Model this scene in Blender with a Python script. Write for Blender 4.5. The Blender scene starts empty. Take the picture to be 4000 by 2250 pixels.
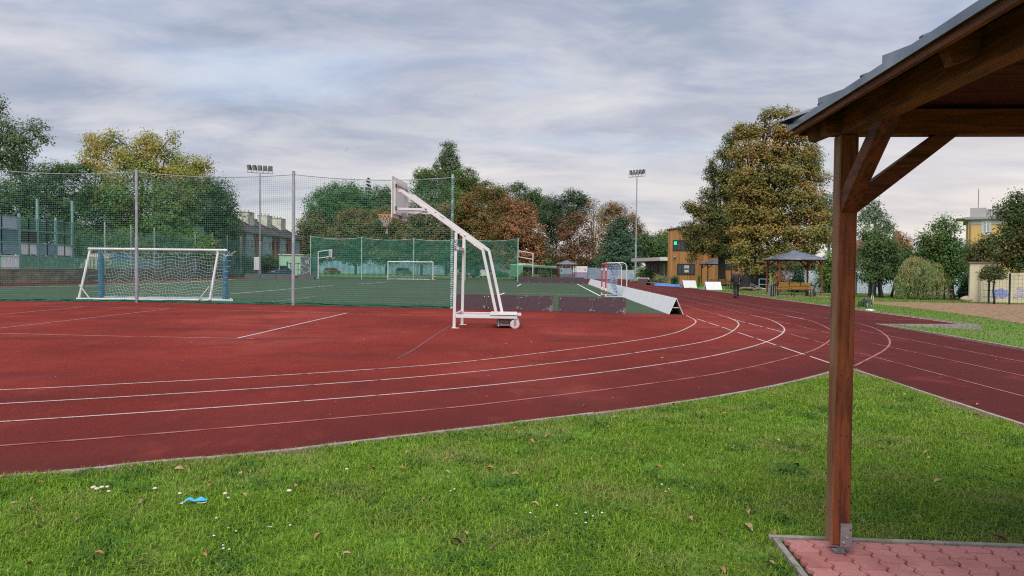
import bpy, bmesh, math, random
import numpy as np
from mathutils import Vector, Matrix
random.seed(7); RNG = np.random.default_rng(11)
SC = bpy.context.scene; COL = SC.collection
PI = math.pi
# ------------------------------------------------------------------ camera of the photograph (metres, eye at 1.6 m, +Y ahead)
F = 2856.0; PITCH = math.radians(1.48); ROLL = math.radians(.65); EYE = 1.6
_R = Vector((1, 0, 0)); _U = Vector((0, math.sin(PITCH), math.cos(PITCH))); FW = Vector((0, math.cos(PITCH), -math.sin(PITCH)))
RT = math.cos(ROLL)*_R + math.sin(ROLL)*_U; UP = math.cos(ROLL)*_U - math.sin(ROLL)*_R
def ray(u, v): return FW + RT*((u-2000)/F) + UP*((1125-v)/F)
def G(u, v, z=0.0):                      # point of the photograph -> point on the ground (survey helper)
    d = ray(u, v); t = (z-EYE)/d.z
    return Vector((d.x*t, d.y*t, z))
def at(u, v, Y):                         # point of the photograph -> point at a known distance
    d = ray(u, v); t = Y/d.y
    return Vector((d.x*t, Y, EYE+d.z*t))
cam = bpy.data.cameras.new('camera'); co = bpy.data.objects.new('camera', cam); COL.objects.link(co)
M = Matrix((RT, UP, -FW)).transposed().to_4x4(); M.translation = (0, 0, EYE); co.matrix_world = M
cam.lens = F*36/4000; cam.sensor_width = 36; cam.clip_start = .05; cam.clip_end = 3000; SC.camera = co
AX = math.radians(3.3)                   # the stadium's long axis points 3.3 degrees right of +Y
AD = Vector((math.sin(AX), math.cos(AX), 0)); AP = Vector((math.cos(AX), -math.sin(AX), 0))

# ------------------------------------------------------------------ materials
def _nt(name):
    m = bpy.data.materials.new(name); m.use_nodes = True; nt = m.node_tree; nt.nodes.clear()
    out = nt.nodes.new('ShaderNodeOutputMaterial'); return m, nt, out
def N(nt, typ, **kw):
    n = nt.nodes.new(typ)
    for k, v in kw.items():
        if k in n.inputs: n.inputs[k].default_value = v
        else: setattr(n, k, v)
    return n
def L(nt, a, b): nt.links.new(a, b)
def c4(c): return (c[0], c[1], c[2], 1)
def ramp(nt, fac, stops):
    r = nt.nodes.new('ShaderNodeValToRGB'); e = r.color_ramp.elements
    while len(e) < len(stops): e.new(.5)
    for q, (p, c) in zip(e, stops): q.position = p; q.color = c4(c) if not isinstance(c, (int, float)) else (c, c, c, 1)
    L(nt, fac, r.inputs[0]); return r.outputs[0]
def mixc(nt, fac, a, b, mode='MIX'):
    m = nt.nodes.new('ShaderNodeMix'); m.data_type = 'RGBA'; m.blend_type = mode
    for s, v in ((m.inputs['Factor'], fac), (m.inputs[6], a), (m.inputs[7], b)):
        if hasattr(v, 'is_output'): L(nt, v, s)
        else: s.default_value = v if isinstance(v, (int, float)) else c4(v)
    return m.outputs[2]
def noise(nt, scale, detail=4, stretch=None, rough=.55, coord='Object', off=None):
    tc = nt.nodes.new('ShaderNodeTexCoord'); o = tc.outputs[coord]
    if stretch or off:
        mp = nt.nodes.new('ShaderNodeMapping'); L(nt, o, mp.inputs[0])
        if stretch: mp.inputs['Scale'].default_value = stretch
        if off: mp.inputs['Location'].default_value = off
        o = mp.outputs[0]
    n = nt.nodes.new('ShaderNodeTexNoise'); n.inputs['Scale'].default_value = scale; n.inputs['Detail'].default_value = detail
    n.inputs['Roughness'].default_value = rough
    L(nt, o, n.inputs['Vector']); return n.outputs['Fac']
def principled(nt, out, col, rough=.6, metal=0, bump=None, bd=.01, spec=.5, alpha=None, bs=.5):
    b = nt.nodes.new('ShaderNodeBsdfPrincipled')
    for s, v in (('Base Color', col), ('Roughness', rough), ('Metallic', metal), ('Specular IOR Level', spec)):
        if hasattr(v, 'is_output'): L(nt, v, b.inputs[s])
        else: b.inputs[s].default_value = c4(v) if s == 'Base Color' else v
    if bump is not None:
        bp = nt.nodes.new('ShaderNodeBump'); bp.inputs['Strength'].default_value = bs; bp.inputs['Distance'].default_value = bd
        L(nt, bump, bp.inputs['Height']); L(nt, bp.outputs[0], b.inputs['Normal'])
    L(nt, b.outputs[0], out.inputs[0]); return b
MATS = {}
def mat(name, c, rough=.6, metal=0, var=.25, scale=6, spec=.4, dirt=None, bump=0, stretch=None):
    """plain painted / metal / plastic surface with uneven tone and a little wear"""
    if name in MATS: return MATS[name]
    m, nt, out = _nt(name)
    n = noise(nt, scale, 6, stretch)
    lo = tuple(x*(1-var) for x in c); hi = tuple(min(1, x*(1+var*.7)) for x in c)
    col = ramp(nt, n, [(.3, lo), (.7, hi)])
    if dirt:
        col = mixc(nt, ramp(nt, noise(nt, dirt[1], 8, dirt[3] if len(dirt) > 3 else None), [(dirt[2], 0), (dirt[2]+.12, 1)]), col, dirt[0])
    principled(nt, out, col, rough, metal, noise(nt, scale*6, 4) if bump else None, bump or .01, spec)
    MATS[name] = m; return m
def emis(name, c, s):
    if name in MATS: return MATS[name]
    m, nt, out = _nt(name); e = N(nt, 'ShaderNodeEmission'); e.inputs[0].default_value = c4(c); e.inputs[1].default_value = s
    L(nt, e.outputs[0], out.inputs[0]); MATS[name] = m; return m
def wood(name, c1, c2, axis=2, worn=None, rough=.65):
    if name in MATS: return MATS[name]
    m, nt, out = _nt(name)
    st = [14, 14, 14]; st[axis] = .9
    g = noise(nt, 3.2, 8, tuple(st), .65)
    col = ramp(nt, g, [(.38, c2), (.5, tuple(.35*a+.65*b for a, b in zip(c2, c1))), (.60, c1)])
    st2 = [5, 5, 5]; st2[axis] = .8
    col = mixc(nt, ramp(nt, noise(nt, 2, 5, tuple(st2), off=(3, 1, 7)), [(.54, 0), (.64, .75)]), col, tuple(x*.5 for x in c2))
    # knots
    vo = nt.nodes.new('ShaderNodeTexVoronoi'); tc = nt.nodes.new('ShaderNodeTexCoord'); mp = nt.nodes.new('ShaderNodeMapping')
    s3 = [7, 7, 7]; s3[axis] = 2.6; mp.inputs['Scale'].default_value = s3
    L(nt, tc.outputs['Object'], mp.inputs[0]); L(nt, mp.outputs[0], vo.inputs['Vector'])
    col = mixc(nt, ramp(nt, vo.outputs['Distance'], [(.07, .9), (.14, 0)]), col, (.02, .008, .005))
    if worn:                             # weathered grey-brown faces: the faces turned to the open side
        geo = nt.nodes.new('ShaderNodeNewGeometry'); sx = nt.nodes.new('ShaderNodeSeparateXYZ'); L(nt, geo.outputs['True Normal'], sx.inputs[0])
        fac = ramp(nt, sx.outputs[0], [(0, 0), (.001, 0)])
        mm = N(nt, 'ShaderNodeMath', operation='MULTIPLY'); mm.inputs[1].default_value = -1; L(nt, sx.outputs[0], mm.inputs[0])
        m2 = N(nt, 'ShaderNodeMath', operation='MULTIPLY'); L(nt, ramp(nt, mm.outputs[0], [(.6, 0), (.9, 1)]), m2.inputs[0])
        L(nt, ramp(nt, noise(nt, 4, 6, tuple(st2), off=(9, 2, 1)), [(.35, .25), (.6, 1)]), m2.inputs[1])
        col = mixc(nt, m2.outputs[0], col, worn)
    principled(nt, out, col, rough, 0, g, .004, .35)
    MATS[name] = m; return m
def foliage(name, cols, alt=None, altscale=.35, altpos=.55, trans=.38, altw=.09):
    """leaf material: tone differs leaf by leaf, whole twigs turn colour in patches"""
    if name in MATS: return MATS[name]
    m, nt, out = _nt(name)
    if name.startswith(('leaf', 'needle')): cols = [tuple(x*1.22 for x in c) for c in cols]; alt = [tuple(x*1.12 for x in c) for c in alt] if alt else None
    geo = nt.nodes.new('ShaderNodeNewGeometry')
    st = [(i/(len(cols)-1) if len(cols) > 1 else 0, c) for i, c in enumerate(cols)]
    tw = N(nt, 'ShaderNodeMapRange'); tw.inputs[1].default_value = .34; tw.inputs[2].default_value = .66; L(nt, noise(nt, 1.5 if not name.startswith(('grass', 'verge', 'straw', 'weed')) else 7, 3), tw.inputs[0])
    tm = N(nt, 'ShaderNodeMath', operation='MULTIPLY'); tm.inputs[1].default_value = .42; L(nt, geo.outputs['Random Per Island'], tm.inputs[0])
    ta = N(nt, 'ShaderNodeMath', operation='MULTIPLY_ADD'); ta.inputs[1].default_value = .58; L(nt, tw.outputs[0], ta.inputs[0]); L(nt, tm.outputs[0], ta.inputs[2])
    col = ramp(nt, ta.outputs[0] if not name.startswith(('grass', 'straw')) else geo.outputs['Random Per Island'], st)
    if alt:
        mm = N(nt, 'ShaderNodeMath', operation='ADD'); mm.inputs[1].default_value = 0
        r = N(nt, 'ShaderNodeMath', operation='MULTIPLY_ADD'); r.inputs[1].default_value = .22; L(nt, geo.outputs['Random Per Island'], r.inputs[0])
        L(nt, noise(nt, altscale, 3), r.inputs[2])
        if len(alt) == 1: alt = [alt[0], tuple(x*.7 for x in alt[0])]
        s2 = [(i/(len(alt)-1), c) for i, c in enumerate(alt)]
        wn = N(nt, 'ShaderNodeTexWhiteNoise'); wn.noise_dimensions = '1D'; L(nt, geo.outputs['Random Per Island'], wn.inputs['W'])
        col = mixc(nt, ramp(nt, r.outputs[0], [(altpos+.1, 0), (altpos+.1+altw, 1)]), col, ramp(nt, wn.outputs['Value'], s2))
    d = N(nt, 'ShaderNodeBsdfPrincipled'); d.inputs['Roughness'].default_value = .55; d.inputs['Specular IOR Level'].default_value = .25
    t = N(nt, 'ShaderNodeBsdfTranslucent'); mx = N(nt, 'ShaderNodeMixShader'); mx.inputs[0].default_value = trans
    L(nt, col, d.inputs['Base Color']); L(nt, col, t.inputs[0]); L(nt, d.outputs[0], mx.inputs[1]); L(nt, t.outputs[0], mx.inputs[2])
    L(nt, mx.outputs[0], out.inputs[0]); MATS[name] = m; return m

# ------------------------------------------------------------------ mesh building
class MB:
    def __init__(s): s.v = []; s.f = []
    def add(s, vs, fs):
        k = len(s.v); s.v += [tuple(x) for x in vs]; s.f += [tuple(i+k for i in f) for f in fs]; return s
    def box(s, c, d, rz=0, m=None):
        x, y, z = (q/2 for q in d)
        vs = [Vector((a*x, b*y, e*z)) for e in (-1, 1) for a, b in ((-1, -1), (1, -1), (1, 1), (-1, 1))]
        R = m if m is not None else Matrix.Rotation(rz, 3, 'Z')
        c = Vector(c)
        return s.add([R @ p + c for p in vs], [(3, 2, 1, 0), (4, 5, 6, 7), (0, 1, 5, 4), (1, 2, 6, 5), (2, 3, 7, 6), (3, 0, 4, 7)])
    def bbox(s, c, d, b=.008, rz=0, m=None):       # box with chamfered edges
        bm = bmesh.new(); bmesh.ops.create_cube(bm, size=1)
        for v in bm.verts: v.co = Vector((v.co.x*d[0], v.co.y*d[1], v.co.z*d[2]))
        bmesh.ops.bevel(bm, geom=bm.edges[:], offset=b, segments=1, affect='EDGES', profile=.5)
        R = m if m is not None else Matrix.Rotation(rz, 3, 'Z'); c = Vector(c)
        bm.verts.index_update()
        s.add([R @ v.co + c for v in bm.verts], [[v.index for v in f.verts] for f in bm.faces]); bm.free(); return s
    def beam(s, p, q, w, h, up=(0, 0, 1), b=0):
        p, q = Vector(p), Vector(q); d = q-p; l = d.length; d.normalize(); u = Vector(up)
        sd = d.cross(u)
        if sd.length < 1e-5: sd = d.cross(Vector((0, 1, 0)))
        sd.normalize(); u = sd.cross(d)
        R = Matrix((sd, d, u)).transposed()
        return s.bbox((p+q)/2, (w, l, h), b, m=R) if b else s.box((p+q)/2, (w, l, h), m=R)
    def tube(s, pts, r, n=8, caps=True):
        pts = [Vector(p) for p in pts]; rs = r if isinstance(r, (list, tuple)) else [r]*len(pts)
        rings = []; pu = None
        for i, p in enumerate(pts):
            d = (pts[min(i+1, len(pts)-1)]-pts[max(i-1, 0)]).normalized()
            a = pu if pu is not None else (Vector((0, 0, 1)) if abs(d.z) < .9 else Vector((1, 0, 0)))
            a = (a-d*a.dot(d)).normalized(); pu = a; b = d.cross(a)
            rings.append([p+(a*math.cos(2*PI*k/n)+b*math.sin(2*PI*k/n))*rs[i] for k in range(n)])
        fs = [(i*n+k, i*n+(k+1) % n, (i+1)*n+(k+1) % n, (i+1)*n+k) for i in range(len(pts)-1) for k in range(n)]
        if caps: fs += [tuple(range(n))[::-1], tuple((len(pts)-1)*n+k for k in range(n))]
        return s.add([p for r_ in rings for p in r_], fs)
    def lathe(s, prof, c=(0, 0, 0), n=16, axis='Z'):
        vs = []
        for r, z in prof:
            for k in range(n):
                a = 2*PI*k/n; x, y = r*math.cos(a), r*math.sin(a)
                vs.append((c[0]+x, c[1]+y, c[2]+z) if axis == 'Z' else ((c[0]+x, c[1]+z, c[2]+y) if axis == 'Y' else (c[0]+z, c[1]+x, c[2]+y)))
        m = len(prof)
        fs = [(i*n+k, i*n+(k+1) % n, (i+1)*n+(k+1) % n, (i+1)*n+k) for i in range(m-1) for k in range(n)]
        fs += [tuple(range(n))[::-1], tuple((m-1)*n+k for k in range(n))]
        return s.add(vs, fs)
    def prism(s, poly, z0, z1):
        n = len(poly); vs = [(x, y, z0) for x, y in poly]+[(x, y, z1) for x, y in poly]
        return s.add(vs, [tuple(range(n))[::-1], tuple(range(n, 2*n))]+[(k, (k+1) % n, n+(k+1) % n, n+k) for k in range(n)])
    def extr(s, poly, o, a, b, c):                  # polygon (p,q) -> o + a*p + b*q, extruded by vector c
        o, a, b, c = Vector(o), Vector(a), Vector(b), Vector(c); n = len(poly)
        vs = [o+a*p+b*q for p, q in poly]; vs += [x+c for x in vs]
        return s.add(vs, [tuple(range(n))[::-1], tuple(range(n, 2*n))]+[(k, (k+1) % n, n+(k+1) % n, n+k) for k in range(n)])
    def quad(s, *p): return s.add(p, [tuple(range(len(p)))])
    def strip(s, pts, w, z0, z1=None):              # flat line or kerb along a path on the ground
        pts = [Vector((p[0], p[1], 0)) for p in pts]; n = len(pts); lv = []
        for i, p in enumerate(pts):
            d = (pts[min(i+1, n-1)]-pts[max(i-1, 0)]).normalized(); sd = Vector((-d.y, d.x, 0))*w/2
            lv.append((p+sd, p-sd))
        if z1 is None:
            return s.add([(q.x, q.y, z0) for a in lv for q in a], [(2*i, 2*i+1, 2*i+3, 2*i+2) for i in range(n-1)])
        vs = [(q.x, q.y, z) for a in lv for q in a for z in (z0, z1)]
        fs = []
        for i in range(n-1):
            a, b = 4*i, 4*i+4; fs += [(a+1, a+3, b+3, b+1), (a, a+1, b+1, b), (a+2, b+2, b+3, a+3)]
        fs += [(0, 2, 3, 1), (4*n-4, 4*n-3, 4*n-1, 4*n-2)]
        return s.add(vs, fs)
    def build(s, name, m, parent=None, smooth=False, world=False, **tags):
        me = bpy.data.meshes.new(name); vs = s.v
        if world and parent is not None:
            R = parent.matrix_basis.copy(); q = parent.parent
            while q is not None: R = q.matrix_basis @ R; q = q.parent
            R.invert(); vs = [tuple(R @ Vector(p)) for p in vs]
        me.from_pydata(vs, [], s.f); me.materials.append(m)
        if smooth: me.polygons.foreach_set('use_smooth', [True]*len(me.polygons))
        bm = bmesh.new(); bm.from_mesh(me); bmesh.ops.recalc_face_normals(bm, faces=bm.faces[:]); bm.to_mesh(me); bm.free()
        return link(name, me, parent, **tags)
def link(name, me, parent=None, **tags):
    o = bpy.data.objects.new(name, me); COL.objects.link(o)
    if parent is not None: o.parent = parent
    for k, v in tags.items():
        if v: o[k] = v
    return o
def thing(name, label, category, loc=(0, 0, 0), rz=0, group=None):
    o = bpy.data.objects.new(name, None); COL.objects.link(o); o.empty_display_size = .2
    o.location = loc; o.rotation_euler = (0, 0, rz); o.matrix_basis = Matrix.Translation(Vector(loc)) @ Matrix.Rotation(rz, 4, 'Z')
    o['label'] = label; o['category'] = category
    if group: o['group'] = group
    return o
def dup(root, loc, rz=None, label=None, scale=None):
    r = root.copy(); COL.objects.link(r); r.location = loc
    if rz is not None: r.rotation_euler = (0, 0, rz)
    if scale: r.scale = (scale,)*3
    if label: r['label'] = label
    for ch in list(root.children):
        c = ch.copy(); COL.objects.link(c); c.parent = r
        for g in list(ch.children):
            d = g.copy(); COL.objects.link(d); d.parent = c
    return r
def npmesh(name, V, loops, starts, m, smooth=False):
    me = bpy.data.meshes.new(name); me.vertices.add(len(V)); me.vertices.foreach_set('co', np.ascontiguousarray(V, dtype=np.float32).ravel())
    me.loops.add(len(loops)); me.loops.foreach_set('vertex_index', np.ascontiguousarray(loops, dtype=np.int32).ravel())
    me.polygons.add(len(starts)); me.polygons.foreach_set('loop_start', np.ascontiguousarray(starts, dtype=np.int32))
    me.update(calc_edges=True); me.materials.append(m)
    if smooth: me.polygons.foreach_set('use_smooth', np.ones(len(starts), dtype=bool))
    return me
def crm(pts, k=8):                                   # Catmull-Rom curve through survey points
    P = [Vector((p[0], p[1], p[2] if len(p) > 2 else 0)) for p in pts]; P = [P[0]*2-P[1]]+P+[P[-1]*2-P[-2]]; o = []
    for i in range(1, len(P)-2):
        for j in range(k):
            t = j/k; a, b, c, d = P[i-1:i+3]
            o.append(.5*((2*b)+(c-a)*t+(2*a-5*b+4*c-d)*t*t+(3*b-a-3*c+d)*t**3))
    return o+[P[-2]]
def text(name, body, size, m, parent, loc, rot, extrude=.002):
    cu = bpy.data.curves.new(name, 'FONT'); cu.body = body; cu.size = size; cu.extrude = extrude; cu.align_x = 'CENTER'; cu.align_y = 'CENTER'
    tmp = bpy.data.objects.new(name, cu); COL.objects.link(tmp); me = bpy.data.meshes.new_from_object(tmp.evaluated_get(bpy.context.evaluated_depsgraph_get()))
    bpy.data.objects.remove(tmp); me.name = name; me.materials.clear(); me.materials.append(m); o = link(name, me, parent); o.location = loc; o.rotation_euler = rot
    return o

# ------------------------------------------------------------------ leaves, trees
def leafmesh(name, C, Nn, S, m, asp=.68, fold=.16):
    n = len(C); r = RNG.normal(size=(n, 3)); a = np.cross(Nn, r); a /= np.linalg.norm(a, axis=1)[:, None]+1e-9
    b = np.cross(Nn, a); S = S[:, None]
    V = np.empty((n, 4, 3)); V[:, 0] = C-a*S*.5; V[:, 1] = C+b*S*asp*.5+Nn*S*fold; V[:, 2] = C+a*S*.5; V[:, 3] = C-b*S*asp*.5+Nn*S*fold
    return npmesh(name, V.reshape(-1, 3), np.arange(4*n), np.arange(n)*4, m)
def unit(n):
    d = RNG.normal(size=(n, 3)); return d/np.linalg.norm(d, axis=1)[:, None]
def blob_leaves(c, r, leaf, dens, clump, flat=.0):
    leaf = leaf*.68
    """leaves of one crown lobe: twigs (clumps) round the shell and inside, leaves round each twig"""
    area = 4*PI*((r[0]*r[1]+r[0]*r[2]+r[1]*r[2])/3)
    n = max(60, int(dens*area/(leaf*leaf)*4.4)); k = max(6, int(area/(clump*clump)*1.7))
    d = unit(k); rad = np.where(RNG.random(k) < .72, RNG.uniform(.72, 1.06, k), RNG.uniform(.25, .75, k))
    ctr = d*rad[:, None]
    idx = RNG.integers(0, k, n); sp = np.array([clump*.55]*3)/np.array(r)
    off = RNG.normal(size=(n, 3))*sp*.75; off[:, 2] *= .7
    P = ctr[idx]+off
    nn = P/np.linalg.norm(P, axis=1)[:, None]*.65+unit(n)*.62+np.array([0, -.12, .6]); nn /= np.linalg.norm(nn, axis=1)[:, None]
    return P*np.array(r)+np.array(c), nn, leaf*RNG.uniform(.45, 1.5, n)
T25 = (1.5528, 0, 0)
def tree(name, label, D, blobs, base, m, bark, leaf=.45, dens=.7, clump=1.1, tr=T25, group=None, trunk=.22, deep=.85, jit=.25, stems=1, z0=0, cat='tree', crown='crown', limbs=True):
    s, ox, oy = tr
    B = at(base*s+ox, 1060, D); B.z = z0
    t = thing(name, label, cat, B, 0, group)
    Cs, Ns, Ss, ctr = [], [], [], []
    for (x, y, rx, ry) in blobs:
        p = at(x*s+ox, y*s+oy, D); a = rx*s*D/F; b = ry*s*D/F
        p.y += random.uniform(-jit, jit)*a*1.5
        ctr.append((p-B, a, b))
        C, Nn, S = blob_leaves(p-B, (a*1.05, a*deep, b*1.05), leaf, dens, clump); ok = C[:, 2] > .15; Cs.append(C[ok]); Ns.append(Nn[ok]); Ss.append(S[ok])
    link(crown, leafmesh(crown, np.concatenate(Cs), np.concatenate(Ns), np.concatenate(Ss), m), t)
    mb = MB(); zc = sorted(c.z for c, a, b in ctr); top = zc[int(len(zc)*.6)]; low = min(c.z-b for c, a, b in ctr)
    cx = sum(c.x*a for c, a, b in ctr)/sum(a for c, a, b in ctr); cy = sum(c.y*a for c, a, b in ctr)/sum(a for c, a, b in ctr)
    fork = max(.9, low+(top-low)*.22)
    for k in range(stems):
        sx = 0 if stems == 1 else random.uniform(-1, 1)*trunk*6; sy = 0 if stems == 1 else random.uniform(-1, 1)*trunk*4
        f = Vector((sx*.6+cx*.25, sy*.5+cy*.25, fork)); tp = Vector((cx*.7+sx*1.5, cy*.7+sy, top))
        tt = trunk if stems == 1 else trunk*random.uniform(.55, .9)
        mb.tube([(sx, sy, -.1), (sx, sy, .25), f*.5+Vector((sx*.5+random.uniform(-.05, .05), sy*.5, 0)), f, (f+tp)/2+Vector((random.uniform(-.3, .3), random.uniform(-.3, .3), 0)), tp], [tt*1.5, tt*1.05, tt*.92, tt*.8, tt*.5, tt*.16], 9)
    if limbs:
        f = Vector((cx*.25, cy*.25, fork))
        for c, a, b in ctr:
            st = f.lerp(Vector((cx*.6, cy*.6, top)), random.uniform(.05, .6)); en = c+Vector((0, 0, b*.4))
            md = st.lerp(en, .5)+Vector((random.uniform(-.3, .3), random.uniform(-.3, .3), random.uniform(.1, .6)))
            mb.tube([st, md, en], [trunk*.30, trunk*.18, trunk*.05], 6)
            for _ in range(2):
                e2 = c+Vector((random.uniform(-1, 1)*a*.8, random.uniform(-1, 1)*a*.6, random.uniform(-.3, .9)*b)); mb.tube([md, md.lerp(e2, .5)+Vector((0, 0, .2)), e2], [trunk*.13, trunk*.08, trunk*.03], 5)
    mb.build('trunk', bark, t, smooth=True)
    return t
def conifer(name, label, D, x, top, bot, half, m, bark, tr=T25, leaf=.4, n=5000, group=None, z0=0, droop=.35, power=.85):
    s, ox, oy = tr
    B = at(x*s+ox, 1060, D); B.z = z0; zt = at(x*s+ox, top*s+oy, D).z-z0; zb = max(.3, at(x*s+ox, bot*s+oy, D).z-z0); R = half*s*D/F
    t = thing(name, label, 'tree', B, 0, group)
    tiers = max(9, int((zt-zb)/(.9 if D > 90 else .45))); br = []
    for i in range(tiers):
        f = i/(tiers-1); rr = R*(1-f)**power*random.uniform(.82, 1.12)+.12; z = zb+(zt-zb)*f
        for k in range(int(6+9*(1-f))):
            br.append((z+random.uniform(-.2, .2), random.uniform(0, 2*PI), rr*random.uniform(.7, 1.12)))
    br = np.array(br); w = br[:, 2]**1.6; idx = RNG.choice(len(br), n, p=w/w.sum()); q = br[idx]; u = RNG.random(n)**.6
    rad = u*q[:, 2]; ang = q[:, 1]+RNG.normal(size=n)*.16
    C = np.stack([np.cos(ang)*rad, np.sin(ang)*rad, q[:, 0]-droop*rad+RNG.normal(size=n)*.10], 1); C = C[C[:, 2] > .1]
    Nn = unit(len(C))*.7+np.array([0, 0, .8]); Nn /= np.linalg.norm(Nn, axis=1)[:, None]
    link('crown', leafmesh('crown', C, Nn, leaf*RNG.uniform(.6, 1.3, len(C)), m, .38, .1), t)
    MB().tube([(0, 0, -.1), (0, 0, zt*.5), (0, 0, zt*.98)], [R*.1+.05, R*.05+.03, .02], 7).build('trunk', bark, t, smooth=True)
    return t
# ------------------------------------------------------------------ sky and light
SUN_EL, SUN_AZ = math.radians(54), math.radians(-166)     # azimuth clockwise from +Y: behind the camera, to the left
W = bpy.data.worlds.new('World'); SC.world = W; W.use_nodes = True; nt = W.node_tree; nt.nodes.clear()
wo = nt.nodes.new('ShaderNodeOutputWorld'); bg = nt.nodes.new('ShaderNodeBackground'); bg.inputs[1].default_value = .1; L(nt, bg.outputs[0], wo.inputs[0])
sky = nt.nodes.new('ShaderNodeTexSky'); sky.sky_type = 'NISHITA'; sky.sun_disc = False; sky.sun_elevation = SUN_EL; sky.sun_rotation = SUN_AZ % (2*PI); sky.air_density = 1.2; sky.dust_density = 1.5
tc = nt.nodes.new('ShaderNodeTexCoord'); sp = nt.nodes.new('ShaderNodeSeparateXYZ'); L(nt, tc.outputs['Generated'], sp.inputs[0])
def mth(op, a, b=None, c=None):
    n = nt.nodes.new('ShaderNodeMath'); n.operation = op
    for i, v in enumerate((a, b, c)):
        if v is None: continue
        if hasattr(v, 'is_output'): L(nt, v, n.inputs[i])
        else: n.inputs[i].default_value = v
    return n.outputs[0]
zz = mth('ADD', mth('MAXIMUM', sp.outputs[2], 0.0), .16)
cb = nt.nodes.new('ShaderNodeCombineXYZ'); L(nt, mth('DIVIDE', sp.outputs[0], zz), cb.inputs[0]); L(nt, mth('DIVIDE', sp.outputs[1], zz), cb.inputs[1])
def cloud(scale, detail, sx, sy, off, rough=.55, dist=.4):
    mp = nt.nodes.new('ShaderNodeMapping'); L(nt, cb.outputs[0], mp.inputs[0]); mp.inputs['Scale'].default_value = (sx, sy, 1); mp.inputs['Location'].default_value = off
    mp.inputs['Rotation'].default_value = (0, 0, math.radians(-12))
    n = nt.nodes.new('ShaderNodeTexNoise'); n.inputs['Scale'].default_value = scale; n.inputs['Detail'].default_value = detail; n.inputs['Roughness'].default_value = rough; n.inputs['Distortion'].default_value = dist
    L(nt, mp.outputs[0], n.inputs['Vector']); return n.outputs['Fac']
EXPO = 1.38; K = 1/(.1*2**EXPO)                               # display value -> sky value at strength .1
def sc_(c): return tuple(x*K for x in c)
n1 = cloud(1.35, 7, .8, 1.15, (2.3, 4.1, 0), .58); n2 = cloud(2.6, 8, .75, 1.2, (7.7, 1.2, 3), .6); n3 = cloud(1.1, 6, .7, 1.2, (.4, 9.1, 6))
base = ramp(nt, n1, [(.36, sc_((.355, .42, .545))), (.46, sc_((.435, .48, .61))), (.55, sc_((.57, .595, .69))), (.66, sc_((.74, .745, .78)))])
wisp = ramp(nt, n2, [(.45, 0), (.66, .6)])
base = mixc(nt, wisp, base, sc_((.68, .695, .735)))
gap = ramp(nt, n3, [(.55, 0), (.72, .42)])                  # thinner places let the blue through
blue = mixc(nt, .55, sky.outputs[0], sc_((.36, .455, .66)))
base = mixc(nt, gap, base, blue)
# lighter, warmer cloud low over the horizon, most of all to the right
el = mth('SUBTRACT', 1.0, mth('MULTIPLY', mth('MAXIMUM', sp.outputs[2], 0.0), 4.2)); el = mth('MAXIMUM', el, 0.0)
az = mth('MULTIPLY_ADD', sp.outputs[0], .75, .66)
n4 = cloud(1.1, 6, .35, 1.5, (5.1, 2.2, 1), .5, .6)
glow = mth('MULTIPLY', mth('MULTIPLY', el, az), ramp(nt, n4, [(.36, .35), (.58, 1.0)]))
base = mixc(nt, glow, base, sc_((.98, .88, .78)))
L(nt, base, bg.inputs[0])
sl = bpy.data.lights.new('sun', 'SUN'); sl.energy = 1.5; sl.angle = math.radians(48); sl.color = (1, .95, .88)
so = bpy.data.objects.new('sun', sl); COL.objects.link(so)
sd = Vector((math.sin(SUN_AZ)*math.cos(SUN_EL), math.cos(SUN_AZ)*math.cos(SUN_EL), math.sin(SUN_EL))); so.rotation_euler = sd.to_track_quat('Z', 'Y').to_euler()
SC.view_settings.view_transform = 'Standard'; SC.view_settings.look = 'None'; SC.view_settings.exposure = EXPO; SC.view_settings.gamma = 1; SC.view_settings.use_curve_mapping = False
SC.cycles.use_denoising = False; SC.cycles.filter_width = 1.15; SC.cycles.max_bounces = 6; SC.cycles.diffuse_bounces = 3; SC.cycles.transparent_max_bounces = 6; SC.cycles.caustics_reflective = False; SC.cycles.caustics_refractive = False

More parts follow.
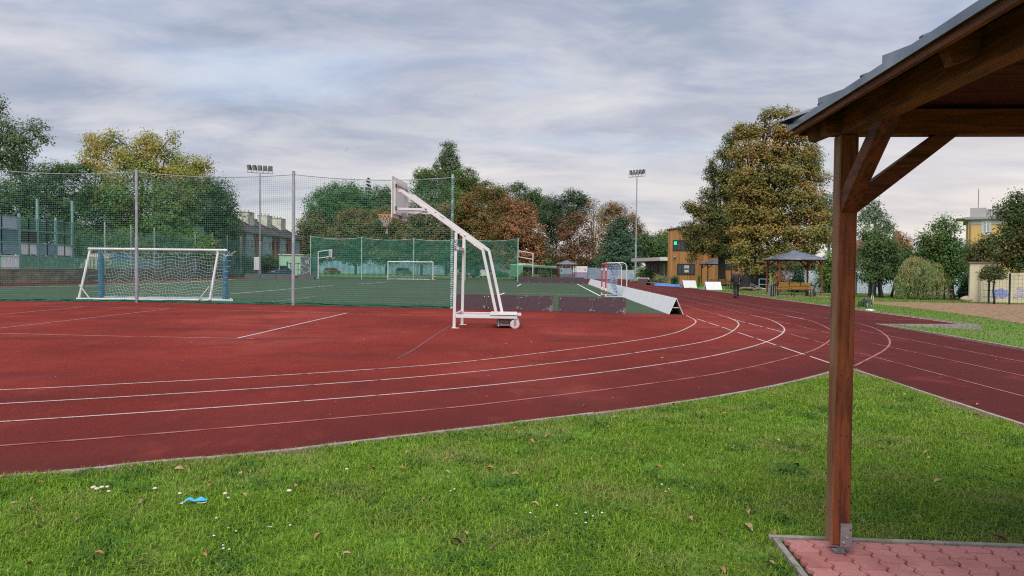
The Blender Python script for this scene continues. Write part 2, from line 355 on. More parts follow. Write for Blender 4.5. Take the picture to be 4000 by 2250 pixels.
# ------------------------------------------------------------------ the ground and its coverings
def ground_mat():
    m, nt, out = _nt('meadow')
    big = noise(nt, .35, 6); fine = noise(nt, 14, 6, (1, .5, 1)); mid = noise(nt, 2.2, 6)
    col = ramp(nt, fine, [(.3, (.055, .125, .018)), (.5, (.10, .205, .03)), (.7, (.17, .27, .055))])
    col = mixc(nt, ramp(nt, mid, [(.52, 0), (.7, .55)]), col, (.23, .22, .085))
    col = mixc(nt, ramp(nt, big, [(.48, 0), (.66, .5)]), col, (.075, .15, .03))
    principled(nt, out, col, .9, 0, fine, .03, .1); return m
GRASS = ground_mat()
def track_mat():
    m, nt, out = _nt('rubber_track')
    grain = noise(nt, 160, 2); g2 = noise(nt, 42, 5); big = noise(nt, .22, 5, (1, .7, 1)); mid = noise(nt, 1.3, 7, (1, .5, 1))
    col = ramp(nt, big, [(.36, (.165, .020, .015)), (.52, (.235, .030, .022)), (.64, (.315, .056, .043))])
    col = mixc(nt, ramp(nt, mid, [(.45, 0), (.72, .45)]), col, (.17, .030, .026))
    col = mixc(nt, ramp(nt, grain, [(.36, .85), (.5, 0)]), col, (.045, .011, .011))
    col = mixc(nt, ramp(nt, g2, [(.56, 0), (.68, .5)]), col, (.36, .085, .06))
    # the outermost lanes by the lawn are dirtier: dark, damp, mossy ring with a ragged edge
    tc = nt.nodes.new('ShaderNodeTexCoord'); vm = nt.nodes.new('ShaderNodeVectorMath'); vm.operation = 'DISTANCE'; L(nt, tc.outputs['Object'], vm.inputs[0]); vm.inputs[1].default_value = (-13.97, 28, 0)
    def mt(op, a, b, c=None):
        n = nt.nodes.new('ShaderNodeMath'); n.operation = op
        for i, v in enumerate((a, b, c)):
            if v is None: continue
            if hasattr(v, 'is_output'): L(nt, v, n.inputs[i])
            else: n.inputs[i].default_value = v
        return n.outputs[0]
    dist = mt('MULTIPLY_ADD', mid, 1.6, vm.outputs['Value'])
    ring = mt('MULTIPLY', mt('SUBTRACT', dist, 21.2), 1/5.5)
    col = mixc(nt, ramp(nt, ring, [(.0, 0), (.5, .42), (.9, .76)]), col, (.062, .017, .018))
    sx = nt.nodes.new('ShaderNodeSeparateXYZ'); L(nt, tc.outputs['Object'], sx.inputs[0])
    # scuffed dark streaks inside the bend and small pale grit
    col = mixc(nt, ramp(nt, noise(nt, .5, 6, (.55, 1.6, 1), off=(4, 2, 0)), [(.54, 0), (.66, .62)]), col, (.085, .022, .020))
    col = mixc(nt, ramp(nt, noise(nt, .9, 8, (1.3, .8, 1), .68, off=(7, 3, 0)), [(.55, 0), (.66, .20)]), col, (.32, .068, .05))
    col = mixc(nt, ramp(nt, noise(nt, .62, 7, (1, .6, 1), .66, off=(1, 9, 0)), [(.60, 0), (.68, .5)]), col, (.07, .022, .022))
    vo = nt.nodes.new('ShaderNodeTexVoronoi'); vo.inputs['Scale'].default_value = 2.6; L(nt, tc.outputs['Object'], vo.inputs['Vector'])
    vo.inputs['Randomness'].default_value = 1
    col = mixc(nt, ramp(nt, vo.outputs['Distance'], [(.022, .8), (.034, 0)]), col, (.5, .38, .30))
    principled(nt, out, col, .85, 0, grain, .008, .06, bs=.8); return m
TRACK = track_mat()
def turf_mat():
    m, nt, out = _nt('artificial_turf')
    fine = noise(nt, 55, 3); big = noise(nt, .3, 5, (.4, 1.5, 1)); st = noise(nt, 1.1, 5, (.25, 3, 1))
    col = ramp(nt, big, [(.35, (.026, .055, .026)), (.65, (.042, .076, .036))])
    col = mixc(nt, ramp(nt, st, [(.45, 0), (.7, .5)]), col, (.062, .085, .048))
    col = mixc(nt, ramp(nt, fine, [(.35, .5), (.55, 0)]), col, (.02, .05, .022))
    principled(nt, out, col, .8, 0, fine, .01, .25); return m
TURF = turf_mat()
LINE = mat('line_paint', (.52, .40, .39), .7, 0, .35, 30, .3, ((.25, .05, .045), 5, .56))
LINE_W = mat('line_paint_turf', (.66, .68, .64), .7, 0, .2, 20, .3, ((.2, .26, .18), 6, .62))
LINE_F = mat('line_paint_faded', (.33, .13, .12), .75, 0, .35, 24, .3, ((.22, .035, .03), 3, .50))
LINE_L = mat('line_paint_lilac', (.52, .44, .52), .7, 0, .25, 20, .3, ((.25, .06, .055), 3, .62))
LINE_D = mat('line_paint_grey', (.15, .045, .045), .8, 0, .4, 20, .3, ((.2, .04, .035), 2, .5))
MB().quad((-1500, -400, 0), (1500, -400, 0), (1500, 1500, 0), (-1500, 1500, 0)).build('ground', GRASS, kind='structure')
K5 = [(-22, 4.5), (-14, 3.25), (-8, 3.95), (-3.8, 5.42), (-2.97, 5.81), (-2, 6.28), (-1.39, 6.66), (.16, 7.6), (1.5, 8.45), (2.62, 9.28), (3.9, 10.4), (5.21, 11.79), (5.62, 12.2)]
arc5 = crm(K5)
tr_poly = [(p.x, p.y) for p in arc5]+[(5.64, 11.78), (5.49, 9.69), (5.41, 8.34), (5.39, 7.63), (5.2, 4), (4.9, -6), (10.3, -6), (10.6, 5), (10.97, 15.6), (11.47, 22.73), (13.45, 20.9), (14.44, 22.45), (14.9, 31.2), (15.56, 43.35), (16.41, 59.2), (17.9, 85), (20.4, 150), (9, 150), (9, 124), (-41, 122), (-41, 111), (-40.2, 75), (-39.4, 56), (-39.5, 24), (-34, 10)]
MB().quad(*[(x, y, .004) for x, y in tr_poly]).build('running_track', TRACK, kind='structure')
tf = [(-36.5, 31.3), (-21.4, 30.6), (-16.1, 31.2), (-9.07, 30.2), (-2.4, 28.95), (0, 28.62), (6.2, 26.75), (7.2, 50), (8.55, 82), (9, 101), (-33, 101.5), (-33.3, 88), (-34.4, 48), (-36.0, 40)]
MB().quad(*[(x, y, .008) for x, y in tf]).build('turf_pitch', TURF, kind='structure')
ln = MB(); lf = MB(); ll = MB(); ld = MB(); lw = MB(); Z1 = .0085
L1 = [(-22, 9.5), (-14, 7.75), (-9, 8.3), (-6.43, 9.17), (-5.02, 9.83), (-3.75, 10.47), (-2.37, 11.3), (-.94, 12.34), (.82, 14.21), (2.46, 16.15), (3.77, 18.0), (4.79, 20.11), (5.86, 23.22), (6.28, 26.3)]
L2 = [(-22, 8.1), (-14, 6.5), (-9, 7.1), (-5.8, 8.26), (-2.13, 10.17), (.23, 11.97), (2.6, 14.35), (4.89, 17.38), (6.8, 21.86), (7.46, 24.97), (7.6, 26.86)]
L3 = [(-22, 6.9), (-14, 5.4), (-8.5, 6.1), (-5.14, 7.32), (-1.88, 8.96), (.21, 10.36), (2.12, 12.01), (3.92, 13.91), (5.86, 16.72), (7.57, 20.24), (8.56, 23.99), (8.81, 26.62)]
L4 = [(-22, 5.6), (-14, 4.3), (-8, 5.0), (-4.46, 6.35), (-1.63, 7.79), (.18, 8.93), (3.21, 11.36), (5.65, 14.21), (7.03, 16.35), (8.37, 18.95), (9.24, 21.53), (9.95, 24.47), (10.04, 26.58)]
L5 = [(5.75, 12.35), (6.15, 12.87), (7.79, 15.22), (8.85, 17.06), (9.78, 19.13), (10.51, 21.16), (10.87, 22.64), (11.0, 23.6)]
for l in (L1, L2, L3): ln.strip(crm(l), .042, Z1)
s4 = 800/2576; s3 = 1500/2576; s1 = 1400/2576
def g4(x, y): return G(x*s4+2500, y*s4+1180)
def g3(x, y): return G(x*s3+2500, y*s3+1050)
def g1(x, y): return G(x*s1, y*s1+1150)
lf.strip(crm(L4), .045, Z1); lf.strip(crm(L5), .045, Z1)
# lane lines of the straight: solid beyond, faint and broken across the bend
def dashes(mb, a, b, on, off, w=.05):
    d = (b-a); n = d.length; d.normalize(); t = 0
    while t < n: mb.strip([a+d*t, a+d*min(n, t+on)], w, Z1+.001); t += on+off
dashes(ln, g4(715, 213), g4(2435, 787), 1.45, .32)
dashes(ln, g4(1170, 220), g4(1835, 390), 1.45, .32); dashes(lf, g4(1880, 405), g4(2435, 555), 1.45, .32)
dashes(lf, g4(1700, 240), g4(2435, 405), 1.6, .4)
for (a, b) in (((1480, 570), (2576, 860)), ((1550, 500), (2576, 722)), ((1480, 415), (2576, 628)), ((1610, 378), (2576, 551))):
    A, B_ = g3(*a), g3(*b); lf.strip([A, B_, B_+(B_-A)*.6], .038, Z1+.001)
for (a, k) in (((985, 162), 40), ((1425, 172), 45), ((1840, 175), 60), ((2435, 215), 70)):
    A = g4(*a); lf.strip([A, A+AD*k], .045, Z1+.001)
ln.strip([g4(1840, 175), g4(2070, 220)], .05, Z1+.002)
lf.strip([g4(660, 187), g4(1450, 196), g4(2440, 210), g4(2440, 210)+AP*4.5], .05, Z1+.002)
rt_edge = [(10.97, 5)]
edge = [g3(2270, 388), g3(1480, 280), g3(900, 203), g3(500, 150), Vector((17.0, 72, 0)), Vector((18.6, 100, 0))]
ln.strip(edge, .07, Z1+.001)
# court painted inside the bend
ll.strip([g1(2495, 135), g1(1705, 318)], .06, Z1+.001)
lf2 = MB()
lf2.strip([g1(-500, 78), g1(0, 86), g1(600, 90), g1(1220, 105), g1(1900, 121), g1(2495, 135)], .05, Z1); lf2.strip([g1(1705, 318), g1(870, 303), g1(0, 282), g1(-600, 268)], .05, Z1)
lf2.strip([g1(600, 91), g1(0, 147), g1(-400, 186)], .05, Z1+.001); lf2.strip([g1(1220, 105), g1(0, 245), g1(-500, 303)], .05, Z1+.001)
lf2.strip([g1(1775, 320), g1(1825, 321)], .05, Z1); lf2.strip([g1(2545, 137), g1(2600, 138)], .05, Z1)
s1b = lambda x, y: G(x*s1+1400, y*s1+1150)
ld.strip([s1b(665, 225), s1b(520, 315), s1b(400, 400), s1b(280, 465)], .06, Z1)
ln.build('track_marking', LINE, kind='structure'); lf.build('track_marking', LINE_F, kind='structure'); ll.build('court_marking', LINE_L, kind='structure'); lf2.build('court_marking', mat('line_paint_pale', (.44, .25, .26), .75, 0, .3, 20, .3, ((.25, .06, .055), 2.5, .56)), kind='structure'); ld.build('court_marking', LINE_D, kind='structure')
# pitch lines on the turf
zt = .012
def gc3(x, y): s = 800/1449; return G(x*s+2000, y*s+500)
def gc5(x, y): s = 600/2484; return G(x*s+1720, y*s+900)
lw.strip([gc3(625, 1190), gc3(462, 1105)], .12, zt)
for a, b, w in (((960, 1045), (1040, 1012), .12), ((1240, 905), (1305, 870), .12), ((1040, 1012), (2484, 1052), .08)): lw.strip([gc5(*a), gc5(*b)], w, zt)
lw.strip([Vector((-36.0, 40, 0)), Vector((-34.4, 48, 0)), G(330, 1118), G(600, 1110), Vector((-33.3, 88, 0))], .16, zt)
s2 = 1200/2174
def gc2(x, y): return G(x*s2+900, y*s2+500)
for a, b in (((0, 1175), (725, 1115)), ((900, 1105), (1110, 1090))): lw.strip([gc2(*a), gc2(*b)], .10, zt)
lw.build('pitch_marking', LINE_W, kind='structure')
ly = MB()
for a, b in (((290, 1232), (610, 1192)), ((460, 1222), (1545, 1243))): ly.strip([gc2(*a), gc2(*b)], .08, zt)
for y, x0, x1 in ((940, 380, 2200), (985, 930, 2100), (965, 960, 2000), (907, 1240, 2150)): ly.strip([gc5(x0, y-14), gc5(x1, y+8)], .06, zt)
for k in range(16):
    y = 33+k*2.3+random.uniform(-.5, .5); x = random.uniform(-30, -6); ly.strip([(x, y), (x+random.uniform(3, 14), y-random.uniform(.2, .9))], .035, zt)
ly.build('pitch_marking', mat('line_paint_yellow', (.30, .34, .16), .8, 0, .3, 14, .3, ((.06, .12, .05), 3, .5)), kind='structure')
CONC = mat('kerb_concrete', (.30, .27, .245), .9, 0, .3, 9, .2, ((.17, .17, .11), 5, .56), .01)
def kerb(name, label, pts, w, z1, joint=1.0):
    t = thing(name, label, 'kerb', (pts[0][0], pts[0][1], 0)); mb = MB()
    P = [Vector((p[0], p[1], 0)) for p in pts]; cur = [P[0]]; acc = 0
    for a, b in zip(P, P[1:]):
        seg = (b-a).length; d = (b-a).normalized() if seg > 0 else Vector((1, 0, 0)); pos = 0
        while acc+seg-pos >= joint:
            pos += joint-acc; q = a+d*pos; cur.append(q-d*.002); h = random.uniform(-.005, .005); mb.strip(cur, w, -.03, z1+h); cur = [q+d*.002]; acc = 0
        acc += seg-pos; cur.append(b)
    if len(cur) > 1 and (cur[-1]-cur[0]).length > .05: mb.strip(cur, w, -.03, z1)
    mb.build('kerbstone', CONC, t, world=True); return t
off = Vector((.03, -.05, 0))
kerb('lawn_kerb', 'curved pale concrete kerb between the near lawn and the red bend', [p+off for p in arc5], .055, .03)
kerb('lawn_kerb', 'straight pale concrete kerb between the near lawn and the straight, behind the post', [(5.62, 12.0), (5.5, 9.69), (5.42, 8.34), (5.39, 7.63), (5.2, 4), (4.95, -4)], .055, .03)
k = thing('runway_kerb', 'grey concrete kerb wedge closing off the jump runway beside the right hand grass', 'kerb', (11.4, 22.8, 0))
uk = MB(); up_ = [Vector((11.38, 22.78, 0)), Vector((12.3, 21.95, 0)), Vector((13.42, 20.85, 0))]; ws = Vector((.033, .037, 0)); zz_ = (.02, .09, .18)
uk.add([q for p, z in zip(up_, zz_) for q in (p-ws, p+ws, p+ws+Vector((0, 0, z)), p-ws+Vector((0, 0, z)))], [(4*i+a, 4*i+b, 4*i+4+b, 4*i+4+a) for i in range(2) for a, b in ((0, 1), (1, 2), (2, 3), (3, 0))]+[(0, 3, 2, 1), (8, 9, 10, 11)])
uk.build('upright_kerb', CONC, k, world=True)
MB().strip([(11.38, 22.75), (11.32, 20.2), (11.1, 17.4), (10.97, 15.6), (10.75, 9), (10.6, 4)], .07, -.02, .035).build('edging', CONC, k, world=True)
kerb('track_kerb', 'long pale kerb along the far side of the straight by the second gazebo', [e+AP*.09 for e in edge], .08, .035, 1.0)
# bark bed
def soil_mat():
    m, nt, out = _nt('bark_chips'); a = noise(nt, 9, 8, (1, .45, 1), .7); b = noise(nt, 1.2, 5)
    col = ramp(nt, a, [(.32, (.075, .042, .026)), (.5, (.27, .175, .11)), (.68, (.46, .33, .22))]); col = mixc(nt, ramp(nt, b, [(.5, 0), (.7, .5)]), col, (.16, .10, .06))
    principled(nt, out, col, .95, 0, a, .06, .1, bs=1); return m
s5c = 800/1449
def gc_5(x, y): return G(x*s3+2500, y*s3+1050)
bed = [gc_5(1540, 236), gc_5(1810, 260), gc_5(2100, 300), gc_5(2330, 330), gc_5(2576, 372), Vector((20.5, 21, 0)), Vector((34, 33, 0)), gc_5(2576, 240), gc_5(2290, 232), gc_5(1900, 226), gc_5(1560, 221)]
MB().quad(*[(p.x, p.y, .006) for p in bed]).build('bark_bed', soil_mat(), kind='structure')
# ------------------------------------------------------------------ grass blades of the near lawn (uncountable)
def inside(P, poly):
    x, y = P[:, 0], P[:, 1]; r = np.zeros(len(P), bool); j = len(poly)-1
    for i in range(len(poly)):
        xi, yi = poly[i]; xj, yj = poly[j]
        c = ((yi > y) != (yj > y)) & (x < (xj-xi)*(y-yi)/(yj-yi+1e-12)+xi); r ^= c; j = i
    return r
def vnoise(x, y, s, seed):                                   # smooth value noise for tufts
    rs = np.random.default_rng(seed); T = rs.random((128, 128)); u, v = x*s, y*s; i, j = np.floor(u).astype(int), np.floor(v).astype(int); a, b = u-i, v-j
    a = a*a*(3-2*a); b = b*b*(3-2*b); q = lambda m, n: T[m % 128, n % 128]
    return (q(i, j)*(1-a)+q(i+1, j)*a)*(1-b)+(q(i, j+1)*(1-a)+q(i+1, j+1)*a)*b
def blades(name, P, h, w, lean, m):
    n = len(P); a = RNG.uniform(0, 2*PI, n); d = np.stack([np.cos(a), np.sin(a), np.zeros(n)], 1); s = np.stack([-np.sin(a), np.cos(a), np.zeros(n)], 1)
    l = (lean*RNG.uniform(.15, 1.3, n))[:, None]; h = h[:, None]; w = w[:, None]; up = np.array([0, 0, 1.])
    P3 = np.concatenate([P, np.zeros((n, 1))], 1)
    mid = P3+up*h*.55+d*h*l*.30; tip = P3+up*h*np.maximum(.25, 1-.45*l)+d*h*l
    V = np.empty((n, 5, 3)); V[:, 0] = P3-s*w; V[:, 1] = P3+s*w; V[:, 2] = mid+s*w*.8; V[:, 3] = mid-s*w*.8; V[:, 4] = tip
    base = np.arange(n)[:, None]*5; loops = (base+np.array([[0, 1, 2, 3, 3, 2, 4]])).ravel(); st = (np.arange(n)[:, None]*7+np.array([[0, 4]])).ravel()
    return npmesh(name, V.reshape(-1, 3), loops, st, m)
lawn_poly = [(p.x+.04, p.y-.065) for p in arc5 if p.x > -6.5]+[(5.45, 9.69), (5.35, 7.63), (5.1, 4.6), (5.0, 2.4), (-6.5, 2.4)]
PAVE0 = Vector((1.545, 4.335)); PRX = math.radians(-4.2)          # far left corner of the paving, its direction
pvx = Vector((math.cos(PRX), math.sin(PRX))); pvy = Vector((-math.sin(PRX), math.cos(PRX)))
pave_poly = [tuple(PAVE0), tuple(PAVE0+pvx*4.2), tuple(PAVE0+pvx*4.2-pvy*4.2), tuple(PAVE0-pvy*4.2)]
def scatter(n, x0, x1, y0, y1, power):
    y = y0+(y1-y0)*RNG.random(n)**power; return np.stack([RNG.uniform(x0, x1, n), y], 1)
def lawn():
    P = scatter(900000, -6.3, 5.6, 2.5, 12.2, 1.5); P = P[inside(P, lawn_poly) & ~inside(P, pave_poly)]
    fr = np.abs(P[:, 0]) < P[:, 1]*.70+1.0; P = P[fr]
    t = vnoise(P[:, 0], P[:, 1], 1.7, 1)*.6+vnoise(P[:, 0]+9, P[:, 1], 5.5, 2)*.4
    keep = RNG.random(len(P)) < .22+1.1*t; P = P[keep]; t = t[keep]
    h = (.020+.052*t)*RNG.uniform(.5, 1.5, len(P)); w = RNG.uniform(.0014, .0032, len(P))*(1+P[:, 1]*.06)
    m = foliage('grass_blade', [(.065, .145, .010), (.145, .275, .016), (.22, .375, .03), (.33, .47, .055), (.125, .245, .014), (.20, .355, .025)], [(.27, .33, .07), (.36, .34, .12), (.20, .32, .05)], 1.1, .54, .4, .14)
    link('lawn_grass', blades('lawn_grass', P, h, w, RNG.uniform(.7, 2.0, len(P)), m), kind='stuff')
    # coarser dark weeds in tufts
    C = scatter(330, -5.5, 5.2, 2.7, 10.5, 1.2); C = C[inside(C, lawn_poly) & ~inside(C, pave_poly)]
    Q = np.repeat(C, 60, 0)+RNG.normal(size=(len(C)*60, 2))*.075; Q = Q[inside(Q, lawn_poly) & ~inside(Q, pave_poly)]
    m2 = foliage('weed_blade', [(.035, .105, .014), (.06, .16, .02), (.095, .21, .03)], None, trans=.3)
    link('weed_tufts', blades('weed_tufts', Q, RNG.uniform(.04, .085, len(Q)), RNG.uniform(.0025, .006, len(Q)), np.full(len(Q), 1.5), m2), kind='stuff')
    # dry straw along the kerbs
    pts = [p for p in arc5 if p.x > -5]+[Vector((5.5, 9.69, 0)), Vector((5.42, 8.34, 0)), Vector((5.39, 7.63, 0)), Vector((5.25, 5, 0))]
    S = []
    for a, b in zip(pts, pts[1:]):
        n = int((b-a).length*900); u = RNG.random((n, 1)); q = np.array([[a.x, a.y]])*(1-u)+np.array([[b.x, b.y]])*u
        d = (b-a).normalized(); q += np.array([[d.y, -d.x]])*(.03+np.abs(RNG.normal(size=(n, 1)))*.09); S.append(q)
    S = np.concatenate(S); k = vnoise(S[:, 0], S[:, 1], 1.4, 5) > .40; S = S[k]
    m3 = foliage('straw_blade', [(.30, .22, .11), (.44, .34, .19), (.22, .17, .08), (.17, .20, .06)], None, trans=.2)
    link('dry_grass', blades('dry_grass', S, RNG.uniform(.02, .07, len(S)), RNG.uniform(.001, .002, len(S)), np.full(len(S), 1.6), m3), kind='stuff')
    # verge grass across the straight
    P = scatter(260000, 10.6, 36, 8, 62, 1.4)
    tp = [(x, y) for x, y in tr_poly]; bp = [(p.x, p.y) for p in bed]
    ok = ~inside(P, tp) & ~inside(P, bp) & (P[:, 0] < P[:, 1]*.72+1.5); P = P[ok]
    sc = P[:, 1]/18
    link('verge_grass', blades('verge_grass', P, RNG.uniform(.03, .075, len(P))*(1+sc*.12), RNG.uniform(.002, .004, len(P))*(1+sc), np.full(len(P), 1.2), foliage('verge_blade', [(.07, .15, .02), (.12, .23, .03), (.18, .28, .05), (.26, .27, .09)], [(.30, .26, .12), (.22, .24, .09)], .5, .48, .3, .14)), kind='stuff')
lawn()
# ------------------------------------------------------------------ paving under the near gazebo
PAVER = None
def paver_mat():
    m, nt, out = _nt('red_paver'); geo = nt.nodes.new('ShaderNodeNewGeometry'); f = noise(nt, 70, 4); b = noise(nt, 3.2, 6)
    col = ramp(nt, geo.outputs['Random Per Island'], [(0, (.40, .155, .145)), (.5, (.50, .215, .20)), (1, (.45, .185, .18))])
    col = mixc(nt, ramp(nt, f, [(.35, .5), (.6, 0)]), col, (.30, .12, .115)); col = mixc(nt, ramp(nt, b, [(.55, 0), (.72, .55)]), col, (.23, .085, .08))
    principled(nt, out, col, .85, 0, f, .004, .25); return m
pv = MB(); zig = [(x, y+k*.1) for k in (0, 1) for x, y in ((0, 0), (0, .028), (.02, .046), (.02, .076))]+[(0, .2)]
for i in range(29):
    for j in range(-1, 21):
        x0 = .07+i*.14; y0 = j*.2+(.1 if i % 2 else 0)+.07
        lp = [(x0+a+.0045, min(max(y0+b, y0+.0045), y0+.1955)) for a, b in zig]+[(x0+.14+a-.0045, min(max(y0+b, y0+.0045), y0+.1955)) for a, b in zig[::-1]]
        lp = [(min(max(x, .068), 4.13), min(max(y, .068), 4.1)) for x, y in lp]
        if max(y for x, y in lp)-min(y for x, y in lp) < .03: continue
        P = [PAVE0+pvx*x-pvy*y for x, y in lp]; h = .03+random.uniform(-.0015, .0015)
        cx = sum(p.x for p in P)/len(P); cy = sum(p.y for p in P)/len(P); n = len(P)
        ins = [(p.x+(cx-p.x)*.05, p.y+(cy-p.y)*.04) for p in P]
        pv.add([(p.x, p.y, h-.012) for p in P]+[(x, y, h) for x, y in ins]+[(p.x, p.y, .0) for p in P], [tuple(range(n, 2*n))]+[(k, (k+1) % n, n+(k+1) % n, n+k) for k in range(n)]+[(2*n+k, 2*n+(k+1) % n, (k+1) % n, k) for k in range(n)])
pv.build('paving', paver_mat(), kind='structure')
q = [PAVE0+pvx*a-pvy*b for a, b in ((.05, .05), (4.15, .05), (4.15, 4.15), (.05, 4.15))]
MB().quad(*[(p.x, p.y, .009) for p in q]).build('paving_bed', mat('mossy_joint', (.045, .038, .022), .95, 0, .6, 7, .1, ((.10, .13, .02), 9, .54)), kind='structure')
kb = thing('paving_kerb', 'pale grey concrete edging round the red paving at the gazebo post', 'kerb', (PAVE0.x, PAVE0.y, 0))
for (a, b) in (((0, .03), (1.0, .03)), ((1.004, .03), (2.0, .03)), ((2.004, .03), (3.0, .03)), ((3.004, .03), (4.2, .03)), ((.03, .065), (.03, 1.0)), ((.03, 1.004), (.03, 2.0)), ((.03, 2.004), (.03, 4.2))):
    A = PAVE0+pvx*a[0]-pvy*a[1]; B_ = PAVE0+pvx*b[0]-pvy*b[1]
    MB().beam((A.x, A.y, .01), (B_.x, B_.y, .01), .034, .055, b=.004).build('kerbstone', CONC, kb, world=True)
# ------------------------------------------------------------------ gazebos
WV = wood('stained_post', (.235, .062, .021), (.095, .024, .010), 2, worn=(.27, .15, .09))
WX = wood('stained_beam_along', (.20, .052, .019), (.08, .021, .010), 0)
WY = wood('stained_beam_across', (.20, .052, .019), (.08, .021, .010), 1)
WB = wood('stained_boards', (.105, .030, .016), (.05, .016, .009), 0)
STEEL = mat('galvanised_steel', (.36, .37, .39), .45, .75, .3, 18, .5, ((.20, .17, .15), 9, .62))
ROOF = mat('roof_sheet', (.16, .19, .25), .33, .45, .3, 3, .6, ((.30, .33, .38), 1.6, .55), .002)
BOLT = mat('bolt_steel', (.6, .6, .6), .35, .9, .15, 30)
def gazebo(label, loc, rz, detail=False, group='wooden gazebos'):
    t = thing('gazebo', label, 'gazebo', loc, rz, group); h = 1.375; hw = .05; zt = 2.36; ph = .14; E = 1.585; sl = .36; pe = h+hw
    ze = zt+ph-(E-pe)*sl; za = zt+ph+pe*sl
    for sx in (-1, 1):
        for sy in (-1, 1):
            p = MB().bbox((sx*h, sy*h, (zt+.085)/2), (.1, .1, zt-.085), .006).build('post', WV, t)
            b = MB().bbox((sx*h+.028, sy*h-.053, .145), (.062, .006, .13), .001).box((sx*h, sy*h+.053, .145), (.062, .006, .13)).box((sx*h+.028, sy*h, .079), (.062, .10, .006)).tube([(sx*h+.01, sy*h, .0), (sx*h+.01, sy*h, .08)], .010).box((sx*h+.01, sy*h, .036), (.06, .06, .006)).build('foot_bracket', STEEL, p)
            if detail:
                for q in ((.032, .135), (.014, .105)): MB().lathe([(.009, 0), (.009, -.008), (.005, -.012)], (sx*h+q[0], sy*h-.056, q[1]), 6, 'Y').build('bolt', BOLT, p)
                MB().lathe([(.005, 0), (.005, -.0015)], (sx*h+.05, sy*h-.0555, .175), 8, 'Y').build('bolt_hole', mat('dark_hole', (.02, .02, .02)), p)
            for ax in (0, 1):
                s = -sx if ax == 0 else -sy
                a = Vector((sx*h, sy*h, 1.97)); a[ax] += s*.045; e = Vector((sx*h, sy*h, zt+.03)); e[ax] += s*.52
                bm_ = MB(); d = (e-a).normalized(); n = Vector((0, 1, 0)) if ax == 0 else Vector((1, 0, 0))
                lo = a-d*.10; hi = e
                # mitred brace cut flush with post and plate
                o = Vector((0, 0, 0)); W_ = .082
                poly = [(.05, 1.93), (.05, 1.93+W_*1.45), (.5-W_*.5, zt), (.5+W_*.95, zt)]
                av = Vector((s, 0, 0)) if ax == 0 else Vector((0, s, 0)); org = Vector((sx*h, sy*h, 0))-n*.04
                bm_.extr(poly, org, av, Vector((0, 0, 1)), n*.08).build('brace', WX if ax == 0 else WY, t)
    for s in (-1, 1):
        MB().bbox((0, s*h, zt+ph/2), (2*pe+.16, .1, ph), .006).build('wall_plate', WX, t)
        MB().bbox((s*h, 0, zt+ph/2-.002), (.1, 2*h-.102, ph), .006).build('wall_plate', WY, t)
    for s1_, s2_ in ((-1, -1), (1, -1), (1, 1), (-1, 1)):
        MB().beam((s1_*(E-.06), s2_*(E-.06), ze+.01-.055), (s1_*.05, s2_*.05, za-.065), .07, .10).build('hip_rafter', WX, t)
    apex = Vector((0, 0, za))
    for k in range(4):
        R = Matrix.Rotation(k*PI/2, 3, 'Z'); T = lambda x, y, z: R @ Vector((x, y, z))
        a, b, c = T(-E, -E, ze), T(E, -E, ze), T(0, 0, za); th = Vector((0, 0, .022))
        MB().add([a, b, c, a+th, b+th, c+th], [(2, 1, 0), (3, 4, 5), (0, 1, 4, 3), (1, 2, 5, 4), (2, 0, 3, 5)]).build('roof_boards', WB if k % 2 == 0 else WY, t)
        MB().beam(T(0, -(E-.05), ze-.035), T(0, -.12, za-.085), .06, .09).build('rafter', WY if k % 2 == 0 else WX, t)
        MB().beam(T(-E+.02, -E-.012, ze-.014), T(E-.02, -E-.012, ze-.014), .022, .055).build('fascia', WX if k % 2 == 0 else WY, t)
        m = MB(); E2 = E+.035; z2 = ze-.035*sl+.026; up = Vector((0, 0, .012))
        a, b, c = T(-E2, -E2, z2), T(E2, -E2, z2), T(0, 0, za+.03)
        m.add([a, b, c, a+up, b+up, c+up], [(2, 1, 0), (3, 4, 5), (0, 1, 4, 3), (1, 2, 5, 4), (2, 0, 3, 5)])
        m.beam(T(-E2, -E2-.004, z2-.012), T(E2, -E2-.004, z2-.004), .006, .036)
        for xr in (-1.1, -.55, 0, .55, 1.1):                        # seams of the roof sheets
            y1 = -abs(xr)-.05; zz = lambda y: z2+(E2+y)*sl*(za+.03-z2)/(E2*sl)+.016
            m.beam(T(xr, -E2, zz(-E2)), T(xr, y1, zz(y1)), .03, .012)
        m.build('roof_sheet', ROOF, t)
        n = 5
        for i in range(n):                                          # overlapping ridge caps up the hip
            f0, f1 = i/n-.02, (i+1)/n; P0 = T(-E2, -E2, z2).lerp(T(0, 0, za+.03), max(0, f0)); P1 = T(-E2, -E2, z2).lerp(T(0, 0, za+.03), f1)
            d = (P1-P0).normalized(); sd = Vector((-d.y, d.x, 0)).normalized(); l0, l1 = .062, .03
            vs = []
            for P, l in ((P0, l0), (P1, l1)): vs += [P+sd*.11+Vector((0, 0, l-.05)), P+Vector((0, 0, l)), P-sd*.11+Vector((0, 0, l-.05))]
            MB().add(vs, [(0, 1, 4, 3), (1, 2, 5, 4), (0, 2, 1), (3, 4, 5)]).build('ridge_cap', ROOF, t)
    if detail:
        for a, b, hh in ((.48, .86, .045), (1.26, 1.56, .04)):             # loose overlapping sheet ends along the eave
            y0, y1 = E2-a, E2-b; x = -E2+.01; zz0 = z2+.014
            MB().add([(x, y0, zz0), (x, y0, zz0+hh), (x, y1, zz0+.002), (x+.30, y0, zz0+.30*sl), (x+.30, y0, zz0+.30*sl+hh), (x+.30, y1, zz0+.30*sl+.002)], [(0, 2, 1), (3, 4, 5), (0, 1, 4, 3), (1, 2, 5, 4), (0, 3, 5, 2)]).build('lifted_sheet', ROOF, t)
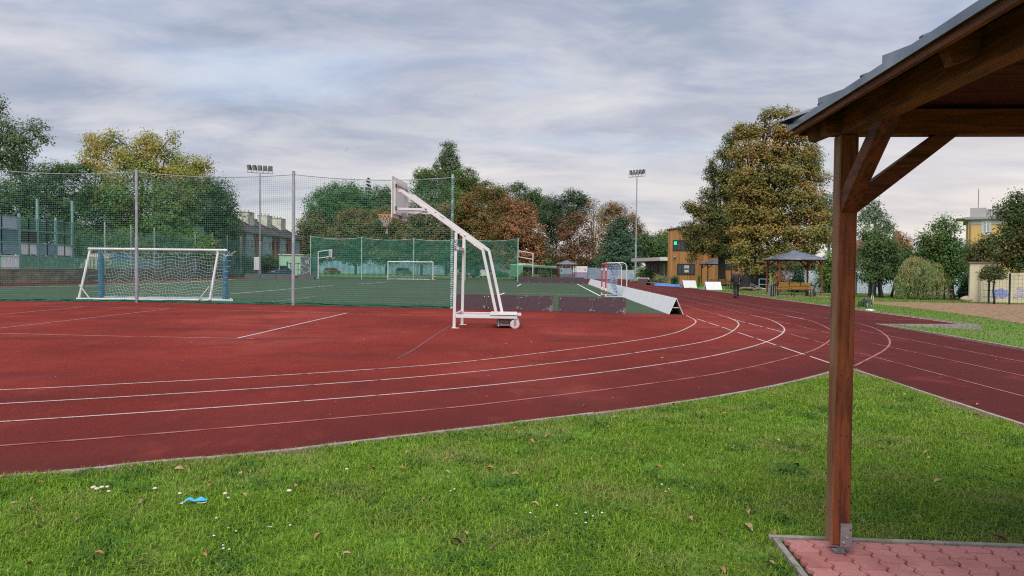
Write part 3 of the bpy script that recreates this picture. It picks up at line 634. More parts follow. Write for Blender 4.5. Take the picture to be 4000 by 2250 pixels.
    MB().lathe([(.16, -.02), (.10, .04), (.03, .07)], (0, 0, za+.04), 8).build('roof_cap', ROOF, t)
    return t
PR = math.radians(-4.2); c_, s_ = math.cos(PR), math.sin(PR)
P0 = Vector((1.845, 4.075, 0))
gx, gy = 1.375, -1.375
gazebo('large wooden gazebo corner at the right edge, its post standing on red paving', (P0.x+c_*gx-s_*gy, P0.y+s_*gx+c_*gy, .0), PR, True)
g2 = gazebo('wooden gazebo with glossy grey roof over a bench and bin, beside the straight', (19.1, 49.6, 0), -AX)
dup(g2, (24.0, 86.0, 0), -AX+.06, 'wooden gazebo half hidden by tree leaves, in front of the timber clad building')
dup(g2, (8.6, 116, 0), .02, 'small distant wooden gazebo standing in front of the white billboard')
sl2 = MB().box((0, 0, .01), (4.0, 4.0, .05)).build('gazebo_slab', mat('slab', (.30, .24, .22), .9, 0, .3, 5, .2, ((.16, .14, .09), 3, .55)), kind='structure'); sl2.location = (19.1, 49.5, 0); sl2.rotation_euler = (0, 0, -AX)
# ------------------------------------------------------------------ mobile basketball stand
WHITE = mat('white_paint', (.66, .64, .66), .4, 0, .08, 4, .45, ((.42, .38, .36), 5, .66))
WHITE2 = mat('white_panel', (.70, .71, .74), .5, 0, .05, 2, .4, ((.58, .58, .58), 1.2, .63))
GREY = mat('grey_steel', (.28, .27, .28), .5, .3, .25, 10)
BLACK = mat('black_steel', (.02, .02, .022), .5, .2, .3, 12)
RUBBER = mat('dark_rubber', (.02, .02, .02), .8)
YN = 19.55
def q8(x, y, Y=YN): return at(x*.4555+1440, y*.4555+660, Y)
bs = thing('basketball_stand', 'white wheeled basketball stand with net, standing on the red court', 'basketball stand', (-.6, 20.1, 0))
DL = Vector((.13, 1.22, 0)); SEC = .078
def frame_part(name, pts, w=SEC, both=True, hh=None):
    for k in ((0, 1) if both else (0,)):
        P = [p+DL*k for p in pts]; m = MB()
        for a, b in zip(P, P[1:]): m.beam(a, b, .07, hh or w, up=(0, -1, .001) if abs((b-a).normalized().y) < .5 else (0, 0, 1), b=.006) if False else m.beam(a, b, hh or w, .07, up=(0, -1, 0), b=.006)
        m.build(name, WHITE, bs, world=True)
lt = q8(752, 545); lb = q8(733, 1362); lb.z = .0; lt.x = lb.x+.03
frame_part('leg', [lb, lt])
for k in (0, 1): MB().bbox(lb+DL*k+Vector((.03, 0, .006)), (.2, .12, .012), .003).build('foot_plate', WHITE, bs, world=True)
ca = q8(978, 690)
frame_part('arm', [q8(238, 190), q8(285, 188), ca], .092)
rb = q8(1098, 1255)
frame_part('rear_leg', [ca+Vector((-.0, 0, -.0)), rb], .078)
frame_part('top_bracket', [q8(238, 343), q8(500, 350)], .065)
br0 = q8(742, 1262); br1 = q8(1272, 1276); br1.z = br0.z-.01
frame_part('base_rail', [br0, br1], .088)
X1 = br1.x; zb = br0.z
MB().bbox((X1-.36, YN+.61, zb+.055), (.74, 1.34, .012), .003).build('platform', WHITE, bs, world=True)
MB().beam((X1-.02, YN-.03, zb), (X1-.02, YN+1.25, zb), .05, .10).build('cross_rail', WHITE, bs, world=True)
MB().beam((lt.x+.03, YN, lt.z-.42), (lt.x+.1, YN+1.22, lt.z-.42), .08, .09).build('cross_rail', WHITE, bs, world=True)
MB().beam((lb.x+.03, YN, zb+.05), (lb.x+.1, YN+1.22, zb+.05), .05, .06).build('cross_rail', WHITE, bs, world=True)
MB().beam(q8(560, 395)+Vector((0, .03, 0)), q8(560, 395)+DL, .06, .06).build('cross_rail', WHITE, bs, world=True)
w0 = q8(1095, 1300); w1 = q8(1210, 1356)
cwm = MB()
for k in range(3): cwm.bbox(((w0.x+w1.x)/2+.03, YN+.6, w1.z+.05+k*.085), (w1.x-w0.x+.05, .86, .07), .008)
cwm.build('counterweight', mat('counterweight', (.40, .36, .36), .6, 0, .25, 8), bs, world=True)
MB().box(((w0.x+w1.x)/2-.12, YN+.6, w1.z+.15), (.02, .9, .30)).box(((w0.x+w1.x)/2+.2, YN+.6, w1.z+.15), (.02, .9, .30)).build('weight_hanger', WHITE, bs, world=True)
for k in (0, 1):
    c = Vector((q8(1245, 1348).x+.03, YN+1.1*k+.02, .125))
    w = MB().lathe([(.02, -.03), (.095, -.032), (.125, -.02), (.125, .02), (.095, .032), (.02, .03)], c, 22, 'Y').build('wheel', mat('castor_white', (.60, .52, .52), .5, 0, .12, 12), bs, world=True)
    MB().lathe([(.03, -.042), (.03, .042)], c, 10, 'Y').build('hub', GREY, w, world=True); 
    MB().box(c+Vector((0, -.045, .09)), (.055, .006, .22)).box(c+Vector((0, .045, .09)), (.055, .006, .22)).box(c+Vector((0, 0, .195)), (.06, .1, .02)).build('castor_fork', GREY, bs, world=True)
# backboard turned 90 degrees to us: we see its back
B0 = at(1528, 850, 19.3); B1 = at(1588, 861, 21.1); zb0, zb1 = 2.93, 4.02
wv = Vector((B1.x-B0.x, B1.y-B0.y, 0)); wl = wv.length; wv.normalize(); nv = Vector((wv.y, -wv.x, 0)); o0 = Vector((B0.x, B0.y, 0))   # nv points right (rear)
def bb(p, q, d, name, m, par=None): return MB().extr([(p[0], p[1]), (q[0], p[1]), (q[0], q[1]), (p[0], q[1])], o0+nv*d[0], wv, Vector((0, 0, 1)), nv*(d[1]-d[0])).build(name, m, par or bs, world=True)
brd = bb((0, zb0), (wl, zb1), (0, .02), 'backboard', mat('backboard_white', (.72, .71, .75), .35, 0, .1, 2.5, .5))
fm = MB()
for a, b in (((.12, zb0+.10), (.17, zb1-.12)), ((wl-.17, zb0+.1), (wl-.12, zb1-.12)), ((.17, zb1-.2), (wl-.17, zb1-.12)), ((.17, zb0+.10), (wl-.17, zb0+.17))):
    fm.extr([(a[0], a[1]), (b[0], a[1]), (b[0], b[1]), (a[0], b[1])], o0+nv*.022, wv, Vector((0, 0, 1)), nv*.06)
fm.build('frame', mat('frame_white', (.72, .70, .68), .4, 0, .1, 5), brd, world=True)
for a in (.1, wl-.19): bb((a, zb0+.2), (a+.06, zb0+.3), (.083, .11), 'clamp', BLACK, brd)
bb((.1, zb1-.3), (.16, zb1-.2), (.083, .11), 'clamp', BLACK, brd)
cm = o0+wv*(wl/2)
rc = cm-nv*.38; RZ = 3.05
MB().tube([rc+Vector((math.cos(a)*.225, math.sin(a)*.225, RZ)) for a in [2*PI*i/24 for i in range(25)]], .013, 6, False).beam(cm-nv*.16+Vector((0, 0, RZ-.01)), cm+Vector((0, 0, RZ-.01)), .12, .02).build('rim', mat('rim_orange', (.62, .22, .045), .5, 0, .2, 10), bs, world=True)
sp_ = MB(); sp_.tube([q8(500, 345)+DL*.5, q8(400, 362)+DL*.5, cm+nv*.14+Vector((0, 0, RZ-.07)), cm+Vector((0, 0, RZ-.09))], .018, 6); sp_.box(cm+nv*.10+Vector((0, 0, RZ-.02)), (.2, .12, .14)); sp_.build('rim_spring', GREY, bs, world=True)
MB().tube([q8(448, 330)+DL*.5, q8(450, 400)+DL*.5, q8(446, 455)+DL*.5], .012, 5).build('hanging_strap', GREY, bs, world=True)
nm = MB(); rgs = [(0, .22), (.09, .18), (.17, .13), (.23, .085), (.28, .07), (.32, .055)]
for k in range(12):
    for sg in (-1, 1):
        nm.tube([rc+Vector((math.cos(2*PI*(k+sg*i*.5)/12)*r+.04*dz, math.sin(2*PI*(k+sg*i*.5)/12)*r, RZ-dz)) for i, (dz, r) in enumerate(rgs)], .009, 4)
for k in range(4): nm.tube([rc+Vector((.03+random.uniform(-.03, .03), random.uniform(-.03, .03), RZ-.28)), rc+Vector((.03+random.uniform(-.05, .05), random.uniform(-.04, .04), RZ-.40)), rc+Vector((.03+random.uniform(-.04, .04), random.uniform(-.04, .04), RZ-.52))], .008, 4)
nm.tube([rc+Vector((.02, 0, RZ-.25)), rc+Vector((.05, .02, RZ-.31))], .055, 6)
nm.build('basket_net', mat('dirty_cord', (.45, .41, .36), .9, 0, .3, 20), bs, world=True)
for p in ((775, 553), (826, 570), (912, 660)): MB().lathe([(.022, 0), (.022, -.012), (.012, -.018)], q8(*p)+Vector((0, -.036, 0)), 8, 'Y').build('bolt', BOLT, bs, world=True)
lp = (lb+lt)/2; lp = lb.lerp(lt, (2.05-0)/lt.z)
text('lettering', 'artec', .15, mat('sticker_black', (.03, .03, .035)), bs, q8(747, 655)+Vector((.0, -.0375, 0))-Vector((-.6, 20.1, 0)), (PI/2, PI/2, 0))
MB().lathe([(.035, 0), (.035, -.003)], q8(747, 692)+Vector((0, -.0355, 0)), 14, 'Y').build('sticker_dot', mat('sticker_blue', (.06, .33, .52)), bs, world=True)
# ------------------------------------------------------------------ net fences
POLE = mat('zinc_pole', (.40, .42, .48), .45, .5, .2, 3, .5, ((.30, .36, .36), 2, .6))
POLE_G = mat('pale_green_pole', (.36, .56, .52), .5, .1, .2, 4)
NETG = mat('green_net_cord', (.075, .19, .165), .8, 0, .3, 3); NETD = mat('fine_green_net_cord', (.012, .135, .090), .8, 0, .25, 2)
def net_between(mb, a, b, za, zb, cell, r, sag=.12, rag=.0, seed=0):
    """knotted netting hung between two poles: each cord a real strand"""
    rs = random.Random(seed); d = Vector((b[0]-a[0], b[1]-a[1], 0)); Lg = d.length; d.normalize(); nv = Vector((-d.y, d.x, 0)); n = int(Lg/cell); ny = int(max(za, zb)/cell)
    def top(s): return za+(zb-za)*s/Lg-sag*4*(s/Lg)*(1-s/Lg)
    ph = [rs.uniform(0, 6) for _ in range(4)]
    def pt(s, f):
        z = .02+f*(top(s)-.02); w = .05*math.sin(s*1.1+ph[0])*(.3+f*(1-f)*3)+.04*math.sin(f*9+s*.7+ph[1])*(1-f*.6)
        sl = cell*.35*math.sin(f*4+s*.5+ph[2])*(f*(1-f)*4); return Vector((a[0], a[1], 0))+d*min(Lg, max(0, s+sl))+nv*w+Vector((0, 0, z-.03*math.sin(s*.9+ph[3])*f*(1-f)*4))
    for i in range(n+1): mb.tube([pt(i*Lg/n, k/9) for k in range(10)], r, 3, False)
    m = max(6, int(Lg/.6))
    for j in range(ny+1): mb.tube([pt(i*Lg/m, j/ny) for i in range(m+1)], r, 3, False)
fp = [at(-103, 1178, 30.9), at(537, 1180, 31.25), at(1147, 1192, 30.3), at(1764, 1205, 29.1)]
zs = [5.66, 5.60, 5.45, 5.25]
nf = thing('ball_net_fence', 'tall green ball net on metal poles behind the red court, nearer of two', 'net fence', (fp[1].x, fp[1].y, 0), 0, 'ball net fences')
nb = MB()
for i in range(3): net_between(nb, fp[i], fp[i+1], zs[i]-.05, zs[i+1]-.05, .088, .0034, .16, seed=i)
nb.build('netting', NETG, nf, world=True)
hem = MB()
for i in range(3):                                             # netting gathered on the ground
    for k in range(3): hem.tube([Vector((fp[i].x, fp[i].y-.05*k, .03+.03*k)).lerp(Vector((fp[i+1].x, fp[i+1].y-.05*k, .03+.03*k)), s/14)+Vector((0, random.uniform(-.06, .06), random.uniform(-.02, .05))) for s in range(15)], .016, 4, False)
hem.build('net_hem', NETD, nf, world=True)
rp = MB()
for i in range(3): rp.tube([Vector((fp[i].x, fp[i].y, zs[i]-.05)).lerp(Vector((fp[i+1].x, fp[i+1].y, zs[i+1]-.05)), s/12)-Vector((0, 0, .16*4*(s/12)*(1-s/12))) for s in range(13)], .017, 5)
rp.build('top_rope', mat('grey_rope', (.27, .31, .32), .8), nf, world=True)
for i in range(4):
    p = fp[i]; r = .072 if i < 3 else .06
    MB().tube([(p.x, p.y-.06, -.1), (p.x, p.y-.06, 2.75), (p.x, p.y-.06, 2.76), (p.x, p.y-.06, zs[i]+.06)], [r, r, r*.82, r*.82], 14).lathe([(r*.95, 0), (r*.95, .02)], (p.x, p.y-.06, zs[i]+.06), 12).build('pole', POLE if i < 3 else POLE_G, nf, world=True, smooth=False)
wr = MB(); p = fp[3]
for k in range(60): wr.tube([(p.x+.068*math.cos(a+k), p.y-.06+.068*math.sin(a+k), .1+k*.085+a*.012) for a in (0, .9, 1.8, 2.7, 3.6, 4.5, 5.4, 6.3)], .014, 4)
wr.build('lacing_cord', NETG, nf, world=True)
ff = [at(1214, 1088, 100), at(1413, 1090, 100.6), at(1616, 1090, 101), at(1817, 1096, 98.5), at(2022, 1100, 95)]
nf2 = thing('ball_net_fence', 'distant dense green ball net on thin poles at the far end of the pitch', 'net fence', (ff[2].x, ff[2].y, 0), 0, 'ball net fences')
nb = MB()
for i in range(4): net_between(nb, ff[i], ff[i+1], 5.75-.06*i, 5.7-.06*i, .16, .024, .28, seed=9+i)
nb.build('netting', NETD, nf2, world=True)
rp = MB()
for i in range(4): rp.tube([Vector((ff[i].x, ff[i].y, 5.75-.06*i)).lerp(Vector((ff[i+1].x, ff[i+1].y, 5.7-.06*i)), s/12)-Vector((0, 0, .28*4*(s/12)*(1-s/12))) for s in range(13)], .035, 5)
rp.build('top_rope', POLE_G, nf2, world=True)
for i, p in enumerate(ff): MB().tube([(p.x, p.y-.1, -.1), (p.x, p.y-.1, 5.9-.06*i)], .06, 8).build('pole', POLE_G, nf2, world=True)
# ------------------------------------------------------------------ goals
BLUE = mat('blue_post_pad', (.07, .20, .33), .6, 0, .3, 4); CORD = mat('white_net_cord', (.55, .58, .56), .8, 0, .2, 8)
gl = thing('football_goal', 'wide white football goal with blue pads behind the tall net', 'football goal', (-16.4, 33, 0), 0, 'football goals')
YG = 32.7; YT = 33.5; YB = 34.3
A0 = at(308, 1172, YG); A0.z = .05; A1 = at(819, 1176, YG); A1.z = .05
T0 = at(345, 972, YT); T1 = at(887, 976, YT); T1.z = T0.z
U0 = at(395, 1160, YB); U1 = at(880, 1160, YB)
MB().tube([T0, T1], .06, 10).build('crossbar', WHITE, gl, world=True)
Tr = T0.lerp(T1, (847-345)/(887-345))
for p, q, s in ((A0, T0+Vector((.12, 0, 0)), 1), (A1, Tr, -1)):
    MB().tube([p, q-Vector((.05*s, 0, .12)), q], .055, 10).build('post', WHITE, gl, world=True); MB().tube([p+Vector((.02*s, 0, .62)), p+Vector((.50*s, 0, .0))], .03, 6).build('brace', WHITE, gl, world=True)
MB().tube([A0-Vector((.1, 0, 0)), A1+Vector((1.0, .1, 0)), Vector((U1.x+.25, YB, .05))], .05, 8).build('ground_bar', WHITE, gl, world=True)
for U in (U0, U1): MB().tube([(U.x, YB, .03), (U.x, YB, T0.z)], [.13, .11], 10).build('post_pad', BLUE, gl, world=True)
MB().tube([(U0.x, YB, .05), (U1.x, YB, .05)], .05, 8).tube([(U0.x, YB, T0.z), (T0.x+.3, YT, T0.z)], .04, 6).tube([(U1.x, YB, T0.z), (T1.x, YT, T0.z)], .04, 6).tube([(U0.x, YB, T0.z), (U1.x, YB, T0.z)], .04, 6).build('rear_frame', mat('faded_frame', (.36, .46, .50), .5), gl, world=True)
gn = MB(); rs = random.Random(5)
nx, nz = 44, 16
def gp(i, j):
    f = j/nz; x = U0.x+(U1.x-U0.x)*i/nx; s = math.sin(i*.55)*.10*f*(1-f)*4
    return Vector((x+.12*math.sin(j*.8+i*.3)*f, YB+.05+.5*f*(1-f)+s*.5, T0.z*(1-f)-.18*math.sin(PI*f)*math.sin(i*.35+1)**2))
for i in range(nx+1): gn.tube([gp(i, j) for j in range(nz+1)], .005, 3, False)
for j in range(nz+1): gn.tube([gp(i, j) for i in range(nx+1)], .005, 3, False)
for k in range(16):                                             # torn net drooping from the bar
    x = rs.uniform(T0.x+.4, T1.x-.3); w = rs.uniform(.3, .9); h = rs.uniform(.15, .5)
    gn.tube([(x, YT+.02, T0.z-.05), (x+w*.3, YT+.03, T0.z-h*.8), (x+w*.6, YT+.02, T0.z-h), (x+w, YT+.02, T0.z-.04)], .010, 4)
for U, s in ((U0, -1), (U1, 1)):
    for j in range(9): gn.tube([(U.x, YB, .1+j*.26), (U.x+s*.12, (YB+YT)/2, .08+j*.25), (A0.x+.05+j*.035 if s < 0 else A1.x+.5+.03*j, YG+.1+j*.08, .08+j*.25)], .007, 3, False)
gn.build('goal_net', CORD, gl, world=True)
fg = thing('football_goal', 'small distant white football goal at the far end of the pitch', 'football goal', (-13.7, 98.6, 0), 0, 'football goals')
a, b = at(1515, 1092, 98.6), at(1691, 1094, 98.6); zt_ = at(1515, 1022, 98.6).z
MB().tube([(a.x, a.y, zt_), (b.x, b.y, zt_)], .07, 8).build('crossbar', WHITE, fg, world=True)
for p in (a, b): MB().tube([(p.x, p.y, 0), (p.x, p.y, zt_)], .065, 8).build('post', WHITE, fg, world=True)
MB().tube([(a.x, a.y, .06), (a.x+.9, a.y+1.6, .06), (b.x+.4, b.y+1.6, .06), (b.x, b.y, .06)], .06, 6).build('ground_frame', WHITE, fg, world=True)
MB().tube([(a.x+.9, a.y+1.6, .06), (a.x+.6, a.y+.8, .55)], .06, 6).tube([(b.x+.4, b.y+1.6, .06), (b.x+.2, b.y+.8, .5)], .06, 6).build('brace', WHITE, fg, world=True)
gn = MB()
for i in range(26): gn.tube([(a.x+(b.x-a.x)*i/25, a.y, zt_), (a.x+(b.x-a.x)*i/25, a.y+1.0, zt_*.7), (a.x+.3+(b.x-a.x)*i/25, a.y+1.6, .05)], .012, 3, False)
for j in range(9): f = j/8; gn.tube([(a.x+.1, a.y+.3+1.3*f, zt_*(1-f*.95)), (b.x, a.y+.3+1.3*f, zt_*(1-f*.95))], .012, 3, False)
gn.build('goal_net', mat('far_net_cord', (.12, .22, .20), .8), fg, world=True)
vp = [at(1629, 1091, 102.5), at(1684, 1092, 102.5)]
for i, (p, v) in enumerate(zip(vp, (1010, 1016))):
    t = thing('volleyball_post', ('taller' if i == 0 else 'shorter')+' pale post standing behind the far goal, rope tied at its top', 'post', (p.x, p.y, 0), 0, 'posts behind the far goal'); zt2 = at(1629, v, 102.5).z
    MB().tube([(0, 0, 0), (0, 0, zt2)], .09, 8).build('pole', POLE_G, t); MB().tube([(0, 0, zt2*.9), (.9 if i == 0 else -.7, 0, zt2*.72)], .04, 5).build('rope_end', WHITE, t)
# handball goal, seen from its side
hg = thing('handball_goal', 'red and white striped handball goal with drooping net by the white boards', 'handball goal', (6.2, 45.2, 0))
RED = mat('goal_red', (.52, .035, .03), .45, 0, .12, 5); 
hx = 5.63
for Y_ in (43.95, 46.75):
    px = at(2366 if Y_ < 45 else 2350, 1150, Y_).x
    p = MB().bbox((px, Y_, 1.03), (.08, .10, 2.06), .006).build('post', RED, hg, world=True)
    for z0, z1 in ((0, .16), (.34, .52), (1.58, 1.72)): MB().box((px, Y_, (z0+z1)/2+.002), (.086, .106, z1-z0)).build('white_band', WHITE, p, world=True)
    zz = 2.03
    MB().tube([(px+.05, Y_, zz), (px+1.0, Y_, zz+.03), (px+1.16, Y_, zz-.04), (px+1.24, Y_, zz-.2), (px+1.27, Y_, .02)], .028, 8).tube([(px+1.27, Y_, .03), (px+.05, Y_, .03)], .025, 6).build('side_hoop', WHITE, hg, world=True)
pa, pb = at(2366, 1150, 43.95).x, at(2350, 1150, 46.75).x
cbm = MB(); cbw = MB()
for k in range(10):
    (cbm if k % 2 else cbw).beam((pa+(pb-pa)*k/10, 44.0+2.7*k/10, 2.02), (pa+(pb-pa)*(k+1)/10, 44.0+2.7*(k+1)/10, 2.02), .08, .08)
cb_ = cbw.build('crossbar', WHITE, hg, world=True); cbm.build('red_band', RED, cb_, world=True)
MB().tube([(pa+1.27, 43.95, .03), (pb+1.27, 46.75, .03)], .025, 6).build('rear_bar', WHITE, hg, world=True)
hn = MB()
def hp(s, f, Y_): return Vector((pa+.12+s*.85-.25*f*(1-s), Y_, 1.98-f*1.9+.0)) if False else Vector((pa+.1+(s*(.95-.35*math.sin(PI*f))), Y_, 1.97-f*1.85))
for side in (44.0, 46.7):
    for i in range(9): hn.tube([hp(i/8, j/9, side)+Vector((0, .04*math.sin(i+j), 0)) for j in range(10)], .007, 3, False)
    for j in range(12): hn.tube([hp(i/6, j/11, side)+Vector((0, .05*math.sin(i*2+j), -.08*math.sin(PI*i/6))) for i in range(7)], .007, 3, False)
for i in range(20):
    y = 44+2.7*i/19; hn.tube([(pa+.95, y, 1.96), (pa+.72, y+.03, 1.3), (pa+.62, y, .7), (pa+.98, y, .06)], .006, 3, False)
for j in range(14): z = .1+j*.14; xx = pa+.95-.33*math.sin(PI*(1-z/1.97)); hn.tube([(xx, 44, z), (xx+.05, 45.3, z-.06), (xx, 46.7, z)], .006, 3, False)
for k in range(5): hn.tube([(pa+.15+.15*k, 44.0+.3*k, 1.95), (pa+.5, 44.4+.4*k, 1.5), (pa+.7, 45+.2*k, 1.0-.15*k), (pa+.9, 45.5, .1)], .012, 3, False)
hn.build('goal_net', mat('blue_white_cord', (.30, .40, .55), .8, 0, .6, 3), hg, world=True)
def hoop(label, D, up, vt, vb, dx, dz2, boardw, bu, bv, thin=False):
    P = at(up, vb, D); P.z = 0; zt2 = at(up, vt, D).z
    t = thing('fixed_basketball_hoop', label, 'basketball hoop', P, 0, 'fixed basketball hoops')
    MB().tube([(0, 0, 0), (0, 0, zt2)], .075, 8).build('pole', WHITE, t)
    for z in (zt2-.05, zt2-.05-1.05*.85): MB().beam((0, 0, z), (dx, .2, z+dz2), .09, .10).build('arm', WHITE, t)
    zc = zt2-.05-.45+dz2; b = MB(); bw = boardw
    R = Matrix.Rotation(math.radians(-60 if not thin else -84), 3, 'Z') if dx > 0 else Matrix.Rotation(math.radians(84), 3, 'Z')
    c = Vector((dx+(.04 if dx > 0 else -.04), .2, zc)); brd = MB().bbox(c, (bw, .04, 1.05), .008, m=R).build('backboard', WHITE, t)
    f = MB()
    for (x0, z0, w, h_) in ((-.24, -.1, .04, .42), (.24, -.1, .04, .42), (0, .1, .44, .04), (0, -.3, .44, .04)): f.box(c+R @ Vector((x0, -.024, z0)), (w, .006, h_), m=R)
    f.build('target_mark', mat('mark_dark', (.12, .2, .2)), brd)
    n = R @ Vector((0, -1, 0)) if dx > 0 else Vector((-1, 0, 0)); rc = c+n*.4-Vector((0, 0, .42))
    rm = MB().tube([rc+Vector((math.cos(a)*.225, math.sin(a)*.225, 0)) for a in [2*PI*i/14 for i in range(15)]], .02, 5, False).build('rim', GREY if dx < 0 else mat('rim_orange', (.6, .2, .04)), t)
    s = MB()
    for k in range(9): a = 2*PI*k/9; s.tube([rc+Vector((math.cos(a)*.22, math.sin(a)*.22, 0)), rc+Vector((math.cos(a+.5)*.11, math.sin(a+.5)*.11, -.4))], .012, 3)
    s.build('net', CORD, rm); return t
hoop('fixed white basketball hoop facing us inside the far net', 99, 1243, 981, 1089, 1.55, .25, 1.5, 0, 0)
hoop('fixed white basketball hoop seen edge on, in front of the green bus', 108, 2081, 988, 1086, -2.05, .35, 1.5, 0, 0, True)
# ------------------------------------------------------------------ boards along the pitch
def ply_mat(name, th):
    m, nt, out = _nt(name); b = noise(nt, 2.6, 9, (1, 1, .8), .62); e = noise(nt, 1.1, 3)
    col = ramp(nt, noise(nt, 8, 4), [(.3, (.062, .038, .050)), (.7, (.085, .054, .068))]); col = mixc(nt, ramp(nt, b, [(th, 0), (th+.02, .65)]), col, (.23, .20, .21))
    principled(nt, out, col, .55, 0, None, 0, .4); return m
PLY = ply_mat('brown_board', .66); PLY_W = ply_mat('worn_brown_board', .562); FRAME = mat('board_frame', (.10, .09, .09), .7)
def board(label, a, b, h, group, m=None):
    a = Vector((a.x, a.y, 0)); b = Vector((b.x, b.y, 0)); d = b-a; l = d.length; d.normalize(); rz = math.atan2(d.y, d.x)
    t = thing('barrier_board', label, 'barrier board', (a+b)/2, rz, group)
    MB().bbox((0, 0, h/2), (l-.004, .022, h-.01), .004).build('panel', m or PLY, t)
    fr = MB()
    for x in (-l/2+.06, 0, l/2-.06): fr.box((x, .04, h/2), (.05, .05, h-.03)); fr.beam((x, .05, h-.2), (x, .14, .02), .04, .04)
    fr.build('support', FRAME, t)
    for x in (-l/2+.07, l/2-.07):
        for z in (.09, h-.09): MB().lathe([(.016, 0), (.016, -.008), (.006, -.012)], (x, -.011, z), 8, 'Y').build('bolt', BOLT, t)
us = [1768, 1900, 2028, 2160]; vs_ = [1206, 1210, 1214, 1218]
BL = ['dark brown barrier board behind the legs of the basketball stand', 'dark brown barrier board behind the slanting rear legs of the basketball stand', 'scuffed brown barrier board with pale peeled patches, left of the gap in the row']
bg_ = 'brown barrier boards along the near edge of the turf'
for i in range(3): board(BL[i], G(us[i]+1, vs_[i]), G(us[i+1]-1, vs_[i+1]), .60, bg_, PLY_W if i == 2 else None)
board('clean dark brown barrier board just right of the gap in the row', G(2181, 1219), G(2312, 1223), .60, bg_)
board('scuffed brown barrier board at the end of the row, in front of the handball goal', G(2314, 1223), G(2444, 1227.5), .60, bg_, PLY_W)
p = [at(2024+43*i, 1100+1.2*i, 88.5-.5*i) for i in range(7)]
for i in range(6): board('brown barrier board in the far row beside the distant bus', p[i], p[i+1], .72, 'brown barrier boards along the far edge of the turf')
def aboard(label, loc, rz, m, length=2.2, h=.60, half=.26, group=None, name='a_frame_board', seams=1):
    t = thing(name, label, 'barrier board', loc, rz, group); sl = math.atan2(half, h)
    for s in (-1, 1):
        R = Matrix.Rotation(-s*sl, 3, 'Y'); ll = math.hypot(h, half)
        pm = MB(); n = seams+1
        for k in range(n): pm.bbox((s*half/2, -length/2+length*(k+.5)/n, h/2), (.02, length/n-.008, ll), .004, m=R)
        pm.build('panel', m, t)
    f = MB()
    for y in (-length/2+.12, length/2-.12): f.box((0, y, h*.42), (half*1.05, .03, .03))
    f.build('spreader', WHITE2, t); return t
def along(p0, p1, step):
    d = (p1-p0); n = int(d.length/step); d.normalize(); return [p0+d*step*(k+.5) for k in range(n)], -math.atan2(d.x, d.y)
sp, rz = along(Vector((6.02, 26.72, 0)), Vector((8.9, 84, 0)), 2.22)
wl_ = 'white A-frame barrier board in the long row along the edge of the turf'
wg = 'white A-frame boards along the right edge of the turf'
w0 = aboard('white A-frame barrier board with its dark open end towards us, nearest of the long row', sp[0], rz, WHITE2, group=wg)
for s in sp[1:]: dup(w0, s, rz, wl_)
DK = mat('weathered_dark_board', (.055, .050, .060), .7, 0, .3, 4)
p0, p1 = at(957, 1091, 94), at(1165, 1091, 94)
a0 = aboard('dark grey A-frame board in the long row at the far left of the turf', (0, -50, 0), 0, DK, 2.2, .64, group='dark A-frame boards at the far left of the turf')
pp, rz2 = along(Vector((p0.x, p0.y, 0)), Vector((p1.x, p1.y-1.5, 0)), 2.24)
a0.location = pp[0]; a0.rotation_euler = (0, 0, rz2)
for s in pp[1:]: dup(a0, s, rz2)
a1 = dup(a0, Vector((at(1199, 1091, 93).x, 93, 0)), rz2, 'dark grey A-frame board standing alone by the graffiti blocks'); del a1['group']
BRN = mat('brown_slat_board', (.085, .045, .038), .7, 0, .3, 4)
b0 = at(2495, 1110, 90); b1 = at(2540, 1115, 80.5)
pp, rz3 = along(Vector((b0.x, b0.y, 0)), Vector((b1.x, b1.y, 0)), 2.02)
z0 = aboard('brown A-frame board in the short row by the blue tarpaulin', pp[0], rz3, BRN, 2.0, .66, group='brown A-frame boards by the blue tarpaulin')
for s in pp[1:]: dup(z0, s, rz3)
wa = aboard('left one of two white A-frame boards beside the straight, next to the blue tarpaulin', (17.0, 70.3, 0), math.radians(112), WHITE2, 1.5, .70, .3)
dup(wa, (17.35, 63.2, 0), math.radians(104), 'right one of two white A-frame boards beside the straight, nearer the walking person')
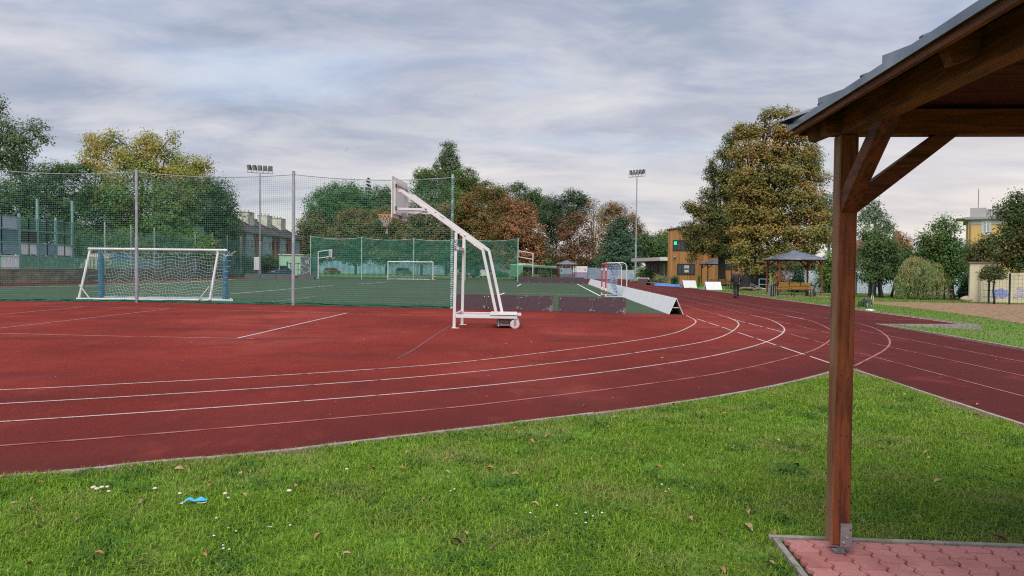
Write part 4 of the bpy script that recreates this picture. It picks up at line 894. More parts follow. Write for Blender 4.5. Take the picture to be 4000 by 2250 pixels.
# ------------------------------------------------------------------ left boundary: stone wall, fences, panels
def on(u, v, p0, d):                                           # where the line of sight meets a vertical plane
    r = ray(u, v); n = Vector((-d[1], d[0])); t = (n.x*p0[0]+n.y*p0[1])/(n.x*r.x+n.y*r.y); return Vector((r.x*t, r.y*t, EYE+r.z*t))
WP, WD = (-39.4, 56.0), Vector((-.029, 1)).normalized()
def wl(u): p = on(u, 1060, WP, WD); p.z = 0; return p
def stone_mat():
    m, nt, out = _nt('rough_stone_wall'); tc = nt.nodes.new('ShaderNodeTexCoord'); mp = nt.nodes.new('ShaderNodeMapping'); mp.inputs['Scale'].default_value = (2.2, 1.3, 3.2); L(nt, tc.outputs['Object'], mp.inputs[0])
    v = nt.nodes.new('ShaderNodeTexVoronoi'); v.inputs['Scale'].default_value = 1; L(nt, mp.outputs[0], v.inputs['Vector'])
    v2 = nt.nodes.new('ShaderNodeTexVoronoi'); v2.feature = 'DISTANCE_TO_EDGE'; L(nt, mp.outputs[0], v2.inputs['Vector'])
    sx = nt.nodes.new('ShaderNodeSeparateColor'); L(nt, v.outputs['Color'], sx.inputs[0])
    col = ramp(nt, sx.outputs[0], [(0, (.19, .18, .15)), (.4, (.34, .28, .22)), (.7, (.46, .33, .23)), (1, (.28, .28, .25))])
    col = mixc(nt, ramp(nt, v2.outputs['Distance'], [(.03, .8), (.09, 0)]), col, (.07, .07, .06)); col = mixc(nt, ramp(nt, noise(nt, .8, 5), [(.5, 0), (.68, .55)]), col, (.09, .10, .07))
    principled(nt, out, col, .9, 0, v2.outputs['Distance'], .05, .2); return m
STONE = stone_mat()
TEAL = mat('teal_post', (.20, .36, .38), .5, .2, .2, 3); SLAT = mat('green_slat', (.17, .36, .27), .6, 0, .3, 3)
wa_, wb_ = wl(-260), wl(560)
def wallthing(name, label, a, b, w, h, m, capm=None, cap=.06):
    t = thing(name, label, 'wall', (a.x, a.y, 0)); MB().beam((a.x, a.y, h/2), (b.x, b.y, h/2), w, h).build('masonry', m, t, world=True)
    if capm: MB().beam((a.x, a.y, h+cap/2), (b.x, b.y, h+cap/2), w+.1, cap).build('coping', capm, t, world=True)
    return t
WH = 1.12
sw = wallthing('stone_wall', 'low brown rubble stone wall under the tall panel fence at the left', wa_, wb_, .45, WH, STONE, CONC)
wc_, wd_ = wl(650), wl(935)
wallthing('stone_wall', 'low grey stone wall carrying the wire fence, right of its concrete pier', wc_, wd_, .45, WH*.98, mat('grey_stone', (.19, .19, .19), .9, 0, .5, 3, .2, ((.10, .11, .09), 1.4, .5), .05))
wallthing('stone_wall', 'brown middle stretch of the low stone wall behind the wide goal', wl(562), wl(640), .45, WH, STONE, CONC)
pr_ = thing('wall_pier', 'pale concrete pier between two stretches of the low stone wall', 'pier', wl(646)); MB().bbox((0, 0, .57), (.6, .9, 1.14), .02).box((0, 0, 1.17), (.7, 1.0, .06)).build('pier', CONC, pr_)
# tall panel fence on the wall
pf = thing('panel_fence', 'tall teal fence of framed panels, some white, on the stone wall', 'fence', wl(76))
PT = {'pale': mat('panel_pale_blue', (.40, .47, .58), .5, 0, .15, 2), 'teal': mat('panel_teal', (.10, .20, .24), .5, 0, .2, 2), 'mid': mat('panel_mid', (.20, .32, .38), .5, 0, .2, 2), 'brown': mat('panel_brown', (.035, .03, .034), .5, 0, .3, 2), 'white': mat('panel_white', (.74, .75, .80), .5, 0, .1, 2), 'wire': mat('panel_wire', (.07, .15, .13), .6, .2)}
us = [-210, -70, 76, 147, 219, 283]; hs = [5.5, 6.4, 5.6, 7.0, 5.6, 7.3]
rows = [(WH+1.20, 3.24), (3.27, 4.28), (4.31, 5.33)]
bays = [('mid', 'teal', 'pale'), ('mid', 'teal', 'pale'), ('white', 'brown', 'wire'), ('mid', 'wire', 'wire'), ('white', 'wire', 'wire')]
for u, h in zip(us, hs):
    p = wl(u); MB().box((p.x, p.y, (h+WH)/2), (.16, .16, h-WH)).build('fence_post', TEAL, pf, world=True)
for i in range(5):
    a, b = wl(us[i]), wl(us[i+1])
    for (z0, z1), kind in zip(rows, bays[i]):
        for k in range(2):
            q0, q1 = a.lerp(b, .04+.46*k), a.lerp(b, .04+.46*(k+1)); m = MB()
            if kind != 'wire': m.beam((q0.x, q0.y, (z0+z1)/2), (q1.x, q1.y, (z0+z1)/2), .03, z1-z0-.06)
            else:
                for s in range(9): f = s/8; p = q0.lerp(q1, f); m.box((p.x, p.y, (z0+z1)/2), (.02, .02, z1-z0-.06))
                for s in range(5): z = z0+.04+(z1-z0-.08)*s/4; m.beam((q0.x, q0.y, z), (q1.x, q1.y, z), .02, .02)
            pn = m.build('panel', PT[kind], pf, world=True)
            e = MB()
            for z in (z0+.02, z1-.02): e.beam((q0.x+.03, q0.y, z), (q1.x+.03, q1.y, z), .06, .05)
            for q in (q0, q1): e.box((q.x+.03, q.y, (z0+z1)/2), (.06, .06, z1-z0))
            e.build('panel_frame', TEAL, pn, world=True)
    s = MB(); wh = MB()
    for k in range(26):
        q = a.lerp(b, .03+.94*k/25); (wh if (i == 1 and k > 12) else s).box((q.x, q.y, WH+.60), (.06 if not (i == 1 and k > 12) else .05, .11 if (i == 1 and k > 12) else .06, 1.05))
    for z in (WH+.16, WH+1.02): s.beam((a.x, a.y, z), (b.x, b.y, z), .05, .05)
    s.build('slats', SLAT, pf, world=True)
    if wh.v: wh.build('white_slats', PT['white'], pf, world=True)
# slender net posts and low fence further along the wall
lf_ = thing('low_fence', 'low green picket and wire fence on the stone wall behind the wide goal', 'fence', wl(283))
us2 = [283, 340, 398, 450, 501, 546, 592, 632, 664, 706, 753, 790, 820, 850, 879, 905, 933]
for i in range(len(us2)-1):
    a, b = wl(us2[i]), wl(us2[i+1]); m = MB(); pk = us2[i] < 632
    n = int((b-a).length/(.22 if pk else .9))
    for k in range(n): q = a.lerp(b, (k+.5)/n); m.box((q.x, q.y, WH+.60), (.05, .07 if pk else .04, 1.05))
    for z in (WH+.14, WH+1.1): m.beam((a.x, a.y, z), (b.x, b.y, z), .05, .05)
    if not pk:
        for k in range(4): m.beam((a.x, a.y, WH+.3+.2*k), (b.x, b.y, WH+.3+.2*k), .012, .012)
    m.build('fence_bay', SLAT if us2[i] < 546 else TEAL, lf_, world=True)
tn = [(398, 866), (501, 878), (592, 887), (753, 913), (820, 909), (879, 916), (933, 923), (984, 938), (1012, 945)]
nt_f = thing('net_post_row', 'row of slender posts with thin green netting above the stone wall', 'net fence', wl(398))
pts = []
for u, v in tn:
    p = wl(u); z = on(u, v, WP, WD).z; pts.append((p, z)); MB().tube([(p.x+.3, p.y, .6), (p.x+.3, p.y, z)], .07, 8).box((p.x+.55, p.y-.2, 3.4), (.5, .05, .05)).build('net_post', mat('pale_post', (.36, .42, .38), .5, .2), nt_f, world=True)
m = MB(); pp_ = [(wl(283), 5.0)]+pts
for (a, za), (b, zb2) in zip(pp_, pp_[1:]): net_between(m, (a.x+.3, a.y), (b.x+.3, b.y), min(za, zb2)-.4, min(za, zb2)-.5, .30, .018, .35, seed=int(a.y))
m.build('netting', NETG, nt_f, world=True)
rp_ = thing('skate_ramp', 'bright blue sloping ramp with pale side, behind the fence and goal', 'ramp', wl(460))
a, b = on(428, 1048, (WP[0]-2, WP[1]), WD), on(575, 1052, (WP[0]-2, WP[1]), WD)
z1 = 2.75; 
MB().extr([(-1.6, 1.0), (.6, z1), (3.4, z1), (3.9, 2.2), (7.2, 1.0)], (a.x, a.y+1.0, 0), (0, 1, 0), (0, 0, 1), (-3, 0, 0)).build('ramp_side', mat('ramp_wood', (.35, .30, .24), .8, 0, .3, 3), rp_, world=True)
MB().quad((a.x+.02, a.y-.6, z1-.1), (a.x+.02, a.y+5.0, z1+.0), (a.x+.02, b.y-.2, 1.1), (a.x+.02, a.y+1.6, 1.1)).quad((a.x+.05, a.y-.6, z1-.1), (a.x+.05, a.y+1.6, 1.1), (a.x+.02, a.y+1.6, 1.1), (a.x+.02, a.y-.6, z1-.1)).build('ramp_surface', mat('ramp_blue', (.05, .28, .72), .5, 0, .15, 2), rp_, world=True)
# ------------------------------------------------------------------ houses
def brick_mat(name, c1, c2, mo, sc=4):
    m, nt, out = _nt(name); tc = nt.nodes.new('ShaderNodeTexCoord'); b = nt.nodes.new('ShaderNodeTexBrick'); mp = nt.nodes.new('ShaderNodeMapping'); mp.inputs['Rotation'].default_value = (PI/2, 0, PI/2)
    L(nt, tc.outputs['Object'], mp.inputs[0]); L(nt, mp.outputs[0], b.inputs['Vector']); b.inputs['Scale'].default_value = sc
    b.inputs['Color1'].default_value = c4(c1); b.inputs['Color2'].default_value = c4(c2); b.inputs['Mortar'].default_value = c4(mo)
    col = mixc(nt, ramp(nt, noise(nt, .5, 5), [(.45, 0), (.7, .45)]), b.outputs[0], tuple(x*.6 for x in c1)); principled(nt, out, col, .85, 0, None, 0, .2); return m
BRICK = brick_mat('red_brick', (.36, .075, .055), (.28, .055, .045), (.30, .12, .10), 2.4)
REND = mat('blue_render', (.30, .40, .54), .8, 0, .15, .6, .2, ((.15, .19, .25), .5, .6)); TILE = mat('dark_roof_tile', (.048, .038, .044), .75, 0, .35, 2.5, .3, ((.10, .085, .08), .7, .55), .03, (1, 3, 1))
CHIM = mat('pale_chimney', (.58, .56, .48), .85, 0, .25, .8, .2, ((.15, .15, .14), .9, .55)); GLASS = mat('window_glass', (.035, .045, .055), .12, 0, .3, 1, .7); WFR = mat('white_window_frame', (.6, .62, .64), .5)
HX = -46.0
def onx(u, v): r = ray(u, v); t = HX/r.x; return Vector((HX, r.y*t, EYE+r.z*t))
def Yu(u): return onx(u, 1000).y
h = thing('terraced_house', 'red brick and blue rendered terraced house with three pale chimneys behind the left net', 'house', (HX, 125, 0))
y0, y1, zE, zR = 111.0, 160.0, 7.55, 11.0
MB().box((HX-5, (y0+y1)/2, zE/2), (10, y1-y0, zE)).build('wall', BRICK, h, world=True)
rf = MB().add([(HX+.6, y0-.4, zE-.15), (HX-10.6, y0-.4, zE-.15), (HX-5, y0-.4, zR), (HX+.6, y1+.4, zE-.15), (HX-10.6, y1+.4, zE-.15), (HX-5, y1-3, zR)], [(0, 2, 1), (3, 4, 5), (0, 3, 5, 2), (1, 2, 5, 4), (0, 1, 4, 3)]).build('roof', TILE, h, world=True)
MB().box((HX+.62, (y0+y1)/2, zE-.2), (.16, y1-y0, .16)).build('gutter', mat('gutter', (.08, .08, .085)), h, world=True)
for (ua, ub, vt, vb) in ((936, 977, 831, 875), (1020, 1050, 845, 888), (1066, 1102, 856, 894)):
    HX0 = HX; pa_ = on((ua+ub)/2, vt, (HX-3.2, 0), (0, 1)); yy = pa_.y; zt = pa_.z; w_ = (ub-ua)*yy/F
    c = MB().bbox((HX-3.2, yy, (zt+8.6)/2), (w_*1.25, 3.2, zt-8.6), .03); c.box((HX-3.2, yy, zt+.06), (w_*1.3, 3.35, .12))
    ch = c.build('chimney', CHIM, rf, world=True)
    p_ = MB()
    for k in range(3): p_.tube([(HX-3.6+.4*k, yy-.8+.8*k, zt+.1), (HX-3.6+.4*k, yy-.8+.8*k, zt+.55)], .08, 6)
    p_.build('chimney_pot', mat('pot', (.12, .11, .10)), rf, world=True)
MB().tube([(HX-4.2, Yu(985), 9.5), (HX-4.2, Yu(985), 14.2)], .05, 5).tube([(HX-4.7, Yu(985), 13.2), (HX-3.7, Yu(985), 13.2)], .03, 4).tube([(HX-4.6, Yu(985), 12.2), (HX-3.8, Yu(985), 12.2)], .03, 4).build('aerial', GREY, rf, world=True)
MB().bbox((HX-4.6, Yu(990), 10.9), (.8, 1.2, 1.0), .03).build('chimney', mat('dark_chimney', (.08, .07, .07)), rf, world=True)
for k in range(9): yy = 113+k*5; MB().box((HX-2.3+.0, yy, 9.38), (.9, .7, .06), m=Matrix.Rotation(math.atan2(3.45, 5.6), 3, 'Y')).build('skylight', GLASS, rf, world=True)
pans = [(Yu(752), Yu(790)), (Yu(826), Yu(865)), (Yu(900), Yu(918)), (Yu(957), Yu(985)), (Yu(1023), Yu(1057)), (Yu(1090), Yu(1112)), (Yu(1150), Yu(1166))]
for a, b in pans: MB().box((HX+.10, (a+b)/2, zE/2-.1), (.22, b-a, zE-.25)).build('rendered_bay', REND, h, world=True)
def win(ya, yb, za, zb_, x=HX+.22, par=None):
    f = MB(); 
    for (cy, cz, sy, sz) in (((ya+yb)/2, zb_, yb-ya+.12, .12), ((ya+yb)/2, za, yb-ya+.3, .14), (ya, (za+zb_)/2, .12, zb_-za), (yb, (za+zb_)/2, .12, zb_-za), ((ya+yb)/2, (za+zb_)/2, .09, zb_-za)): f.box((x+.03, cy, cz), (.12, sy, sz))
    w = f.build('window', WFR, par or h, world=True); MB().box((x+.012, (ya+yb)/2, (za+zb_)/2), (.02, yb-ya-.1, zb_-za-.1)).build('pane', GLASS, w, world=True)
for a, b in pans:
    if b-a > 3.4:
        for yc in (a+(b-a)*.22, a+(b-a)*.78): win(yc-.6, yc+.6, 4.7, 6.3); win(yc-.6, yc+.6, 1.5, 3.2)
    else: win((a+b)/2-.55, (a+b)/2+.55, 3.9, 5.6)
for (a, b), (c, d_) in zip(pans, pans[1:]):
    for yc in (b+(c-b)*.25, b+(c-b)*.75):
        for z in (1.5, 4.9):
            f = MB().box((HX+.02, yc, z+.75), (.08, 1.3, 1.5)).build('brick_window', mat('dark_lattice', (.055, .03, .03), .6), h, world=True)
for k in range(2):
    yy = Yu((1070, 938)[k]); MB().tube([(HX+.35, yy, 0), (HX+.35, yy, zE-.2)], .08, 6).build('downpipe', mat('pale_pipe', (.4, .38, .37)), h, world=True)
lbld = thing('garage_building', 'pale mint green low garage wall behind the fence gate, left of the graffiti blocks', 'building', (-40, 137, 0))
a, b = at(1090, 1062, 132), at(1185, 1062, 132); zt = at(1140, 996, 132).z
MB().box(((a.x+b.x)/2, 134, zt/2), (b.x-a.x, 4, zt)).build('wall', mat('mint_render', (.33, .52, .40), .8, 0, .12, .6), lbld, world=True); MB().box(((a.x+b.x)/2, 134, zt+.08), (b.x-a.x+.3, 4.3, .16)).build('roof', CHIM, lbld, world=True)
# timber clad club building
def clad_mat():
    m, nt, out = _nt('larch_cladding'); tc = nt.nodes.new('ShaderNodeTexCoord'); sx = nt.nodes.new('ShaderNodeSeparateXYZ'); L(nt, tc.outputs['Object'], sx.inputs[0])
    def mt(op, a, b):
        n = nt.nodes.new('ShaderNodeMath'); n.operation = op
        for i, v in enumerate((a, b)):
            if hasattr(v, 'is_output'): L(nt, v, n.inputs[i])
            elif v is not None: n.inputs[i].default_value = v
        return n.outputs[0]
    y = mt('MULTIPLY', sx.outputs[0], 1/.16); wn = nt.nodes.new('ShaderNodeTexWhiteNoise'); wn.noise_dimensions = '1D'; L(nt, mt('FLOOR', y, None), wn.inputs['W'])
    col = ramp(nt, wn.outputs['Value'], [(0, (.25, .115, .042)), (.5, (.32, .155, .058)), (1, (.40, .205, .085))])
    col = mixc(nt, ramp(nt, mt('FRACT', y, None), [(.0, .8), (.1, 0)]), col, (.10, .04, .015)); col = mixc(nt, ramp(nt, noise(nt, .5, 6, (1, 3, .35)), [(.45, 0), (.65, .6)]), col, (.22, .09, .03))
    principled(nt, out, col, .7, 0, None, 0, .25); return m
CLAD = clad_mat(); CP = (20.6, 97.0); CD = Vector((1, -.5)).normalized()
cb_t = thing('timber_building', 'two storey timber clad building with dark ribbon windows behind the big tree', 'building', (20, 92, 0))
e = Vector((CP[0], CP[1], 0)); L0 = 0; dv = Vector((CD.x, CD.y, 0)); nv_ = Vector((-dv.y, dv.x, 0))      # nv_ points away from the track
if nv_.x < 0: nv_ = -nv_
far_ = on(2745, 1100, CP, CD); L0 = (Vector((far_.x, far_.y, 0))-e).length; L1_ = (on(2960, 1100, CP, CD)-e); L1_ = Vector((L1_.x, L1_.y, 0)).length
ZB = 6.95
o_ = Vector((e.x, e.y, 0))
MB().extr([(0, 0), (L0+4, 0), (L0+4, ZB+1.3), (0, ZB)], o_, dv, (0, 0, 1), nv_*10).build('wall', CLAD, cb_t, world=True)
MB().extr([(L0+4.003, 0), (L1_, 0), (L1_, 3.1), (L0+4.003, 3.1)], o_+nv_*.004, dv, (0, 0, 1), nv_*9).build('wing', CLAD, cb_t, world=True)
MB().extr([(-.15, ZB+.003), (L0+4.15, ZB+1.303), (L0+4.15, ZB+1.45), (-.15, ZB+.15)], o_-nv_*.12, dv, (0, 0, 1), nv_*10.3).build('roof_edge', mat('dark_flashing', (.07, .06, .055), .5, .3), cb_t, world=True)
DKF = mat('dark_frame', (.035, .025, .028), .5)
def cwin(u0, u1, v0, v1, n, sign=None):
    p0 = on(u0, (v0+v1)/2, CP, CD); p1 = on(u1, (v0+v1)/2, CP, CD); s0 = (Vector((p0.x, p0.y, 0))-e).length; s1_ = (Vector((p1.x, p1.y, 0))-e).length
    zt, zb_ = on(u0, v0, CP, CD).z, on(u0, v1, CP, CD).z; f = MB(); q = o_-nv_*.09
    for (a, b, c, d_) in ((s0, s1_, zt-.14, zt), (s0, s1_, zb_, zb_+.14), (s0, s0+.13, zb_+.143, zt-.143), (s1_-.13, s1_, zb_+.143, zt-.143)): f.extr([(a, c), (b, c), (b, d_), (a, d_)], q, dv, (0, 0, 1), nv_*.14)
    for k in range(1, n): s = s0+(s1_-s0)*k/n; f.extr([(s-.04, zb_+.143), (s+.04, zb_+.143), (s+.04, zt-.143), (s-.04, zt-.143)], q+nv_*.02, dv, (0, 0, 1), nv_*.1)
    w = f.build('window', DKF, cb_t, world=True); MB().extr([(s0+.1, zb_+.1), (s1_-.1, zb_+.1), (s1_-.1, zt-.1), (s0+.1, zt-.1)], q+nv_*.05, dv, (0, 0, 1), nv_*.03).build('pane', GLASS, w, world=True)
    return w, s0, s1_, zb_, zt
w, s0, s1_, zb_, zt = cwin(2629, 2690, 938, 979, 4)
MB().extr([(s0+.16, zt-.62), (s0+.5, zt-.62), (s0+.5, zt-.2), (s0+.16, zt-.2)], o_-nv_*.13, dv, (0, 0, 1), nv_*.02).build('exit_light', emis('exit_green', (.02, .65, .22), 1.0), cb_t, world=True)
w, s0, s1_, zb_, zt = cwin(2645, 2715, 1030, 1072, 4)
MB().extr([(s0+1.0, zb_+.28), (s0+1.55, zb_+.28), (s0+1.55, zb_+.62), (s0+1.0, zb_+.62)], o_-nv_*.12, dv, (0, 0, 1), nv_*.02).build('notice', mat('notice_paper', (.5, .47, .38)), w, world=True)
MB().extr([(s0+.95, zb_+.8), (s0+1.6, zb_+.8), (s0+1.6, zt-.2), (s0+.95, zt-.2)], o_-nv_*.08, dv, (0, 0, 1), nv_*.05).build('blind', mat('blind', (.34, .38, .45)), w, world=True)
cwin(2820, 2880, 1030, 1052, 3)
MB().lathe([(.14, 0), (.16, -.15), (.05, -.25)], on(2636, 1004, CP, CD)-nv_*.12, 8, 'Y').build('wall_lamp', GREY, cb_t, world=True)
dva = Vector((2.35, -25.5, 0)).normalized(); nva = Vector((-dva.y, dva.x, 0))
an = thing('low_annex', 'low grey flat roofed annex with white fascia left of the timber building', 'building', (20, 100, 0))
ae = o_-dva*13
MB().extr([(.0, 0), (12.98, 0), (12.98, 2.95), (0, 2.95)], ae+nva*.6, dva, (0, 0, 1), nva*8).build('wall', mat('grey_render', (.15, .14, .14), .85, 0, .2, .7), an, world=True)
MB().extr([(-2.2, 2.953), (12.95, 2.953), (12.95, 3.42), (-2.2, 3.42)], ae-nva*1.0, dva, (0, 0, 1), nva*9.5).build('flat_roof', mat('white_fascia', (.55, .55, .53), .6, 0, .15, 2), an, world=True)
for s in (1.5, 4.5): MB().tube([ae+dva*s-nva*.8+Vector((0, 0, 2.9)), ae+dva*s-nva*.8+Vector((0, 0, 2.7)), ae+dva*s+nva*.45+Vector((0, 0, 2.0)), ae+dva*s+nva*.45], .07, 8).build('downpipe', mat('pale_pipe2', (.5, .5, .5), .4, .4), an, world=True)
for s, wz in ((6.2, 1.2), (9.2, 1.2), (11.4, 1.0)): MB().extr([(s, 1.2), (s+.9, 1.2), (s+.9, 2.6), (s, 2.6)], ae+nva*.56, dva, (0, 0, 1), nva*.06).build('window', DKF if s != 9.2 else mat('ochre_notice', (.33, .25, .10)), an, world=True)
MB().extr([(8.0, .25), (9.6, .25), (9.6, .95), (8.0, .95)], ae+nva*.56, dva, (0, 0, 1), nva*.06).build('vent', DKF, an, world=True)
wb2 = thing('white_shed', 'small white flat shed behind the dark bush, left of the grey annex', 'shed', (27, 150, 0))
a, b = at(2470, 1080, 140), at(2556, 1080, 140); MB().box(((a.x+b.x)/2, 142, 1.15), (b.x-a.x, 4, 2.3)).build('wall', WHITE2, wb2, world=True); MB().box(((a.x+b.x)/2, 142, 2.38), (b.x-a.x+.2, 4.2, .14)).box((a.x+2, 141, 2.7), (1.6, 1.2, .8)).build('roof', WHITE2, wb2, world=True)
ds = thing('dark_shed', 'black tarred shed end beside the right end of the timber building', 'shed', (23.6, 70, 0)); a, b = at(2963, 1100, 69), at(3003, 1100, 69)
MB().bbox(((a.x+b.x)/2, 70, 1.2), (b.x-a.x, 2.4, 2.4), .03).box(((a.x+b.x)/2, 70, 2.45), (b.x-a.x+.3, 2.7, .1)).build('body', mat('tarred_boards', (.022, .024, .028), .7, 0, .4, 3, .3, None, 0, (1, 1, .2)), ds, world=True)
# yellow block at the right
yb = thing('yellow_building', 'tall yellow building with grey parapet and a white arched window, far right', 'building', (70, 110, 0))
YP = (at(3777, 1070, 108).x, 108.0); YD = Vector((.86, -.51)).normalized(); yo = Vector((YP[0], YP[1], 0)); yd = Vector((YD.x, YD.y, 0)); yn = Vector((.51, .86, 0))
YEL = mat('yellow_render', (.58, .38, .145), .85, 0, .1, .4, .2, ((.50, .33, .13), .3, .58)); PAR = mat('parapet_grey', (.38, .36, .38), .8, 0, .15, .6)
zc = on(3790, 858, YP, YD).z
MB().extr([(0, 0), (22, 0), (22, zc), (0, zc)], yo, yd, (0, 0, 1), yn*14).build('wall', YEL, yb, world=True)
MB().extr([(-.45, zc+.003), (22.4, zc+.003), (22.4, zc+.35), (-.45, zc+.35)], yo-yn*.45, yd, (0, 0, 1), yn*15).extr([(-1.6, zc+.1), (-.46, zc+.1), (-.46, zc+.3), (-1.6, zc+.22)], yo-yn*.3, yd, (0, 0, 1), yn*6).build('cornice', mat('cornice', (.27, .27, .30), .7, 0, .1, 1), yb, world=True)
MB().extr([(0.02, zc-.75), (22, zc-.75), (22, zc), (0.02, zc)], yo-yn*.06, yd, (0, 0, 1), yn*.05).build('frieze', PAR, yb, world=True)
MB().extr([(.2, zc+.36), (2.2, zc+.36), (2.2, zc+1.7), (.2, zc+1.7)], yo, yd, (0, 0, 1), yn*.3).extr([(2.9, zc+.36), (22, zc+.36), (22, zc+1.95), (2.9, zc+1.95)], yo, yd, (0, 0, 1), yn*.3).extr([(2.25, zc+.36), (2.85, zc+.36), (2.85, zc+1.5), (2.25, zc+1.5)], yo+yn*.5, yd, (0, 0, 1), yn*2).build('parapet', PAR, yb, world=True)
p0 = on(3844, 860, YP, YD); p1 = on(3862, 916, YP, YD); sa = (Vector((p0.x, p0.y, 0))-yo).length; sb = (Vector((p1.x, p1.y, 0))-yo).length; za, zt = p1.z+.3, p0.z-.1
f = MB().extr([(sa-.3, za), (sa+.1, za-.45), (sb-.1, za-.45), (sb+.3, za), (sb+.3, zt+.2), (sa-.3, zt+.2)], yo-yn*.07, yd, (0, 0, 1), yn*.05).build('window_surround', mat('surround', (.50, .50, .52)), yb, world=True)
MB().extr([(sa, za), (sb, za), (sb, zt), (sa, zt)], yo-yn*.1, yd, (0, 0, 1), yn*.02).build('pane', mat('curtained_glass', (.30, .32, .34), .2), f, world=True)
fm = MB(); sm = (sa+sb)/2
for a, b, c, d_ in ((sm-.08, sm+.08, za+.12, zt-.12), (sa, sb, za, za+.12), (sa, sb, zt-.12, zt), (sa, sm-.083, (za+zt)/2+.3, (za+zt)/2+.42), (sm+.083, sb, (za+zt)/2+.3, (za+zt)/2+.42)): fm.extr([(a, c), (b, c), (b, d_), (a, d_)], yo-yn*.14, yd, (0, 0, 1), yn*.04)
fm.build('window_frame', WFR, f, world=True)
pp = on(3838, 830, YP, YD); MB().tube([(pp.x, pp.y+1, zc+1.5), (pp.x, pp.y+1, zc+4.6)], .06, 5).build('lightning_rod', GREY, yb, world=True)
MB().tube([yo+yd*.25-yn*.15+Vector((0, 0, 0)), yo+yd*.25-yn*.15+Vector((0, 0, zc))], .1, 8).build('downpipe', mat('brown_pipe', (.24, .19, .15)), yb, world=True)
rh = thing('tiled_house', 'distant house with red brown tiled hip roof and brick chimney among the right trees', 'house', (68, 128, 0))
a, b = at(3495, 1000, 128), at(3585, 1000, 128); zt = at(3540, 938, 128).z; ze_ = at(3585, 972, 128).z
MB().box(((a.x+b.x)/2-3, 134, ze_/2), (b.x-a.x+4, 10, ze_)).build('wall', mat('beige_render', (.42, .38, .32), .9, 0, .15, 1), rh, world=True)
r_ = MB().add([(a.x-6, 128, ze_-.2), (b.x, 128, ze_-.2), (b.x, 140, ze_-.2), (a.x-6, 140, ze_-.2), (a.x-3, 134, zt+.5), (a.x+1.6, 134, zt+.5)], [(0, 1, 5, 4), (1, 2, 5), (2, 3, 4, 5), (3, 0, 4), (0, 3, 2, 1)]).build('roof', mat('red_tile', (.20, .10, .075), .8, 0, .35, 2, .2, None, .02, (.3, 1, 4)), rh, world=True)
cp = at(3513, 925, 132); MB().bbox((cp.x, 133, cp.z-.8), (1.0, .8, 3.6), .03).box((cp.x, 133, cp.z+1.0), (1.15, .95, .15)).build('chimney', mat('chimney_brick', (.27, .17, .13), .9, 0, .3, 4), r_, world=True)
# ------------------------------------------------------------------ walls and fences at the back and right
def panel_wall(label, a, b, h, m, n, ph=.0, postm=None, group=None, lines=4, name='panel_wall', jit=0):
    t = thing(name, label, 'wall', (a.x, a.y, 0), 0, group); a = Vector((a.x, a.y, 0)); b = Vector((b.x, b.y, 0)); d = (b-a).normalized()
    for k in range(n):
        p, q = a.lerp(b, k/n), a.lerp(b, (k+1)/n); hh = h+random.uniform(-jit, jit); pm = MB()
        for j in range(lines): z0 = hh*j/lines; pm.beam(p+d*.06+Vector((0, 0, z0+hh/lines/2)), q-d*.06+Vector((0, 0, z0+hh/lines/2)), .07, hh/lines-.015)
        pm.build('panel', m, t, world=True)
    ps = MB()
    for k in range(n+1): p = a.lerp(b, k/n); ps.box((p.x, p.y, (h+ph)/2), (.13, .13, h+ph))
    ps.build('posts', postm or m, t, world=True); return t
BLUEW = mat('bluish_panel', (.26, .40, .50), .75, 0, .22, .5, .3, ((.18, .30, .38), .6, .56)); BLUEP = mat('bluish_post', (.19, .30, .37), .7, 0, .2, 1)
panel_wall('long bluish panel wall behind the parked cars at the far end', at(1195, 1060, 190), at(1800, 1060, 180), 3.4, BLUEW, 14, .1, BLUEP, lines=2, jit=.25)
panel_wall('pale bluish panel wall stretch behind the dark parked car, right of the stand', at(1802, 1060, 168), at(2030, 1060, 160), 3.2, mat('pale_panel', (.36, .44, .52), .75, 0, .2, .5), 5, .1, BLUEP, lines=2, jit=.2)
panel_wall('blue grey panel fence behind the small distant gazebo and billboard', at(2165, 1060, 132), at(2362, 1060, 128), 2.0, mat('bluegrey_panel', (.20, .26, .34), .75, 0, .2, .6), 6, .15, BLUEP, lines=2, jit=.25)
panel_wall('pale lilac fence stretch below the dark conifer', at(2364, 1060, 136), at(2480, 1060, 136), 1.7, mat('lilac_panel', (.33, .33, .38), .75, 0, .2, .6), 4, .1, BLUEP, lines=2)
panel_wall('white and blue panel fence under the trees, right of the second gazebo', Vector((22.0, 60, 0)), Vector((34.5, 54.5, 0)), 1.75, mat('white_blue_panel', (.46, .52, .60), .7, 0, .2, .8, .3, ((.26, .38, .52), .7, .55)), 8, .1, mat('fence_dark', (.05, .07, .06)), lines=2)
CREAM = mat('cream_concrete', (.56, .50, .36), .85, 0, .1, .9, .2, ((.45, .40, .29), .8, .6))
cw = panel_wall('cream concrete panel wall with purple graffiti behind the round topped tree', Vector((26.75, 41.7, 0)), Vector((35, 38.6, 0)), 1.72, CREAM, 4, .05, CREAM, lines=5)
MB().bbox((27.0, 42.0, 1.12), (1.3, .3, 2.24), .01, math.atan2(-3.1, 8.25)).build('end_pillar', CREAM, cw, world=True); MB().box((27.0, 42.0, 2.28), (1.5, .45, .07), math.atan2(-3.1, 8.25)).build('pillar_cap', mat('cap_brown', (.20, .13, .09)), cw, world=True)
